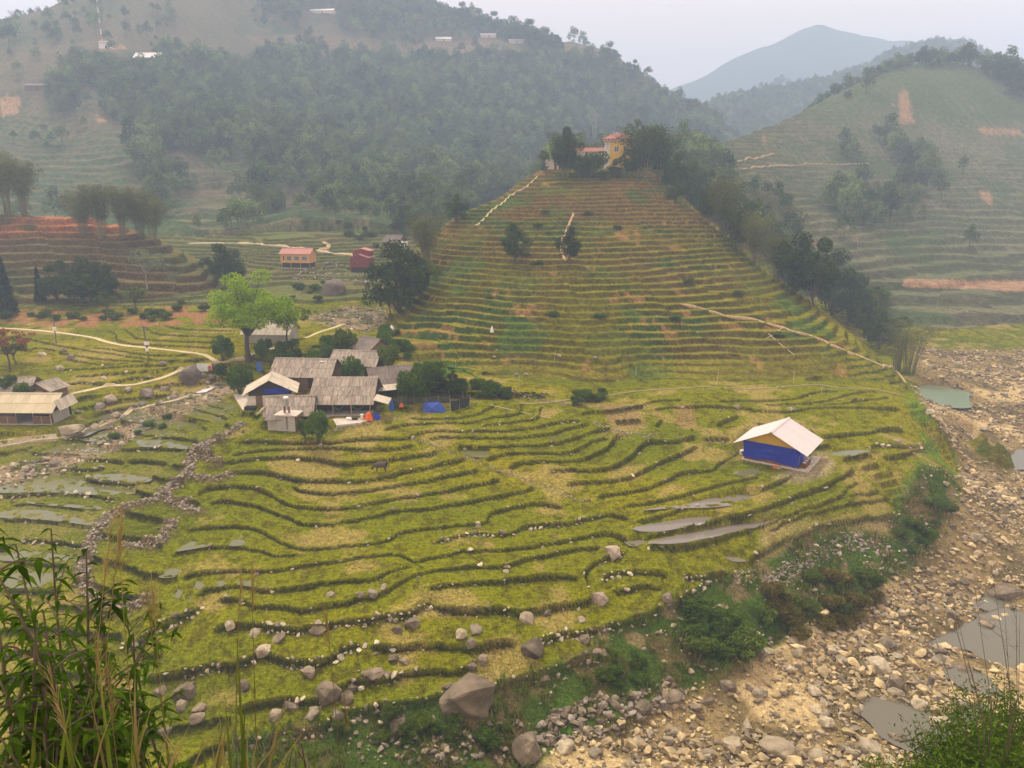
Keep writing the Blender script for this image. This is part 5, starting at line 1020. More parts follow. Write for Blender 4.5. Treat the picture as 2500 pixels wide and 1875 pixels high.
r = rootb('cream', 'house', 'little cream house at the left brow of the hilltop'); gable_roof(r, 3.6, 4.0, 2.6, 1.0, 'y', .35, MT['dgrey'], (3, 1), .3); gable_walls(r, 3.6, 4.0, 2.6, 1.0, 'y', MT['creamw']); bx('door', r, MT['brownp'], .4, 1.2, -.06, 0, 0, 1.9)
# ---- valley houses
r = rootb('stilt', 'house', 'apricot house on dark stilts with pink roof and white windows'); gable_roof(r, 9.2, 5.0, 4.6, 1.3, 'x', .35, MT['pinkroof'], (6, 1), .2)
bx('wall', r, MT['orangew'], -4.6, 4.6, 0, 5.0, 1.7, 4.6)
for x in (-4.6, 4.48): px_('gable', r, MT['orangew'], [(.02, 4.6), (4.98, 4.6), (2.5, 5.8)], 'x', x, x+.12)
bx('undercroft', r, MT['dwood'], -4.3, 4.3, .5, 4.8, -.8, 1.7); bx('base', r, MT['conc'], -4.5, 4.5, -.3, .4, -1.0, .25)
for x in (-4.4, -1.5, 1.5, 4.4): post(r, x, .15, 1.72, MT['pwood'], .1, -.8)
for x in (-1.9, .5, 3.0): window(r, x, 2.4, 1.5, 1.35, -.03, 'whitew', 4)
window(r, -3.6, 2.5, .35, 1.2, -.03, 'dwood', 1)
r = rootb('red', 'house', 'tall red-clad house with stepped gable roofs beside the stone yard'); gable_roof(r, 5.6, 6.0, 4.3, .9, 'y', .35, MT['pinkroof'], (5, 1), .2); gable_walls(r, 5.6, 6.0, 4.3, .9, 'y', MT['red'])
bx('upper_wall', r, MT['red'], -2.6, 2.6, 2.2, 6.2, 4.3, 6.0); px_('upper_gable', r, MT['red'], [(-2.6, 6.0), (2.6, 6.0), (0, 6.7)], 'y', 2.2, 2.35)
for sgn in (-1, 1): roof_slope(r, (0, 1.9, 6.85), (0, 1, 0), (sgn, 0, -.26), 4.6, 3.0, 4, 1, MT['pinkroof'], .2)
window(r, -1.3, 2.2, .9, 1.0, -.03, 'brownp'); window(r, 1.3, 2.2, .9, 1.0, -.03, 'brownp'); bx('porch', r, MT['dwood'], -2.4, 2.6, -.08, 0, -.2, 1.4)
r = rootb('grey', 'house', 'grey hip-roofed house below the wooded slope with white annexe'); gable_roof(r, 5.6, 5.0, 2.4, 1.9, 'x', .5, MT['dgrey'], (5, 1), .3); gable_walls(r, 5.6, 5.0, 2.4, 1.9, 'x', MT['wood']); bx('annexe', r, MT['whitew'], 2.8, 4.6, .3, 3.2, -.8, 2.1); roof_slope(r, (2.7, .1, 2.6), (0, 1, 0), (1, 0, -.25), 3.4, 2.2, 3, 1, MT['white'], .8)
# ---- far houses on the mountain
for kk, lab, wm, rm, ev, ri, rg_ in (('radio', 'white hut with pink roof beside the radio mast', 'whitew', 'pinkroof', 4.6, 1.2, 'x'), ('long', 'low house with wide pale hipped roof on the mountain brow', 'dwood', 'whitew', 2.6, 3.6, 'x'), ('lone', 'low dark house under a thin roof on the left slope', 'wood', 'dgrey', 3.6, 1.4, 'x'), ('ridge_a', 'long white-roofed house high on the misty mountain', 'creamw', 'white', 3.0, 2.2, 'x'), ('ridge_b', 'white-roofed house at the foot of the misty ridge trees', 'creamw', 'white', 2.8, 2.2, 'x'), ('ridge_c', 'white-roofed house just under the ridge trees', 'creamw', 'white', 2.8, 2.2, 'x'), ('ridge_d', 'white-roofed house on the bare earth below the ridge end', 'creamw', 'white', 2.8, 2.2, 'x')):
    r = rootb(kk, 'house' if kk != 'radio' else 'hut', lab, 'house' if kk != 'radio' else 'hut'); ww, dd_ = BL[kk][2], BL[kk][3]; gable_roof(r, ww, dd_, ev, ri, rg_, .6, MT[rm], (4, 1), .2); gable_walls(r, ww, dd_, ev, ri, rg_, MT[wm], zb=-3); bx('door', r, MT['dwood'], .3, 1.4, -.06, 0, 0, min(2.1, ev-.2))
p = BPOS['radio']; t = empty('radio_mast', (p.x-5.0, p.y+7, float(ground(p.x-5.0, p.y+7)[0]))); tag(t, 'tall red and white radio mast behind the pink-roofed hut', 'mast')
for i in range(12):
    g = Geo(); z0, z1 = i*3.6-(1.5 if i == 0 else 0), (i+1)*3.6
    for k in range(3):
        a0 = k*2.094; a1 = (k+1)*2.094; rr = .5
        tube(g, [(rr*math.cos(a0), rr*math.sin(a0), z0), (rr*math.cos(a0), rr*math.sin(a0), z1)], [.10, .10], 4); tube(g, [(rr*math.cos(a0), rr*math.sin(a0), z0), (rr*math.cos(a1), rr*math.sin(a1), z1)], [.04, .04], 3)
    obj('mast_section', g.mesh('mast_section'), t, MT['whitew'] if i % 2 else MT['pinkroof'])
# ---- yard, tarps, fence, washing at the farm
def poly_sheet(name, px, zoff, m, thick=.25):
    pts = [hit(u, v) for u, v in px]; z = max(q.z for q in pts)*.5+sum(q.z for q in pts)/len(pts)*.5+zoff
    me = bpy.data.meshes.new(name); n = len(pts); V = [(q.x, q.y, z) for q in pts]+[(q.x, q.y, z-thick) for q in pts]
    me.from_pydata(V, [], [list(range(n))]+[[i, (i+1) % n, n+(i+1) % n, n+i] for i in range(n)]); bm = bmesh.new(); bm.from_mesh(me); bmesh.ops.recalc_face_normals(bm, faces=bm.faces); bm.to_mesh(me); bm.free()
    o = obj(name, me, None, m); tag(o, kind='structure'); return o, z
poly_sheet('farm_yard', [(812,1022),(830,1019),(905,1014),(912,1020),(880,1036),(822,1045)], .04, MT['slab'], .9)
poly_sheet('farm_yard', [(570,966),(612,962),(625,980),(620,1000),(592,1002)], .04, MT['slab'], .9)
def heap_tarp(name, u, v, wid, hgt, dep, m, label, seed, peak=.5):
    p = hit(u, v); nx = nz = 15; X_, Y_ = np.meshgrid(np.linspace(-1, 1, nx), np.linspace(-1, 1, nz)); rr = np.maximum(np.abs(X_), np.abs(Y_)); Z_ = (1-rr**1.6)*(.75+.5*fbm(X_*3+seed, Y_*3, 1.0, 2, seed))*hgt-.05
    Xs = X_*wid/2*(1+.1*np.sin(Y_*7+seed)); o = obj(name, np_mesh(name, np.stack([Xs, Y_*dep/2, Z_], -1).reshape(-1, 3), quads(nz, nx), True), None, m); o.location = p; return tag(o, label, 'tarp')
heap_tarp('tarp', 900, 1024, 1.3, 1.25, 1.1, MT['orange'], 'orange tarp heaped over goods beside the farmhouse posts', 2); heap_tarp('tarp', 920, 1022, 1.0, 1.15, .9, MT['blue'], 'dark blue tarp bundle next to the orange tarp', 4); heap_tarp('tarp', 956, 1000, .9, 1.6, .8, MT['blue2'], 'upright blue tarp bundle by the corner of the netted fence', 6); heap_tarp('sheet', 980, 992, .7, .6, .6, MT['orange'], 'small orange sheet on a stick inside the netted fence', 8)
p = hit(1058, 1007); t = empty('tent', p, -.1); tag(t, 'low blue tarp tent at the field edge in front of the netting', 'tent')
me = bpy.data.meshes.new('cover'); me.from_pydata([(-1.7, 0, 0), (1.5, -.1, 0), (1.9, .9, 0), (-1.8, 2.4, 0), (-1.5, .5, 1.3), (.9, .6, 1.45), (.7, 1.8, 1.2), (-1.4, 1.9, 1.1), (2.3, .1, 0.0), (-.3, .1, .62), (-.2, .75, 1.15)], [], [[0, 1, 9], [0, 9, 4], [9, 10, 4], [9, 1, 5], [9, 5, 10], [1, 2, 5], [2, 3, 7, 6], [2, 6, 5], [3, 0, 4, 7], [4, 10, 7], [10, 5, 6, 7]]); obj('cover', me, t, MT['blue2'])
for x in (-1.45, .9): post(t, x, .6, 1.35, MT['pwood'], .03, -.3, 'pole')
def net_fence(pxs, hgt, label, m, seed):
    ps = [hit(u, v) for u, v in pxs]; t = empty('net_fence', ps[0]); tag(t, label, 'fence')
    for i, q in enumerate(ps): 
        g = Geo(); d = q-ps[0]; tube(g, [(d.x, d.y, d.z-.4), (d.x+.04, d.y, d.z+hgt+.15)], [.04, .03], 5); obj('post', g.mesh('post', True), t, MT['pwood'])
    for i in range(len(ps)-1):
        a, b = ps[i]-ps[0], ps[i+1]-ps[0]; V = []; n = 7; bl = (b-a).cross(Vector((0, 0, 1))).normalized()
        for k in range(n):
            f = k/(n-1); q = a.lerp(b, f); sg_ = .22*math.sin(math.pi*f)
            for j in range(4): V.append(tuple(q+bl*(.12*math.sin(j*1.9+k*1.3+seed))+Vector((0, 0, .03+(hgt-sg_)*j/3))))
        F = [[k*4+j, k*4+4+j, k*4+5+j, k*4+1+j] for k in range(n-1) for j in range(3)]; obj('net', np_mesh('net', V, F, True), t, m)
net_fence([(955,992),(980,988),(1010,985),(1040,984),(1070,984),(1098,984)], 1.2, 'pale netting fence round the hen run behind the blue tent', MT['netg'], 1); net_fence([(1100,1004),(1122,1000),(1146,992)], 1.7, 'black netting fence at the right end of the hen run', MT['net'], 3); net_fence([(1000,975),(1050,974),(1095,972),(1130,976)], 1.0, 'dark netting fence along the back of the hen run', MT['net'], 5)
for k, (u, v, m_, ww, hh_, lab, yw) in enumerate([(495,908,'whitew',1.9,1.2,'white sheet drying beside the big boulder on the path',0),(513,905,'pink',.5,.6,'pink shirt drying on the path rail',0),(522,905,'purple',.5,.7,'mauve shirt drying on the path rail',0),(534,906,'brownp',1.0,.8,'brown blanket drying at the end of the path rail',0),(634,910,'bluel',1.0,1.6,'blue cloth hanging by the wall of the back farmhouse',0),(739,944,'redc',.5,.9,'red cloth hanging in the gap between two farm roofs',0),(727,942,'redc',.4,.7,'scarlet cloth hanging beside the house with a pale roof patch',0),(750,1035,'bluel',.5,1.3,'blue trousers hanging by the small house wall',0),(617,985,'purple',.8,1.2,'mauve washing hanging on the lower yard',.3)]):
    p = hit(u, v); hang('washing', lab, 'laundry', (p.x, p.y, p.z), yw, -ww/2, ww/2, hh_+.35, .1, MT[m_])
def block(name, u, v, sx, sy, sz, m, label, cat, yaw=0.0):
    p = hit(u, v); g = Geo(); box(g, -sx/2, sx/2, -sy/2, sy/2, -.1, sz*.94); box(g, -sx/2-.03, sx/2+.03, -sy/2-.03, sy/2+.03, sz*.94, sz); o = obj(name, g.mesh(name), None, m); o.location = p; o.rotation_euler.z = yaw; return tag(o, label, cat)
block('basin', 853, 1027, .8, .6, .45, MT['whitew'], 'white basin standing on the farm yard', 'basin'); block('bench', 866, 1027, .9, .4, .5, MT['dwood'], 'dark stool on the farm yard next to the white basin', 'stool'); block('jerrycan', 884, 1026, .4, .4, .9, MT['creamw'], 'cream jerrycan by the orange tarp', 'jerrycan'); block('vat', 612, 1000, 1.6, 1.0, .5, MT['net'], 'dark washing vat on the lower yard', 'vat')
# curved white sheet by the stream, dish
p = hit(955, 822); V = []; 
for i in range(9):
    a = -.9+1.9*i/8; V += [(.9*math.cos(a)-.6, -.3, 1.0+1.2*math.sin(a)), (1.25*math.cos(a)-.6, .3, 1.1+1.5*math.sin(a))]
F = [[i*2, i*2+2, i*2+3, i*2+1] for i in range(8)]; t = empty('satellite_dish', p); tag(t, 'curved white broken dish standing above the stream thicket', 'dish'); obj('reflector', np_mesh('reflector', V, F, True), t, MT['whitew']); post(t, .0, .1, 1.2, MT['metal'], .04)
p = hit(497, 960); me = bpy.data.meshes.new('roofing_sheet'); me.from_pydata([(-1.4, -.3, .1), (.6, -.5, .35), (1.9, .5, 1.0), (-.2, .7, .5), (-1.4, -.3, .06), (.6, -.5, .31), (1.9, .5, .96), (-.2, .7, .46)], [], [[0, 1, 2, 3], [7, 6, 5, 4], [0, 4, 5, 1], [1, 5, 6, 2], [2, 6, 7, 3], [3, 7, 4, 0]]); o = obj('roofing_sheet', me, None, MT['white']); o.location = p; tag(o, 'bent white roofing sheet lying by the stream boulders', 'sheet')
# ================================================================== PATHS
def strip(name, px, width, m, up=.06, hitH=None):
    pts = smooth_line(np.array([tuple(hit(u, v))[:2] for u, v in smooth_line(px, 14)]), 1.0); n = len(pts)
    t = np.gradient(pts, axis=0); t /= np.linalg.norm(t, axis=1)[:, None]+1e-9; nr_ = np.c_[-t[:, 1], t[:, 0]]
    offs = np.linspace(-.5, .5, 5)*width; wob = 1+.25*(vnoise(pts[:, 0], pts[:, 1], 2.5, 7)-.5); zc = ground(pts[:, 0], pts[:, 1]); k = np.ones(5)/5; zc = np.convolve(np.pad(zc, 2, 'edge'), k, 'valid')
    V = []
    for j, o_ in enumerate(offs):
        x = pts[:, 0]+nr_[:, 0]*o_*wob; y = pts[:, 1]+nr_[:, 1]*o_*wob; z = np.maximum(zc+up, ground(x, y)+up*.6); V.append(np.c_[x, y, z])
    V.insert(0, V[0]-np.array([0, 0, .5])); V.append(V[-1]-np.array([0, 0, .5])); V = np.stack(V, 1).reshape(-1, 3)
    o = obj(name, np_mesh(name, V, quads(n, 7), False), None, m); return tag(o, kind='structure')
M_path = mat('path_concrete', (.48, .40, .22), .9, 1.5, .2, .2, .05); M_dirt = mat('path_earth', (.40, .28, .14), .95, 1.5, .35, .3, .05)
def dd(pts, k='D'): return tr((k, pts))
strip('path', dd([(-300,465),(0,478),(200,490),(400,510),(600,540),(680,565),(800,590),(950,605),(1100,620),(1250,640),(1330,655),(1380,690),(1425,700)]), 0.95, M_path, .08)
strip('path', dd([(1425,700),(1480,690),(1550,665),(1620,645),(1720,615),(1800,600)]), 0.95, M_path, .08)
strip('path', dd([(1425,712),(1340,722),(1270,735),(1150,755),(1080,785),(1000,810),(850,845),(700,850),(560,880),(460,902)]), 0.95, M_path, .1)
strip('path', dd([(1960,545),(2050,505),(2150,475),(2212,450)]), 0.95, M_path, .08)
strip('path', [(460,595),(560,594),(640,597),(700,603),(760,612),(830,620),(900,628)], 1.2, M_path, .1); strip('path', [(790,590),(805,605),(770,612)], 1.4, M_dirt, .1)
strip('path', [(1312,430),(1288,452),(1262,470),(1244,478),(1226,498),(1204,510),(1184,532),(1160,552)], .35, M_path, .15)
strip('footpath', tr(('E',[(1150,960),(1250,965),(1450,945),(1700,915),(1900,885),(2150,868)]), ('F',[(0,865),(200,855),(350,865),(480,870),(600,860),(800,845),(950,850),(1030,865),(1230,870),(1350,895),(1440,915)])), .45, mat('path_stone', (.22, .185, .08), .95, 3, .4, .4), .1)
strip('footpath', tr(('F',[(0,320),(150,355),(300,400),(430,415),(560,445),(700,490),(850,530),(960,580),(1050,620),(1150,655),(1260,700),(1370,735),(1420,790),(1450,830)])), .45, M_dirt, .12)
strip('footpath', [(1750,407),(1800,412),(1900,405),(2010,402),(2120,400)], .7, M_dirt, .2); strip('footpath', [(1755,410),(1790,395),(1850,385),(1890,375)], .7, M_dirt, .2); strip('footpath', [(1400,520),(1385,560),(1370,600),(1380,640)], .5, M_dirt, .12); strip('footpath', tr(('D',[(0,1240),(250,1195),(450,1165),(600,1130),(760,1060),(850,1010),(1000,970),(1150,935),(1290,905)])), .9, mat('path_rubble', (.40, .33, .20), .95, 3, .4, .5), .12)
# ================================================================== STONES
M_st = dict(edge=mat('stone_edge', (.47, .40, .27), .9, 3, .25, .5, .3), tan=mat('stone_tan', (.24, .185, .13), .9, 2.6, .4, .9, .2, .06, col2=(.34, .27, .19)), pale=mat('stone_pale', (.33, .275, .18), .9, 3, .35, .7, .35, col2=(.20, .16, .10)), brown=mat('stone_brown', (.125, .095, .060), .9, 2.6, .45, .9, .3, .06, col2=(.215, .17, .11)), grey=mat('stone_grey', (.30, .25, .19), .9, 2.5, .3, .6, .35, .04, col2=(.20, .17, .13)), dark=mat('stone_dark', (.15, .125, .10), .9, 1.5, .35, .6, .2, .05, col2=(.22, .18, .14)), river=mat('stone_river', (.47, .365, .185), .9, 3, .25, .5, .4, col2=(.29, .22, .12)))
def hull_rock(seed, n=15, sq=(1, .8, .6)):
    rg = np.random.default_rng(seed); p = rg.normal(size=(n, 3)); p /= np.linalg.norm(p, axis=1)[:, None]; p *= rg.uniform(.75, 1.1, n)[:, None]*np.array(sq)*.5
    bm = bmesh.new(); vs = [bm.verts.new(q) for q in p]; r_ = bmesh.ops.convex_hull(bm, input=vs); bmesh.ops.delete(bm, geom=[e for e in r_['geom_interior'] if isinstance(e, bmesh.types.BMVert)], context='VERTS')
    me = bpy.data.meshes.new('stone'); bm.to_mesh(me); bm.free(); return me
def big_rock(seed, npt=26, rough=.10, sq=(1, .8, .7)):
    rg = np.random.default_rng(seed); p = rg.normal(size=(npt, 3)); p /= np.linalg.norm(p, axis=1)[:, None]; p = np.sign(p)*np.abs(p)**.75; p *= rg.uniform(.8, 1.05, npt)[:, None]*.5
    bm = bmesh.new(); vs = [bm.verts.new(q) for q in p]; r_ = bmesh.ops.convex_hull(bm, input=vs); bmesh.ops.delete(bm, geom=[e for e in r_['geom_interior'] if isinstance(e, bmesh.types.BMVert)], context='VERTS')
    bmesh.ops.subdivide_edges(bm, edges=bm.edges[:], cuts=3, use_grid_fill=True); bmesh.ops.smooth_vert(bm, verts=bm.verts[:], factor=.5, use_axis_x=True, use_axis_y=True, use_axis_z=True)
    co = np.array([v.co for v in bm.verts]); nz = fbm(co[:, 0]*4+co[:, 2]*3.1+seed, co[:, 1]*4-co[:, 2]*2.7, 1.0, 4, seed)-.5; crk = np.exp(-((fbm(co[:, 0]*2-co[:, 1]+seed, co[:, 2]*2+co[:, 1], 1.0, 2, seed+3)-.5)/.035)**2)
    for v, n_, c_ in zip(bm.verts, nz, crk): v.co = Vector(np.array(v.co)*(1+rough*2*n_-.06*c_)*np.array(sq))
    bmesh.ops.triangulate(bm, faces=bm.faces[:]); me = bpy.data.meshes.new('boulder'); bm.to_mesh(me); bm.free(); return me
HR = {k: [hull_rock(300+i+j*20, 14, (1, random.uniform(.65, .9), random.uniform(.45, .75))) for i in range(7)] for j, k in enumerate(('pale', 'brown', 'grey', 'river', 'edge'))}
for k, l in HR.items():
    for me in l: me.materials.append(M_st[k])
BR = {k: [big_rock(400+i+j*9, 18+4*i, .16, (1, .85, .66+.06*i)) for i in range(4)] for j, k in enumerate(('brown', 'pale', 'dark', 'tan'))}
for k, l in BR.items():
    for me in l: me.materials.append(M_st[k])
def boulder(u, v, wpx, k, label, group=None, hr=1.0, i=None, rot=None):
    p = hit(u, v); s = wpx/FPX*depth_of(p); me = BR[k][random.randrange(4) if i is None else i]
    o = obj('boulder', me); o.scale = (s, s, s*hr); o.rotation_euler = (random.uniform(-.2, .2), random.uniform(-.2, .2), random.uniform(0, 6.28) if rot is None else rot); o.location = (p.x, p.y+s*.3, min(float(ground(p.x, p.y+s*.3)[0]), p.z+.4)+s*.10*hr); tag(o, label, 'boulder', group); return o
hb = boulder(1133,1752,136,'brown','huge brown boulder at the lowest terrace edge beside the bright green grass',None,1.15,3,.3); hb.rotation_euler = (0, 0, .3); hb.scale = (hb.scale.x*1.15, hb.scale.y, hb.scale.z*.95); boulder(1303,1608,66,'brown','rounded brown boulder sitting on the terrace above the stony edge',None,1.1,1,1.0); boulder(1497,1366,52,'tan','flat pale boulder at the corner below the flooded strips'); boulder(1464,1478,50,'tan','upright pinkish boulder at the end of the curved stone edging',None,1.3)
boulder(1282,1868,92,'brown','big brown slab leaning at the foot of the bank',None,1.2); boulder(808,722,76,'dark','great dark boulder in the valley paddies below the red house',None,1.0,2,.2); boulder(458,942,64,'dark','great dark grey boulder under the path by the drying sheet',None,1.3,2,.5); boulder(2193,1685,54,'brown','smooth round brown boulder in the river bed',None,1.15,3); boulder(2308,1783,68,'pale','long pale boulder standing in the river pool',None,.8,1,.2); boulder(155,1062,80,'pale','wide pale rock slab below the barn at the stream pool',None,.5,1,.1); boulder(1913,1850,105,'pale','long pale slab tilted on the river gravel',None,.55,2,-.5)
for (u, v, w2, k) in [(1630,1475,36,'brown'),(1003,1536,44,'brown'),(968,1546,30,'brown'),(906,1673,70,'brown'),(845,1722,44,'brown'),(1465,1612,44,'brown'),(1428,1573,34,'brown'),(970,1802,66,'brown'),(910,1465,40,'pale'),(1286,1525,48,'pale'),(798,1725,72,'brown'),(706,1738,42,'brown'),(678,1571,38,'brown'),(775,1553,46,'brown'),(441,1712,60,'brown'),(388,1698,36,'brown'),(457,1690,38,'brown'),(478,1775,46,'brown'),(398,1805,44,'brown'),(640,1612,44,'pale'),(1335,1505,26,'brown'),(1160,1548,44,'pale'),(1420,1520,28,'pale'),(1125,1562,40,'pale'),(1150,1590,34,'pale'),(860,1690,30,'brown'),(960,1620,34,'brown'),(985,1625,30,'brown'),(1180,1625,34,'brown'),(1150,1640,30,'brown'),(560,1545,34,'pale'),(620,1555,30,'pale'),(1520,1440,24,'grey') if False else (1530,1450,26,'pale'),(750,1660,50,'brown'),(590,1690,40,'brown'),(670,1760,40,'pale'),(760,1760,46,'pale'),(440,1735,34,'pale'),(480,1745,40,'brown'),(820,1770,44,'brown'),(1090,1685,30,'brown'),(880,1455,24,'pale'),(935,1440,26,'pale'),(805,1458,26,'pale'),(1235,1400,20,'pale')]:
    boulder(u, v, w2, k, 'brown boulder lying loose on the grassy terraces' if k == 'brown' else 'pale boulder lying loose on the grassy terraces', 'brown boulders on the terraces' if k == 'brown' else 'pale boulders on the terraces', random.uniform(.8, 1.15))
for (u, v, w2, k) in [(1381,1838,52,'pale'),(1640,1725,66,'brown'),(1575,1748,58,'brown'),(2198,1813,50,'brown'),(2138,1845,84,'pale'),(1857,1705,42,'pale'),(2157,1645,60,'pale'),(2170,1587,46,'pale'),(2330,1513,46,'brown'),(2352,1733,36,'pale'),(1778,1690,48,'brown'),(2460,1468,80,'brown'),(2420,1540,60,'brown'),(2060,1620,36,'pale'),(1990,1700,40,'pale'),(1700,1740,44,'brown'),(2040,1600,46,'pale'),(2300,1600,40,'brown'),(2250,1735,42,'pale'),(1790,1830,60,'pale'),(1650,1800,40,'pale'),(2020,1780,44,'pale'),(1720,1860,50,'pale'),(1560,1830,44,'pale'),(2360,1650,44,'brown'),(2390,1690,38,'brown'),(1925,1640,36,'pale'),(2090,1850,44,'pale'),(2000,1860,54,'pale'),(1455,1850,40,'pale')]:
    boulder(u, v, w2, k, 'brown boulder in the rocky river bed' if k == 'brown' else 'pale cream boulder in the rocky river bed', 'brown boulders in the river bed' if k == 'brown' else 'pale boulders in the river bed', random.uniform(.6, 1.0))
for (u, v, w2) in [(490,925,26),(505,940,22),(515,925,24),(530,942,22),(355,968,44),(310,958,26),(265,985,34),(240,1000,36),(280,1018,28),(330,1000,24),(225,1050,30),(190,1010,26),(400,955,26),(420,975,22),(345,990,26),(300,1030,24),(130,1140,34),(60,1150,30),(100,870,26),(145,905,22),(170,880,24),(480,900,20),(395,895,22),(250,925,18),(150,862,22)]:
    boulder(u, v, w2, 'dark' if random.random() < .5 else 'pale', 'grey boulder among the rocks of the stream by the barn', 'boulders along the stream', random.uniform(.7, 1.1))
for (u, v, w2) in [(1262,918,16),(1285,918,13),(1207,876,10),(1255,880,9),(1300,884,13),(1452,880,13),(1365,875,14),(1213,857,8),(2192,1080,16),(1930,1006,14),(1800,1000,18),(1760,1005,10),(1470,995,8)]:
    boulder(u, v, w2, 'pale', 'small pale boulder on the lower terraces of the cone-shaped hill', 'boulders at the foot of the cone-shaped hill', 1.0)
def stone_child(me, parent, x, y, z, s, flat_=1.0):
    o = obj('stone', me, parent); pl = parent.location; o.location = (x-pl.x, y-pl.y, z-pl.z); o.scale = (s, s*random.uniform(.8, 1.1), s*flat_); o.rotation_euler = (random.uniform(-.5, .5), random.uniform(-.5, .5), random.uniform(0, 6.28)); return o
def wall_of_stones(name, label, cat, group, xyzs, mats, limit=300):
    """xyzs: list of (x, y, z, size)"""
    if not xyzs: return
    xyzs.sort(key=lambda t: -t[3]/math.hypot(t[0], t[1])); m0 = xyzs[len(xyzs)//2]; t = empty(name, (m0[0], m0[1], m0[2]-.2)); tag(t, label, cat, group)
    for i, (x, y, z, s) in enumerate(xyzs[:limit]): stone_child(random.choice(HR[random.choice(mats)]), t, x, y, z, s)
    rest = xyzs[limit:]
    if rest:
        n_ = len(rest); a = np.array(rest); pl = np.array(t.location); mes = HR[mats[0]]
        scatter('loose_stones', a[:, :3]-pl, rng.uniform(-.5, .5, (n_, 3))+np.c_[np.zeros(n_), np.zeros(n_), rng.uniform(0, 6.28, n_)], np.c_[a[:, 3], a[:, 3], a[:, 3]*.9], rng.integers(0, len(mes), n_), mes, 'stuff', t)
WL = 'dry stone terrace wall built of small pale stones along a field edge'
field_stones = []
for pts, stony in LINES:
    t_ = np.gradient(pts, axis=0); t_ /= np.linalg.norm(t_, axis=1)[:, None]+1e-9; nn = np.c_[-t_[:, 1], t_[:, 0]]; L = np.r_[0, np.cumsum(np.hypot(*np.diff(pts, axis=0).T))]
    far_ = math.hypot(*pts[len(pts)//2]); out = []
    if stony < .08: sp = 6.0
    elif stony < .35: sp = 2.2
    else: sp = (.46 if far_ < 85 else .6)/max(.6, stony)
    s = random.uniform(0, sp)
    while s < L[-1]:
        x = np.interp(s, L, pts[:, 0]); y = np.interp(s, L, pts[:, 1]); nx = np.interp(s, L, nn[:, 0]); ny = np.interp(s, L, nn[:, 1])
        gap_ = float(vnoise(np.array([x]), np.array([y]), 2.6, 19)[0])
        for off_, ch in ((.08, .95), (-.16, .75), (-.3, .4)):
            if random.random() > ch*(1 if stony >= .35 else .7)*(1.25 if gap_ > .42 else .25): continue
            q = off_+random.uniform(-.08, .08); sz = random.choice((.22, .3, .36, .46, .6, .85))*random.uniform(.8, 1.2); out.append((x+nx*q, y+ny*q, q, sz))
        s += sp*random.uniform(.6, 1.4)
    if not out: continue
    a = np.array(out); gz = ground(a[:, 0], a[:, 1]); lst = [(o_[0], o_[1], z_+o_[3]*.12, o_[3]) for o_, z_ in zip(out, gz)]
    if stony >= .35: wall_of_stones('dry_stone_wall', WL, 'stone wall', 'dry stone terrace walls', lst, ('edge', 'grey', 'edge', 'pale', 'brown'))
    else: field_stones += lst
def rubble_along(wl, width, per_m, s0, s1):
    L = np.r_[0, np.cumsum(np.hypot(*np.diff(wl, axis=0).T))]; n_ = int(L[-1]*per_m); s = rng.uniform(0, L[-1], n_); x = np.interp(s, L, wl[:, 0])+rng.normal(0, width, n_); y = np.interp(s, L, wl[:, 1])+rng.normal(0, width, n_); z = ground(x, y); sz = rng.uniform(s0, s1, n_)
    return [(a, b, c+d*.15, d) for a, b, c, d in zip(x, y, z, sz)]
for i, wl in enumerate(RUBW):
    wall_of_stones('rubble_wall', ('broad rubble wall of tumbled stones winding down between the paddies', 'short rubble spur branching right below the ruined wall bend', 'rubble wall bounding the small square plot', 'low rubble spur running from the wall toward the wavy terraces', 'stub of rubble just below the privy')[i], 'stone wall', None, rubble_along(wl, .45, 16, .26, .65), ('grey', 'pale', 'brown'))
px_line = lambda p: smooth_line(np.array([tuple(hit(u, v))[:2] for u, v in smooth_line(p, 10)]), .6)
wall_of_stones('stone_channel', 'diagonal stone-lined channel crossing the middle of the terraces', 'channel', None, rubble_along(px_line(tr(('E',[(440,1180),(600,1230),(720,1280),(850,1320),(940,1360),(1080,1410),(1200,1450),(1300,1490),(1400,1530),(1500,1570),(1600,1610)]))), .22, 6, .2, .4), ('grey', 'pale'))
wall_of_stones('dry_stone_wall', 'stone retaining wall along the hen run at the foot of the hill', 'stone wall', None, rubble_along(px_line([(1085,945),(1160,950),(1220,958),(1290,970),(1350,985),(1385,990)]), .35, 9, .22, .45), ('grey', 'pale', 'brown'))
wall_of_stones('dry_stone_wall', 'ivy-grown stone wall stub beside the two brown plots', 'stone wall', None, rubble_along(px_line([(1448,1030),(1470,1045),(1500,1052),(1560,1062),(1625,1062)]), .35, 9, .22, .45), ('grey', 'pale'))
wall_of_stones('yard_wall', 'low stone wall in front of the farm yard', 'stone wall', None, rubble_along(px_line([(800,1062),(822,1048),(880,1040),(915,1025),(990,1015)]), .25, 9, .2, .4), ('grey', 'brown'))
wall_of_stones('stone_yard', 'terraced stone yard of grey walls below the red house', 'stone wall', None, sum([rubble_along(px_line(p), .5, 4, .5, 1.0) for p in ([(715,680),(780,682),(850,685),(910,690)],[(720,676),(745,660),(780,655),(830,655)],[(760,668),(820,670),(870,672),(925,668)],[(790,645),(830,648),(850,650)])], []), ('grey', 'grey', 'brown'))
def area_pts(poly, n_, s0, s1, pw=2.0):
    us = np.array([p[0] for p in poly]); vs = np.array([p[1] for p in poly]); out = []
    while len(out) < n_:
        u, v = random.uniform(us.min(), us.max()), random.uniform(vs.min(), vs.max())
        if in_poly(np.array([u]), np.array([v]), poly)[0]:
            p = hit(u, v); s = s0+(s1-s0)*random.random()**pw; out.append((p.x, p.y, p.z+s*.12, s))
    return out
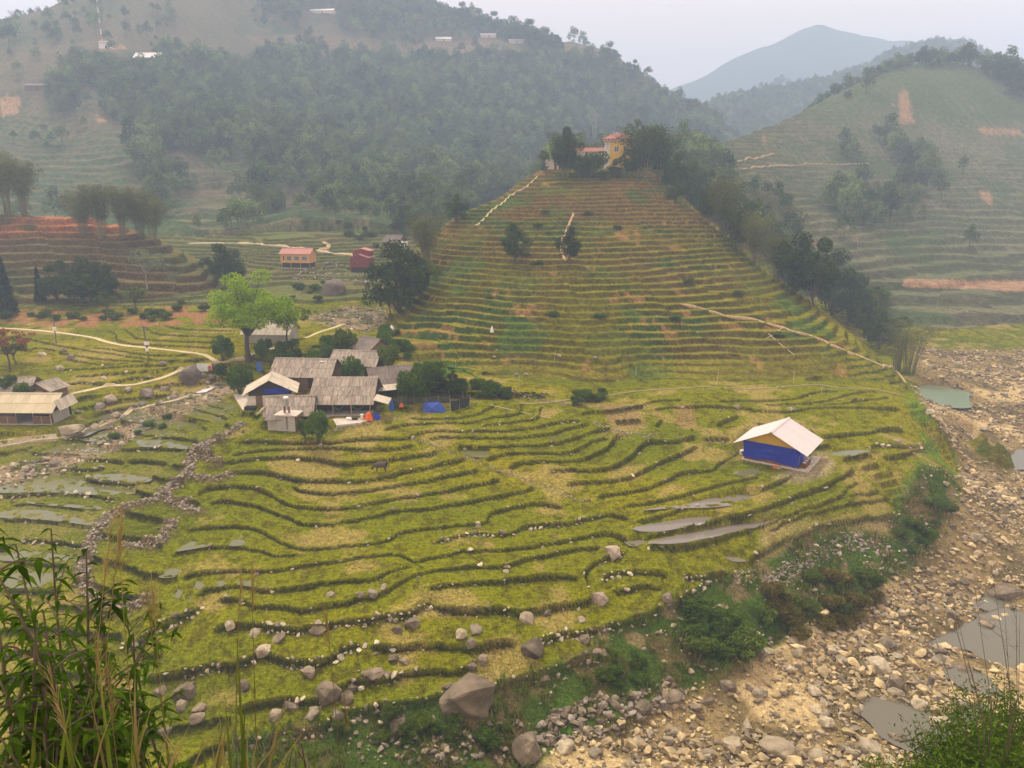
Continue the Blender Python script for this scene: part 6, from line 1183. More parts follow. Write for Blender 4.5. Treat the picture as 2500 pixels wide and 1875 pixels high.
wall_of_stones('stone_heap', 'grey heap of field stones on the bank above the river', 'stone heap', None, area_pts([(1850,1410),(1960,1360),(2030,1320),(2080,1300),(2150,1310),(2190,1360),(2120,1340),(2040,1350),(1960,1410),(1880,1450)], 420, .25, .6, 1.3), ('grey', 'grey', 'brown'))
wall_of_stones('stone_heap', 'pale heap of stones at the corner of the lowest terrace', 'stone heap', None, area_pts([(1790,1395),(1830,1388),(1850,1410),(1840,1425),(1785,1435)], 90, .25, .6), ('pale', 'pale', 'river')); wall_of_stones('stone_heap', 'pale scatter of broken stone on the green bank', 'stone heap', None, area_pts([(1738,1480),(1775,1478),(1782,1495),(1750,1502)], 60, .2, .5), ('pale', 'river'))
wall_of_stones('stone_heap', 'scatter of brown stones in the scrub below the huge boulder', 'stone heap', None, area_pts([(850,1780),(1000,1800),(1180,1770),(1280,1760),(1250,1860),(1000,1870),(850,1865)], 150, .3, 1.0, 2.0), ('brown', 'grey', 'pale'))
wall_of_stones('stone_heap', 'jumble of brown broken rock where the bank meets the gravel', 'stone heap', None, area_pts([(1340,1740),(1450,1700),(1560,1690),(1640,1660),(1680,1700),(1560,1760),(1450,1800),(1350,1830),(1300,1800)], 280, .4, 1.3, 1.6), ('brown', 'grey', 'brown'))
# river bed: the 300 that show largest singly, the rest as one mass
xr, yr = sample(R1, AZ, H1, bRiv*(R1[:, None] > 50)*(.3+1.0*ss(.32, .52, fbm(X1, Y1, 7, 3, 171))), np.where(R1 < 100, 6.0, np.where(R1 < 140, 3.4, 1.5))[:, None])
zr = ground(xr, yr); wetm = np.zeros(len(xr), bool)
for nm, kind, wxy, lev in WOUT:
    if kind == 2: wetm |= in_poly(xr, yr, wxy) & (zr < lev-.12) & (rng.uniform(size=len(xr)) < .9)
xr, yr, zr = xr[~wetm], yr[~wetm], zr[~wetm]; n = len(xr); sr = np.clip(rng.lognormal(-.75, .55, n), .16, 1.9)*np.where(np.hypot(xr, yr) > 120, 1.15, 1.0); ordr = np.argsort(-sr/np.hypot(xr, yr))
for k in ordr[:300]:
    me = random.choice(HR['river']+HR['pale'][:3]+HR['brown'][:2]); o = obj('river_stone', me); s = float(sr[k]); o.location = (xr[k], yr[k], zr[k]+s*.15); o.scale = (s, s*random.uniform(.7, 1), s*random.uniform(.6, 1)); o.rotation_euler = (random.uniform(-.4, .4), random.uniform(-.4, .4), random.uniform(0, 6.28)); tag(o, 'angular stone lying on the dry river bed', 'stone', 'large loose stones of the river bed')
k = ordr[300:]; mes = HR['river']+HR['pale'][:3]+HR['brown'][:3]; nk = len(k); scatter('river_gravel', np.c_[xr[k], yr[k], zr[k]+sr[k]*.1], np.c_[rng.uniform(-.5, .5, (nk, 2)), rng.uniform(0, 6.28, nk)], np.c_[sr[k], sr[k]*rng.uniform(.7, 1, nk), sr[k]*rng.uniform(.6, 1, nk)], rng.integers(0, len(mes), nk), mes)
xb, yb = sample(R1, AZ, H1, bBank*np.maximum(ss(.42, .62, fbm(X1, Y1, 5, 3, 173))*.45, 1.0*(U1 > 1830)*ss(.3, .5, fbm(X1, Y1, 5, 3, 173))), 2.0); xs2, ys2 = sample(R1, AZ, H1, bStr, 1.3); xf, yf = sample(R1, AZ, H1, (nearV & (R1[:, None] > 48) & (R1[:, None] < 140))*1.0, .02); xl, yl = sample(R1, AZ, H1, lush, .15)
xx = np.r_[xb, xs2, xf, xl]; yy = np.r_[yb, ys2, yf, yl]; sz = np.r_[np.clip(rng.lognormal(-.8, .45, len(xb)), .2, 1.3), np.clip(rng.lognormal(-.55, .45, len(xs2)), .25, 1.6), rng.uniform(.12, .35, len(xf)), rng.uniform(.12, .4, len(xl))]
fa = np.array(field_stones); xx = np.r_[xx, fa[:, 0]]; yy = np.r_[yy, fa[:, 1]]; sz = np.r_[sz, fa[:, 3]]; zz = ground(xx, yy)+sz*.1; nk = len(xx); mes = HR['pale']+HR['grey']+HR['brown'][:4]+HR['edge'][:4]
scatter('scattered_stones', np.c_[xx, yy, zz], np.c_[rng.uniform(-.5, .5, (nk, 2)), rng.uniform(0, 6.28, nk)], np.c_[sz, sz*rng.uniform(.7, 1, nk), sz*rng.uniform(.5, .9, nk)], rng.integers(0, len(mes), nk), mes)
print('river', n, 'scattered', nk)
# ================================================================== PLANTS, one by one
plant('hero', 610, 884, 676, 'spreading_tree', 'tall spreading tree with bright yellow-green leaves beside the farm path', 'tree')
plant('thin', 704, 850, 720, 'slender_tree', 'slender light-leaved tree in front of the long grey roof', 'tree'); plant('pale', 360, 705, 606, 'pale_tree', 'pale feathery tree before the red terraces', 'tree'); plant('pale', 425, 705, 662, 'pale_tree', 'small pale feathery tree low on the red terraces', 'tree')
plant('conifer', 17, 772, 612, 'conifer', 'tall dark conifer at the red bank, tallest of its row', 'tree'); plant('conifer', 100, 738, 655, 'conifer', 'shorter dark conifer left of the dark grove', 'tree')
for u, vb, vt in ((140,738,650),(170,740,640),(205,742,636),(235,742,645),(262,735,650)): plant('dark_a' if u % 2 else 'dark_b', u, vb, vt, 'dark_tree', 'dark dense tree of the grove above the red earth bank', 'tree', 'dark grove above the red bank', .9)
plant('thin', 185, 748, 672, 'slender_tree', 'slim white-trunked tree left in front of the dark grove', 'tree'); plant('thin', 222, 748, 665, 'slender_tree', 'slim white-trunked tree right in front of the dark grove', 'tree'); plant('tree_a', 330, 758, 700, 'leafy_tree', 'low leafy green tree at the end of the red bank', 'tree', None, 1.3); plant('tree_b', 262, 765, 712, 'leafy_tree', 'small light green tree below the dark grove', 'tree', None, 1.1)
for u, vb, vt in ((20,525,360),(60,528,380),(205,575,455),(250,580,440),(300,580,445),(345,582,450),(375,588,470)): plant('bam_a' if u % 2 else 'bam_b', u, vb, vt, 'bamboo_clump', 'hazy olive bamboo clump behind the red terraced hill', 'bamboo', 'bamboo behind the red terraced hill', 1.0)
plant('dark_b', 548, 700, 600, 'dark_tree', 'dark tree standing behind the bright green tree', 'tree'); plant('dark_a', 575, 690, 615, 'dark_tree', 'smaller dark tree right of the one behind the bright tree', 'tree', None, .8)
plant('dark_a', 975, 765, 600, 'dark_tree', 'big dark tree at the left foot of the cone-shaped hill', 'tree', None, .9); plant('dark_b', 1000, 745, 620, 'dark_tree', 'dark tree leaning against the big one at the hill foot', 'tree', None, .9); plant('tree_a', 1030, 730, 630, 'leafy_tree', 'light green tree with thin trunk at the hill foot', 'tree'); plant('tree_b', 955, 775, 690, 'leafy_tree', 'light green tree just above the stream', 'tree'); plant('bam_a', 1045, 650, 510, 'bamboo_clump', 'tall olive bamboo on the left flank of the cone-shaped hill', 'bamboo'); plant('dark_b', 990, 570, 505, 'dark_tree', 'dark tree beside the grey hip-roofed house', 'tree'); plant('dark_a', 1115, 545, 480, 'dark_tree', 'lone dark tree on the left shoulder of the cone-shaped hill', 'tree', None, .8)
plant('oval', 1258, 645, 548, 'round_tree', 'dense dark round tree standing on the hill terraces', 'tree', None, .95); plant('oval', 1390, 648, 556, 'leafy_tree', 'dark green tree with pale trunk right of the round tree on the terraces', 'tree', None, .85)
plant('bam_dark', 1380, 430, 314, 'bamboo_clump', 'tall dark bamboo at the left of the hilltop houses', 'bamboo', None, .9); plant('oval', 1378, 432, 318, 'dark_tree', 'tall dark oval tree at the left of the hilltop houses', 'tree', None, .95); plant('tree_a', 1328, 415, 370, 'leafy_tree', 'little tree in front of the cream hilltop house', 'tree', None, .8); plant('conifer', 1441, 380, 312, 'conifer', 'slim dark cypress behind the red-roofed hilltop house', 'tree', None, .7); plant('conifer', 1459, 380, 316, 'conifer', 'slim dark cypress nearest the yellow villa', 'tree', None, .8); plant('tree_b', 1420, 385, 325, 'leafy_tree', 'hazy tree behind the hilltop red roof', 'tree', None, .7)
plant('bam_dark', 1565, 432, 295, 'bamboo_clump', 'great dark bamboo right of the yellow villa', 'bamboo', None, 1.1); plant('bam_dark', 1612, 435, 312, 'bamboo_clump', 'arching dark bamboo at the right of the hilltop', 'bamboo', None, 1.0); plant('thin', 1555, 400, 292, 'slender_tree', 'thin-leaved tree rising behind the yellow villa', 'tree', None, .8); plant('dark_b', 1530, 430, 370, 'dark_tree', 'dark tree in front of the yellow villa', 'tree'); plant('bush_1', 1440, 432, 372, 'green_tree', 'fresh green bushy tree in front of the red-roofed hilltop house', 'tree'); plant('dark_a', 1500, 435, 398, 'dark_tree', 'low dark tree below the villa wall', 'tree'); plant('dark_b', 1415, 435, 385, 'dark_tree', 'low dark tree between the tall bamboo and the fresh green tree', 'tree')
plant('bush_dark', 1475, 440, 415, 'hedge_bush', 'low bush on the hilltop brow below the villa', 'bush')
for i, (u, vb, vt, k) in enumerate([(1650,470,380,'dark_b'),(1690,500,400,'dark_a'),(1725,545,440,'bam_dark'),(1765,575,425,'bam_a'),(1800,615,475,'bam_dark'),(1845,650,505,'bam_a'),(1895,690,560,'bam_b'),(1940,720,580,'dark_a'),(1985,745,590,'dark_b'),(2030,770,620,'dark_a'),(2070,795,660,'dark_b'),(2110,825,735,'dark_b'),(2145,855,770,'dark_a'),(1680,470,395,'tree_b'),(1830,600,520,'tree_a'),(1900,640,565,'dark_b'),(1960,690,600,'tree_b'),(2090,770,690,'tree_a'),(1740,500,420,'dark_b'),(2010,700,630,'dark_b'),(2150,790,735,'tree_b'),(2130,760,700,'tree_a')]):
    bb = k.startswith('bam'); plant(k, u, vb, vt, 'bamboo_clump' if bb else 'dark_tree' if k.startswith('dark') else 'leafy_tree', 'bamboo clump in the ravine behind the right edge of the cone-shaped hill' if bb else 'dark tree in the ravine behind the right edge of the cone-shaped hill' if k.startswith('dark') else 'lighter leafy tree in the ravine behind the right edge of the cone-shaped hill', 'bamboo' if bb else 'tree', 'ravine bamboo' if bb else 'ravine dark trees' if k.startswith('dark') else 'ravine leafy trees', .85)
for i in range(22):
    f = i/21; u = 1660+500*f+random.uniform(-25, 45); vb = 470+370*f+random.uniform(-25, 25); hh_ = random.uniform(45, 80); k = random.choice(('dark_a', 'tree_b', 'tree_a', 'bam_a', 'bam_b')); bb = k.startswith('bam')
    plant(k, u, vb, vb-hh_, 'bamboo_clump' if bb else 'ravine_tree', 'tree of the green belt in the ravine' if not bb else 'bamboo of the green belt in the ravine', 'bamboo' if bb else 'tree', 'ravine belt bamboo' if bb else 'ravine belt trees', 1.1)
for u, vb, vt in ((2190,905,775),(2218,912,765)): plant('bam_open', u, vb, vt, 'bamboo_clump', 'open bamboo clump with bare culms at the edge of the river bed', 'bamboo', 'bamboo at the river edge')
for i, (u, vb, vt, k) in enumerate([(1905,208,185,'dark_a'),(1890,215,198,'dark_b'),(2070,240,222,'dark_b'),(2440,195,150,'dark_a'),(2470,215,160,'dark_b'),(2410,180,150,'dark_b'),(2490,235,185,'dark_a')]): plant(k, u, vb, vt, 'ridge_tree', 'dark tree on the skyline of the right-hand hill' if i > 1 else 'dark tree on the far skyline ridge', 'tree', 'skyline trees of the right-hand hill' if i > 1 else 'far skyline trees', 1.3)
for i, (u, vb, vt, k) in enumerate([(1484,152,108,'dark_a'),(1440,138,118,'dark_b'),(1405,130,115,'dark_b'),(1330,122,75,'dark_a'),(1290,112,55,'dark_b'),(1255,100,48,'dark_a'),(1205,80,35,'dark_b'),(1170,72,28,'dark_a'),(1130,55,12,'dark_b'),(1545,185,150,'dark_b'),(1500,150,125,'dark_a'),(1360,125,90,'dark_b')]): plant(k, u, vb+4, vt, 'ridge_tree', 'misty tree on the skyline of the wooded mountain', 'tree', 'skyline trees of the wooded mountain', 1.0)
plant('dark_b', 1330, 420, 400, 'purple_bush', 'dark bush under the hilltop houses', 'bush'); plant('redtree', 25, 905, 800, 'russet_tree', 'small russet-leaved tree by the barn sheds', 'tree'); plant('tree_b', 40, 890, 820, 'leafy_tree', 'pale green tree beside the russet one', 'tree', None, 1.1)
for u, vb, vt, k, nm in [(585,962,885,'bush_0','round green bush left of the cream gable roof'),(1042,975,880,'bush_1','bright round bush beside the dark-roofed house'),(1005,985,905,'bush_2','bright ragged bush in front of the dark-roofed house'),(778,1082,992,'bush_0','leafy bush between the privy and the farm yard'),(745,1070,1020,'bush_dark','small bush leaning on the privy'),(545,880,820,'bush_2','green bush under the left boughs of the spreading tree'),(640,880,835,'bush_1','green bush right of the spreading trunk'),(860,935,870,'bush_2','olive bush in front of the upper house'),(690,870,830,'bush_dark','bush beside the slender tree'),(760,900,850,'bush_0','bush behind the house with the pale roof patch'),(800,880,835,'bush_1','bush left of the small brown-roofed hut'),(840,870,800,'bush_dark','tall bush left behind the small brown-roofed hut'),(950,905,835,'bush_dark','dark bush right of the small brown-roofed hut'),(60,980,930,'bush_dark','dark bush behind the barn'),(540,925,885,'bush_dark','bush hanging by the drying sheets'),(20,965,910,'bush_0','leafy bush left of the barn sheds')]:
    plant(k, u, vb, vt, 'bush', nm, 'bush', None, .5 if u == 778 else .64)
for i, (u, vb, vt) in enumerate(((1062,945,865),(1085,950,872),(1105,955,880))): plant('banana', u, vb, vt, 'banana_plant', 'banana plant drooping in the thicket above the hen run', 'banana plant', 'banana plants', 1.4)
def bushes_in(poly, n_, h0, h1, label, group, keys, wide=1.2):
    for x, y, z, s in area_pts(poly, n_, h0, h1, 1.3):
        a, b, hg, nm = PROTO[random.choice(keys)]; o = empty('bush', (x, y, z-s*.12-.1), random.uniform(0, 6.28)); k = s/hg; o.scale = (k*wide, k*wide, k); tag(o, label, 'bush', group); obj(nm[0], a, o); obj(nm[1], b, o)
bushes_in([(1015,905),(1060,895),(1130,930),(1250,965),(1240,985),(1120,965),(1050,945)], 34, 1.2, 2.8, 'bush of the dense thicket between the farm and the hill foot', 'thicket bushes', ('bush_0', 'bush_dark', 'bush_dark', 'bush_2'), .9)
bushes_in([(900,800),(950,800),(985,840),(1030,880),(1000,885),(930,850)], 16, 1.2, 2.6, 'bush of the light thicket above the stream by the hill', 'stream thicket bushes', ('bush_0', 'bush_1', 'bush_2'), .9)
bushes_in([(620,850),(760,850),(830,825),(850,865),(720,890),(640,885)], 15, 1.2, 2.6, 'green bush behind the farm roofs', 'bushes behind the farm', ('bush_0', 'bush_1', 'bush_2'), .8)
bushes_in([(1360,975),(1480,955),(1490,975),(1420,990),(1370,990)], 8, 1.0, 2.0, 'dark bush under the hill footpath', 'bushes under the footpath', ('bush_dark',))
bushes_in([(1680,1500),(1790,1520),(1830,1560),(1820,1600),(1740,1620),(1690,1570)], 15, 1.2, 2.4, 'dark leafy bush on the green river bank', 'dark bank bushes', ('bush_dark', 'bush_0'))
bushes_in([(1850,1470),(2000,1400),(2150,1420),(2180,1450),(2060,1530),(1950,1560),(1860,1540)], 34, .9, 2.0, 'brownish shrub on the stony river bank', 'brown bank shrubs', ('bush_dark', 'redbush', 'redbush') if 'redbush' in PROTO else ('bush_dark',))
bushes_in([(2160,1330),(2240,1250),(2330,1200),(2330,1260),(2230,1360)], 12, .7, 1.4, 'green shrub on the river bank below the blue hut', 'bank shrubs below the hut', ('bush_1', 'bush_dark'))
bushes_in([(830,1760),(960,1740),(1060,1720),(1150,1800),(1330,1720),(1300,1780),(1150,1870),(850,1870)], 15, .7, 1.5, 'leafy shrub among the stones below the lowest terrace', 'shrubs below the lowest terrace', ('bush_dark', 'bush_0', 'bush_dark'))
bushes_in([(1380,1640),(1560,1580),(1680,1580),(1650,1640),(1450,1690)], 12, .5, 1.1, 'small shrub on the bright green bank', 'small bank shrubs', ('bush_dark', 'bush_0'))
bushes_in([(1150,640),(1450,560),(1700,620),(1900,740),(2100,860),(1700,850),(1300,760),(1150,720)], 9, .8, 1.7, 'scrubby bush on the terraces of the cone-shaped hill', 'hill terrace bushes', ('bush_dark', 'bush_dark', 'bush_0'), 1.8)
bushes_in([(1150,520),(1300,470),(1500,500),(1650,480),(1690,540),(1400,580),(1150,600)], 6, .8, 1.8, 'scrubby bush high on the cone-shaped hill', 'upper hill bushes', ('bush_dark', 'bush_0'), 1.8)
bushes_in([(380,740),(600,725),(800,690),(820,740),(700,760),(420,760)], 14, 1.0, 2.4, 'bush at the edge of the far paddies', 'bushes by the far paddies', ('bush_dark', 'bush_0'))
bushes_in([(0,770),(250,765),(400,765),(480,775),(400,785),(0,780)], 22, 1.0, 2.2, 'bush on the red earth bank', 'bushes on the red bank', ('bush_dark',))
bushes_in([(440,1040),(280,1085),(240,1080),(420,1010)], 5, .7, 1.3, 'green tuft bush on the stream edge', 'bushes on the stream edge', ('bush_1',))
bushes_in([(1640,420),(1760,520),(1900,640),(2100,780),(2180,860),(2200,820),(2150,740),(2000,620),(1800,470),(1680,400)], 46, 2.0, 4.5, 'bush filling the ravine beside the cone-shaped hill', 'ravine bushes', ('bush_dark', 'bush_dark', 'bush_0'), 1.3)
bushes_in([(820,540),(1000,560),(1000,620),(940,640),(860,600)], 16, 1.5, 3.5, 'bush round the grey hip-roofed valley house', 'bushes of the upper valley', ('bush_dark', 'bush_1'))
# grass tufts along the terrace edges and on the bank
def tuft(seed, n_, h_, m, w_=.02, spread=.12):
    rg = np.random.default_rng(seed); g = Geo()
    for i in range(n_):
        a = rg.uniform(0, 6.28); b = np.array([rg.normal()*spread*.5, rg.normal()*spread*.5, -.02]); hh_ = h_*rg.uniform(.6, 1.1); o_ = rg.uniform(.1, .6)*h_; d = np.array([math.cos(a), math.sin(a), 0]); s = np.array([-d[1], d[0], 0])*w_*rg.uniform(.7, 1.4)
        m_ = b+d*o_*.35+np.array([0, 0, hh_*.65]); t_ = b+d*o_+np.array([0, 0, hh_]); g.add([b-s, b+s, m_+s*.8, m_-s*.8, t_], [[0, 1, 2, 3], [3, 2, 4, 4]])
    me = g.mesh('tuft'); me.materials.append(m); return me
TF = [tuft(i, 12, .26, ML['grass'], .025, .2) for i in range(4)]+[tuft(9+i, 10, .3, ML['dry'], .02, .2) for i in range(1)]
xe, ye = sample(R1, AZ, H1, (EDGE > .3)*(R1[:, None] < 135)*(~mRiv), .5); xe2, ye2 = sample(R1, AZ, H1, nearV*(R1[:, None] < 115)*(R1[:, None] > 48)*ss(.35, .55, n2)*(1-bRiv)*(1-bStr), 1.3); xe3, ye3 = sample(R1, AZ, H1, bBank*ss(.4, .5, fbm(X1, Y1, 3.0, 3, 137)), 1.6)
xx = np.r_[xe, xe2, xe3]; yy = np.r_[ye, ye2, ye3]; nk = len(xx); ssz = np.r_[rng.uniform(.25, .45, len(xe)), rng.uniform(.3, .6, len(xe2)), rng.uniform(1.3, 3.2, len(xe3))]
ok_ = np.ones(nk, bool); zz = ground(xx, yy)
for nm, kind, wxy, lev in WOUT: ok_ &= ~(in_poly(xx, yy, wxy) & (zz < lev))
for kname, ((u_, v_), yw, w_, d_) in BL.items():
    p = BPOS[kname]; ca, sa = math.cos(math.radians(yw)), math.sin(math.radians(yw)); lx = (xx-p.x)*ca+(yy-p.y)*sa; ly = -(xx-p.x)*sa+(yy-p.y)*ca; ok_ &= ~((np.abs(lx) < w_/2+.5) & (ly > -.5) & (ly < d_+.3))
xx, yy, zz, ssz = xx[ok_], yy[ok_], zz[ok_], ssz[ok_]; nk = len(xx)
scatter('grass', np.c_[xx, yy, zz], np.c_[np.zeros((nk, 2)), rng.uniform(0, 6.28, nk)], np.c_[ssz, ssz, ssz], rng.choice(5, nk, p=[.22, .22, .22, .22, .12]), TF); print('tufts', nk)
# ================================================================== POLES, STICKS
M_pole = mat('pole_concrete', (.15, .13, .11), .9, 4, .3, .2); M_stick = mat('bamboo_stick', (.42, .36, .22), .8, 4, .3, .1, .2)
def pole(u, vb, vt, r, m, name, label, cat, group=None, boxes=(), lean=(0, 0)):
    p = hit(u, vb); h_ = (vb-vt)/FPX*depth_of(p)/math.cos(PITCH); t = empty(name, p); tag(t, label, cat, group); g = Geo(); tube(g, [(0, 0, -.5), (lean[0]*.5, lean[1]*.5, h_*.5), (lean[0], lean[1], h_)], [r, r*.9, r*.75], 7); obj('shaft', g.mesh('shaft', True), t, m)
    for (dx, f, s, sh_) in boxes: bx('meter_box', t, MT['whitew'], dx-s/2, dx+s/2, -r-.22, -r+.02, h_*f-sh_/2, h_*f+sh_/2)
    return t, h_
t, h_ = pole(363, 873, 797, .19, M_pole, 'utility_pole', 'leaning concrete utility pole with white meter boxes in the far paddies', 'pole', None, ((-.12, .46, .5, .6), (.35, .46, .3, .5), (.0, .26, .5, .6)), (-.35, 0)); bx('crossarm', t, M_pole, -1.1, .4, -.06, .06, h_-.3, h_-.15)
pole(138, 838, 768, .12, M_pole, 'utility_pole', 'thin utility pole with one white box beside the pale path', 'pole', None, ((.12, .5, .6, .7),))
for i, (u, vb, vt, lx) in enumerate([(1352,886,857,.3),(1749,941,902,.25),(1552,916,895,.1),(1267,955,918,0),(1112,910,878,.1),(2005,960,940,.1),(1937,935,905,0)]): pole(u, vb, vt, .045, M_stick, 'bamboo_stick', 'bare bamboo stick stuck upright in the hill terraces', 'stick', 'sticks on the hill terraces', (), (lx, 0))
for i, (u, vb, vt) in enumerate(((1667,364,318),(1691,364,318),(1714,364,320))): 
    t, h_ = pole(u, vb, vt, .16, M_pole, 'power_pole', 'power pole on the saddle behind the hilltop', 'pole', 'power poles on the saddle'); bx('foot', t, MT['whitew'], -.3, .3, -.3, .3, -.5, 1.8); bx('crossarm', t, M_pole, -.9, .9, -.06, .06, h_-.5, h_-.3)
def lying(px, r, label, m=M_stick):
    ps = [hit(u, v) for u, v in px]; g = Geo(); o0 = ps[0]; tube(g, [tuple(q-o0+Vector((0, 0, r+.08))) for q in ps], [r, r, r*.7][:len(ps)] if len(ps) == 3 else [r]*len(ps), 6); o = obj('fallen_pole', g.mesh('fallen_pole', True), None, m); o.location = o0; tag(o, label, 'pole')
lying(tr(('E',[(965,975),(1200,1030),(1470,1085)])), .06, 'long bare pole lying across the upper paddies'); lying(tr(('F',[(570,520),(640,580),(735,655)])), .09, 'grey fallen bamboo pole lying down the hill terraces'); lying(tr(('F',[(660,475),(610,520),(560,545)])), .08, 'short fallen bamboo branch above the long fallen pole')
p = hit(1201, 814); t = empty('scarecrow', p); tag(t, 'small white scarecrow on the bare terrace at the hill foot', 'scarecrow'); post(t, 0, 0, 1.5, M_stick, .03); g = Geo(); tube(g, [(0, 0, .25), (0, 0, .8), (0, 0, 1.25), (0, 0, 1.45)], [.38, .26, .16, .05], 8); obj('cloth', g.mesh('cloth', True), t, MT['whitew'])
# ================================================================== BUFFALOES
M_buf = mat('buffalo_hide', (.085, .062, .043), .85, 5, .3, .4); M_horn = mat('horn', (.10, .09, .08), .5, 5, .2, .1)
def buffalo(u, v, length_px, yaw, label, calm=True):
    p = hit(u, v); L = length_px/FPX*depth_of(p); s = L/2.3; t = empty('buffalo', (p.x, p.y, p.z), yaw, s); tag(t, label, 'buffalo')
    me = bpy.data.meshes.new('body'); 
    J = [((-.75, 0, 1.12), .34), ((-.4, 0, 1.14), .40), ((.1, 0, 1.10), .42), ((.5, 0, 1.16), .36), ((.82, 0, 1.02), .24), ((1.08, 0, .72), .19), ((1.22, 0, .48), .17), ((1.34, 0, .24), .11),
         ((-.72, .2, .85), .21), ((-.60, .22, .62), .135), ((-.78, .22, .38), .075), ((-.74, .22, .05), .075), ((-.72, -.2, .85), .21), ((-.52, -.22, .62), .135), ((-.66, -.22, .38), .075), ((-.62, -.22, .05), .075),
         ((.48, .2, .80), .17), ((.46, .21, .48), .085), ((.5, .21, .28), .065), ((.5, .21, .05), .075), ((.48, -.2, .80), .17), ((.60, -.21, .48), .085), ((.66, -.21, .28), .065), ((.68, -.21, .05), .075)]
    E = [(0, 1), (1, 2), (2, 3), (3, 4), (4, 5), (5, 6), (6, 7), (0, 8), (8, 9), (9, 10), (10, 11), (0, 12), (12, 13), (13, 14), (14, 15), (3, 16), (16, 17), (17, 18), (18, 19), (3, 20), (20, 21), (21, 22), (22, 23)]
    me.from_pydata([j[0] for j in J], E, []); b = obj('body', me, t, M_buf); sk = b.modifiers.new('skin', 'SKIN'); sk.use_smooth_shade = True
    for i, (_, r_) in enumerate(J): me.skin_vertices[0].data[i].radius = (r_, r_*(1.12 if i in (0, 1, 2, 3) else 1))
    me.skin_vertices[0].data[1].use_root = True; sb = b.modifiers.new('sub', 'SUBSURF'); sb.levels = 2; sb.render_levels = 2
    for sgn in (-1, 1):
        g = Geo(); tube(g, [(1.12, sgn*.12, .62), (1.05, sgn*.32, .72), (.9, sgn*.42, .86), (.78, sgn*.36, .98)], [.05, .045, .03, .01], 6); obj('horn', g.mesh('horn', True), t, M_horn)
        g = Geo(); leaves(g, [(1.02, sgn*.26, .58)], [.3], .5, 0, [(0, sgn, -.3)]); obj('ear', g.mesh('ear'), t, M_buf)
    g = Geo(); tube(g, [(-1.05, 0, 1.18), (-1.16, 0, .95), (-1.15, .02, .6), (-1.14, .02, .45)], [.045, .035, .025, .05], 5); obj('tail', g.mesh('tail', True), t, M_buf)
buffalo(930, 1152, 40, math.radians(172), 'grey-brown water buffalo grazing on the middle terraces'); buffalo(2085, 982, 15, math.radians(200), 'small brown buffalo grazing on the plots behind the blue hut')
# ================================================================== FOREGROUND PLANTS on the slope below the view point
M_twig = mat('twig', (.10, .075, .045), .9, 5, .3, .2)
def lance(g, base, d, L_, w_, droop, rg):
    d = np.asarray(d, float); d /= np.linalg.norm(d); s = np.cross(d, (0, 0, 1.0)); s /= np.linalg.norm(s)+1e-9; up = np.cross(s, d); V = []; prof = (0.12, .75, 1.0, .72, .28, .02)
    for i, pw in enumerate(prof):
        f = i/5; c = np.asarray(base)+d*L_*f+np.array([0, 0, -droop*L_*f*f]); V += [c-s*w_*pw*.5+up*w_*pw*.22, c, c+s*w_*pw*.5+up*w_*pw*.22]
    g.add(V, [q for i in range(5) for q in ([i*3, i*3+3, i*3+4, i*3+1], [i*3+1, i*3+4, i*3+5, i*3+2])])
def stem_shrub(name, tip_px, dist, label, group, seed, leaf=.17, nl=26, width=.04, m='shrub', bare=.0):
    rg = np.random.default_rng(seed); tip = np.array(at_d(tip_px[0], tip_px[1], dist)); bxx, byy = tip[0]+rg.uniform(-.3, .3), dist+rg.uniform(-.15, .35); bz = float(ground(bxx, byy)[0]); base = np.array([bxx, byy, bz]); H_ = tip[2]-bz
    t = empty(name, base); tag(t, label, 'shrub', group); gt = Geo(); gl = Geo(); ts = np.linspace(0, 1, 7); pts = np.array([[0, 0, -.2]])*0+np.outer(ts, tip-base)+np.c_[np.sin(ts*3+seed)*.10, np.cos(ts*2.3+seed)*.08, ts*0]*np.minimum(ts, 1)[:, None]; pts[0, 2] -= .2
    tube(gt, pts, .018*(1.1-ts)+.004, 5); vis = max(.35, 1-2.6/max(H_, .1))
    def leafy(c0, c1, n_, ph):
        for k in range(n_):
            f = k/max(1, n_-1); c = c0*(1-f)+c1*f; a = k*2.4+ph; el = rg.uniform(-.2, .5); lance(gl, c, (math.cos(a)*math.cos(el), math.sin(a)*math.cos(el), math.sin(el)), leaf*rg.uniform(.6, 1.15)*(1 if f < .85 else .7), leaf*rg.uniform(.17, .25), rg.uniform(.3, 1.0), rg)
    lo = np.array([np.interp(max(0, 1-1.9/max(H_, .1)), ts, pts[:, j]) for j in range(3)]); leafy(lo, pts[-1], nl, seed)
    for q in range(6):
        f = rg.uniform(max(0, 1-1.8/max(H_, .1)), .93); c = np.array([np.interp(f, ts, pts[:, j]) for j in range(3)]); a = rg.uniform(0, 6.28); e = c+np.array([math.cos(a)*.45, math.sin(a)*.35, rg.uniform(.1, .35)])*rg.uniform(.5, 1.0); tube(gt, [c, (c+e)/2+np.array([0, 0, .04]), e], [.009, .007, .003], 4); leafy(c*.6+e*.4, e, 8, q)
    obj('stems', gt.mesh('stems', True), t, M_twig); obj('leaves', gl.mesh('leaves', True), t, ML[m])
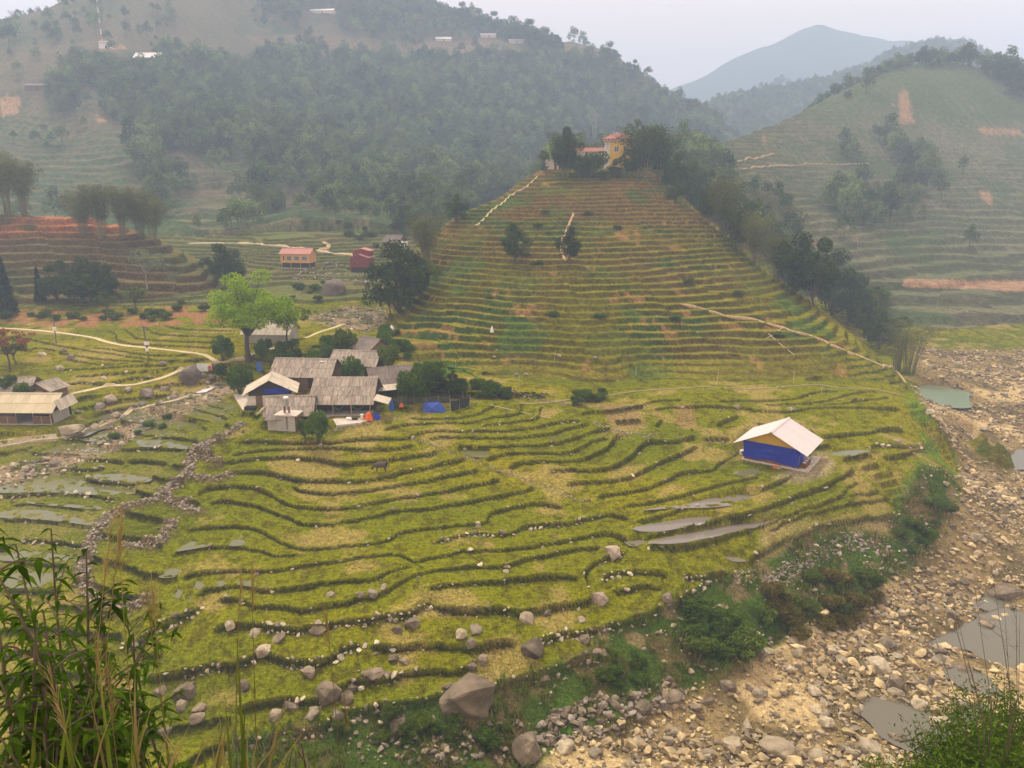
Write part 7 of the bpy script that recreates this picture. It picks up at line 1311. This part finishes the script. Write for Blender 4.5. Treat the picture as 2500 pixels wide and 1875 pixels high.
for i, (u, v, d) in enumerate([(15,1255,4.6),(60,1330,5.2),(105,1300,5.6),(165,1350,5.0),(210,1450,5.4),(20,1400,4.3),(85,1450,4.4),(140,1490,4.7),(240,1500,5.1),(290,1560,5.6),(40,1560,4.1),(120,1600,4.2),(190,1600,4.5),(250,1640,4.8),(330,1630,5.5),(10,1680,3.9),(90,1700,4.0),(170,1720,4.2),(300,1730,4.8),(50,1640,4.0),(130,1680,4.1),(220,1700,4.3),(30,1500,4.2),(150,1560,4.6),(260,1760,4.5),(60,1780,3.8),(140,1790,3.9)]): stem_shrub('leafy_shrub', (u, v), d, 'leafy shrub stem with pointed drooping leaves on the near slope', 'leafy shrubs of the near slope', 900+i, .17 if i % 3 else .2, 30)
stem_shrub('leafy_shrub', (770, 1800), 5.2, 'small fresh green sprig at the foot of the reeds', None, 950, .12, 14, m='bush'); stem_shrub('leafy_shrub', (330, 1480), 6.0, 'tall leafy stem rising above the other shrubs beside the reeds', None, 951, .16, 18)
def reed(tip_px, dist, label, group, seed, plume=.5, droop=.3, lean=None):
    rg = np.random.default_rng(seed); tip = np.array(at_d(tip_px[0], tip_px[1], dist)); lx = rg.uniform(-.25, .25) if lean is None else lean; bxx, byy = tip[0]-lx, dist+rg.uniform(-.1, .3); base = np.array([bxx, byy, float(ground(bxx, byy)[0])]); t = empty('reed', base); tag(t, label, 'reed', group)
    ts = np.linspace(0, 1, 8); d = tip-base; pts = np.outer(ts, d); pts[:, 0] = d[0]*ts**1.8; pts[0, 2] -= .15; g = Geo(); tube(g, pts, .0045*(1.15-ts)+.001, 4); obj('stalk', g.mesh('stalk', True), t, ML['dry'])
    gl = Geo(); n_ = 34; f = 1-plume/np.linalg.norm(d)*rg.uniform(0, 1, n_)**.7
    for k in range(n_):
        c = np.array([np.interp(f[k], ts, pts[:, j]) for j in range(3)]); e = c+np.array([math.copysign(droop, lx if lx else 1)*rg.uniform(.1, .6)*.4+rg.normal()*.025, rg.normal()*.03, rg.uniform(.05, .2)]); m_ = (c+e)/2+np.array([0, 0, .03]); w_ = .0013; gl.add([c+(-w_, 0, 0), c+(w_, 0, 0), m_+(w_*1.4, 0, 0), m_+(-w_*1.4, 0, 0), e, e], [[0, 1, 2, 3], [3, 2, 4, 5]])
    obj('plume', gl.mesh('plume'), t, ML['dry'])
for i, (u, v, d, l) in enumerate([(300,1265,4.2,.55),(285,1250,4.4,.1),(272,1290,4.1,.5),(615,1372,5.0,.15),(590,1382,5.1,.3),(370,1420,4.7,.08),(355,1440,4.9,.05),(795,1480,5.4,-.03),(260,1620,3.9,.1),(120,1640,3.8,-.1),(230,1560,4.0,.1),(840,1690,5.6,.03)]): reed((u, v), d, 'dry straw-coloured reed with feathery drooping plume on the near slope', 'dry reeds of the near slope', 970+i, .42, .35, l)
reed((1033, 1305), 30.0, 'tall thin reed stalk standing on the middle terraces', None, 999, .6, .1, .2) if False else None
def blades(u, dist, n_, vt0, vt1, label, seed, m='grass', spread=.25, w_=.012):
    rg = np.random.default_rng(seed); b0 = at_d(u, 1875, dist); bz = float(ground(b0[0], dist)[0]); t = empty('grass_clump', (b0[0], dist, bz)); tag(t, label, 'grass', 'blade clumps of the near slope'); g = Geo()
    for k in range(n_):
        vt = rg.uniform(vt0, vt1); tz = at_d(u, vt, dist)[2]-bz; a = rg.uniform(0, 6.28); out = rg.uniform(.05, .55); rb = rg.uniform(0, spread); b = np.array([math.cos(a)*rb, math.sin(a)*rb, -.1]); V = []; n2_ = 7; s = np.array([-math.sin(a+.6), math.cos(a+.6), 0])
        for i in range(n2_):
            f = i/(n2_-1); c = b+np.array([math.cos(a)*out*f**2.2, math.sin(a)*out*f**2.2, (tz+.1)*(f-.18*out*f**4)]); ww = w_*rg.uniform(.9, 1.1)*(1-f**3)*(.6+.8*min(1, f*2)); V += [c-s*ww, c+s*ww]
        g.add(V, [[i*2, i*2+2, i*2+3, i*2+1] for i in range(n2_-1)])
    obj('blades', g.mesh('blades', True), t, ML[m])
for i, (u, d, n_, a, b, m) in enumerate([(548,4.6,7,1575,1860,'grass'),(545,4.5,14,1740,1880,'dry'),(600,4.8,9,1720,1890,'grass'),(245,3.8,9,1620,1870,'grass'),(270,3.9,10,1640,1860,'dry'),(150,3.7,10,1720,1870,'grass'),(60,3.7,12,1740,1870,'dry'),(340,4.0,9,1760,1880,'grass'),(420,4.2,9,1800,1890,'dry'),(700,5.0,6,1800,1890,'grass'),(480,4.3,9,1790,1890,'grass'),(20,3.6,12,1760,1860,'grass'),(200,3.7,12,1780,1870,'dry')]): blades(u, d, n_, a, b, 'clump of long grass blades on the near slope', 1020+i, m)
# bushy growth at the lower right
def feather(u, v, d, h_, label, seed, group=None, wide=1.0):
    rg = np.random.default_rng(seed); p = at_d(u, v, d); bz = float(ground(p[0], p[1])[0]); H_ = p[2]-bz; t = empty('feathery_bush', (p[0], p[1], bz)); tag(t, label, 'bush', group); gt = Geo(); gl = Geo(); P = []; Dd = []
    for i in range(26):
        a = rg.uniform(0, 6.28); out = rg.uniform(.2, 1.0)*wide; ts = np.linspace(0, 1, 6); hh_ = H_*rg.uniform(.7, 1.05); pts = np.stack([math.cos(a)*out*ts**1.6, math.sin(a)*out*ts**1.6, -.1+(hh_+.1)*(ts-.12*ts**4)], 1); tube(gt, pts, .012*(1.15-ts)+.002, 4)
        k = 130; f = rg.uniform(.25, 1, k); c = np.stack([np.interp(f, ts, pts[:, j]) for j in range(3)], 1)+rg.normal(size=(k, 3))*.13; P.append(c); Dd.append(rg.normal(size=(k, 3))+np.array([math.cos(a)*.8, math.sin(a)*.8, -.3]))
    leaves(gl, np.vstack(P), .105, .24, .4, np.vstack(Dd), rg); obj('stems', gt.mesh('stems', True), t, M_twig); obj('foliage', gl.mesh('foliage'), t, ML['bush'])
for i, (u, v, d, w2) in enumerate([(2440,1665,12.5,.9),(2360,1725,12,.8),(2490,1640,13.5,1.0),(2300,1790,11.6,.8),(2420,1790,11.2,.8),(2490,1760,11.5,.9),(2210,1850,11.2,.7),(2270,1850,11,.6),(2350,1840,10.8,.7),(2120,1868,11.0,.5),(2480,1850,10.5,.8)]): feather(u, v, d, 0, 'fine-leaved green bush on the slope above the river pool', 1100+i, 'fine-leaved bushes above the river', w2)
t0 = at_d(2470, 1700, 11); bz = float(ground(t0[0], t0[1])[0]); t = empty('bare_shrub', (t0[0], t0[1], bz)); tag(t, 'bare dark twigs spreading above the fine-leaved bushes', 'shrub'); g = Geo(); rg = np.random.default_rng(5)
for (u, v) in [(2300,1400),(2330,1480),(2380,1440),(2420,1380),(2270,1520),(2450,1450),(2480,1400),(2350,1560),(2490,1500)]:
    e = np.array(at_d(u, v, 10.5+rg.uniform(0, 1)))-np.array([t0[0], t0[1], bz]); b = np.array([rg.normal()*.1+.15, rg.normal()*.1, -.1]); m_ = b*.4+e*.6+np.array([.25, 0, -.25]); tube(g, [b, m_, e], [.012, .007, .002], 4)
    for k in range(4): f = rg.uniform(.4, .9); c = m_*(1-f)+e*f; tube(g, [c, c+rg.normal(size=3)*.16+np.array([-.1, 0, .12])], [.004, .0015], 3)
obj('twigs', g.mesh('twigs', True), t, M_twig)

# ------------------------------------------------------------------ labels that single out look-alikes by what they stand nearest to
LMK = [('blue hut', BPOS['hut']), ('concrete privy', BPOS['privy']), ('barn', BPOS['barn']), ('yellow villa', BPOS['yellow']), ('red house', BPOS['red']), ('apricot house', BPOS['stilt']), ('huge brown boulder', hit(1133, 1752)), ('flooded strips', hit(1720, 1290)), ('round hill tree', hit(1258, 640)), ('open bamboo', hit(2205, 908)), ('jade river pool', hit(2310, 965)), ('grey stone heap', hit(2000, 1370)), ('radio mast', BPOS['radio']), ('white scarecrow', hit(1201, 814)), ('dark conifer', hit(17, 772)), ('round brown river boulder', hit(2193, 1685)), ('long tilted slab', hit(1913, 1850)), ('bare twigs', Vector((t0[0], t0[1], bz))), ('spreading tree', hit(610, 884))]
ORD = ['nearest', 'second nearest', 'third nearest', 'fourth nearest', 'fifth nearest', 'sixth nearest', 'seventh nearest', 'eighth nearest', 'ninth nearest', 'tenth nearest', 'eleventh nearest', 'twelfth nearest']+['%dth nearest' % k for k in range(13, 60)]
SHORT = {'ravine belt trees': 'tree of the ravine belt', 'ravine belt bamboo': 'bamboo of the ravine belt', 'bushes behind the farm': 'green bush behind the farm', 'bushes under the footpath': 'dark bush under the footpath', 'ravine dark trees': 'dark tree in the ravine', 'ravine bamboo': 'bamboo clump in the ravine', 'ravine leafy trees': 'lighter leafy tree in the ravine', 'ravine bushes': 'bush in the ravine', 'brown boulders on the terraces': 'brown boulder on the terraces', 'pale boulders on the terraces': 'pale boulder on the terraces', 'brown boulders in the river bed': 'brown boulder in the river bed', 'pale boulders in the river bed': 'pale boulder in the river bed', 'boulders along the stream': 'grey boulder in the stream', 'dry stone terrace walls': 'dry stone terrace wall', 'thicket bushes': 'thicket bush by the hen run', 'stream thicket bushes': 'thicket bush above the stream', 'dark bank bushes': 'dark bush on the bank', 'brown bank shrubs': 'brownish shrub on the bank', 'shrubs below the lowest terrace': 'shrub below the lowest terrace', 'hill terrace bushes': 'scrub bush on the hill terraces', 'upper hill bushes': 'scrub bush high on the hill', 'skyline trees of the wooded mountain': 'misty skyline tree of the mountain', 'dark grove above the red bank': 'dark grove tree above the red bank', 'bamboo behind the red terraced hill': 'hazy bamboo behind the red hill', 'bushes on the red bank': 'bush on the red bank', 'bank shrubs below the hut': 'green shrub on the river bank', 'boulders at the foot of the cone-shaped hill': 'small boulder at the hill foot', 'small bank shrubs': 'small shrub on the green bank', 'bushes by the far paddies': 'bush by the far paddies', 'bushes of the upper valley': 'bush of the upper valley', 'sticks on the hill terraces': 'bare bamboo stick on the hill', 'fine-leaved bushes above the river': 'fine-leaved bush above the river'}
grp = {}
for o in C.objects:
    if o.parent is None and o.get('group') in SHORT: grp.setdefault(o['group'], []).append(o)
for gname, lst in grp.items():
    cen = sum((o.location for o in lst), Vector())/len(lst); by = {}
    for o in lst: by.setdefault(min(range(len(LMK)), key=lambda k: (LMK[k][1]-o.location).length), []).append(o)
    for k, os_ in by.items():
        full = sorted(lst, key=lambda o: (LMK[k][1]-o.location).length); rank = {o.name: i for i, o in enumerate(full)}
        for o in os_:
            if rank[o.name] < len(ORD): o['label'] = '%s, %s to the %s' % (SHORT[gname], ORD[rank[o.name]], LMK[k][0])
# ================================================================== HAZE: one closed box of pale even air round the whole place
hz = bpy.data.meshes.new('haze'); bm = bmesh.new(); bmesh.ops.create_cube(bm, size=1.0)
for v in bm.verts: v.co = Vector((v.co.x*7600+900, v.co.y*3900+1600, v.co.z*620+(-30+310)))
bm.to_mesh(hz); bm.free()
mh = bpy.data.materials.new('haze_air'); mh.use_nodes = True; nt = mh.node_tree; nt.nodes.clear()
out = nt.nodes.new('ShaderNodeOutputMaterial'); pv = nt.nodes.new('ShaderNodeVolumePrincipled')
pv.inputs['Color'].default_value = (.53, .70, .94, 1); pv.inputs['Density'].default_value = 0.00062; pv.inputs['Anisotropy'].default_value = 0.0
nt.links.new(pv.outputs[0], out.inputs['Volume'])
tag(obj('haze', hz, None, mh), kind='stuff')
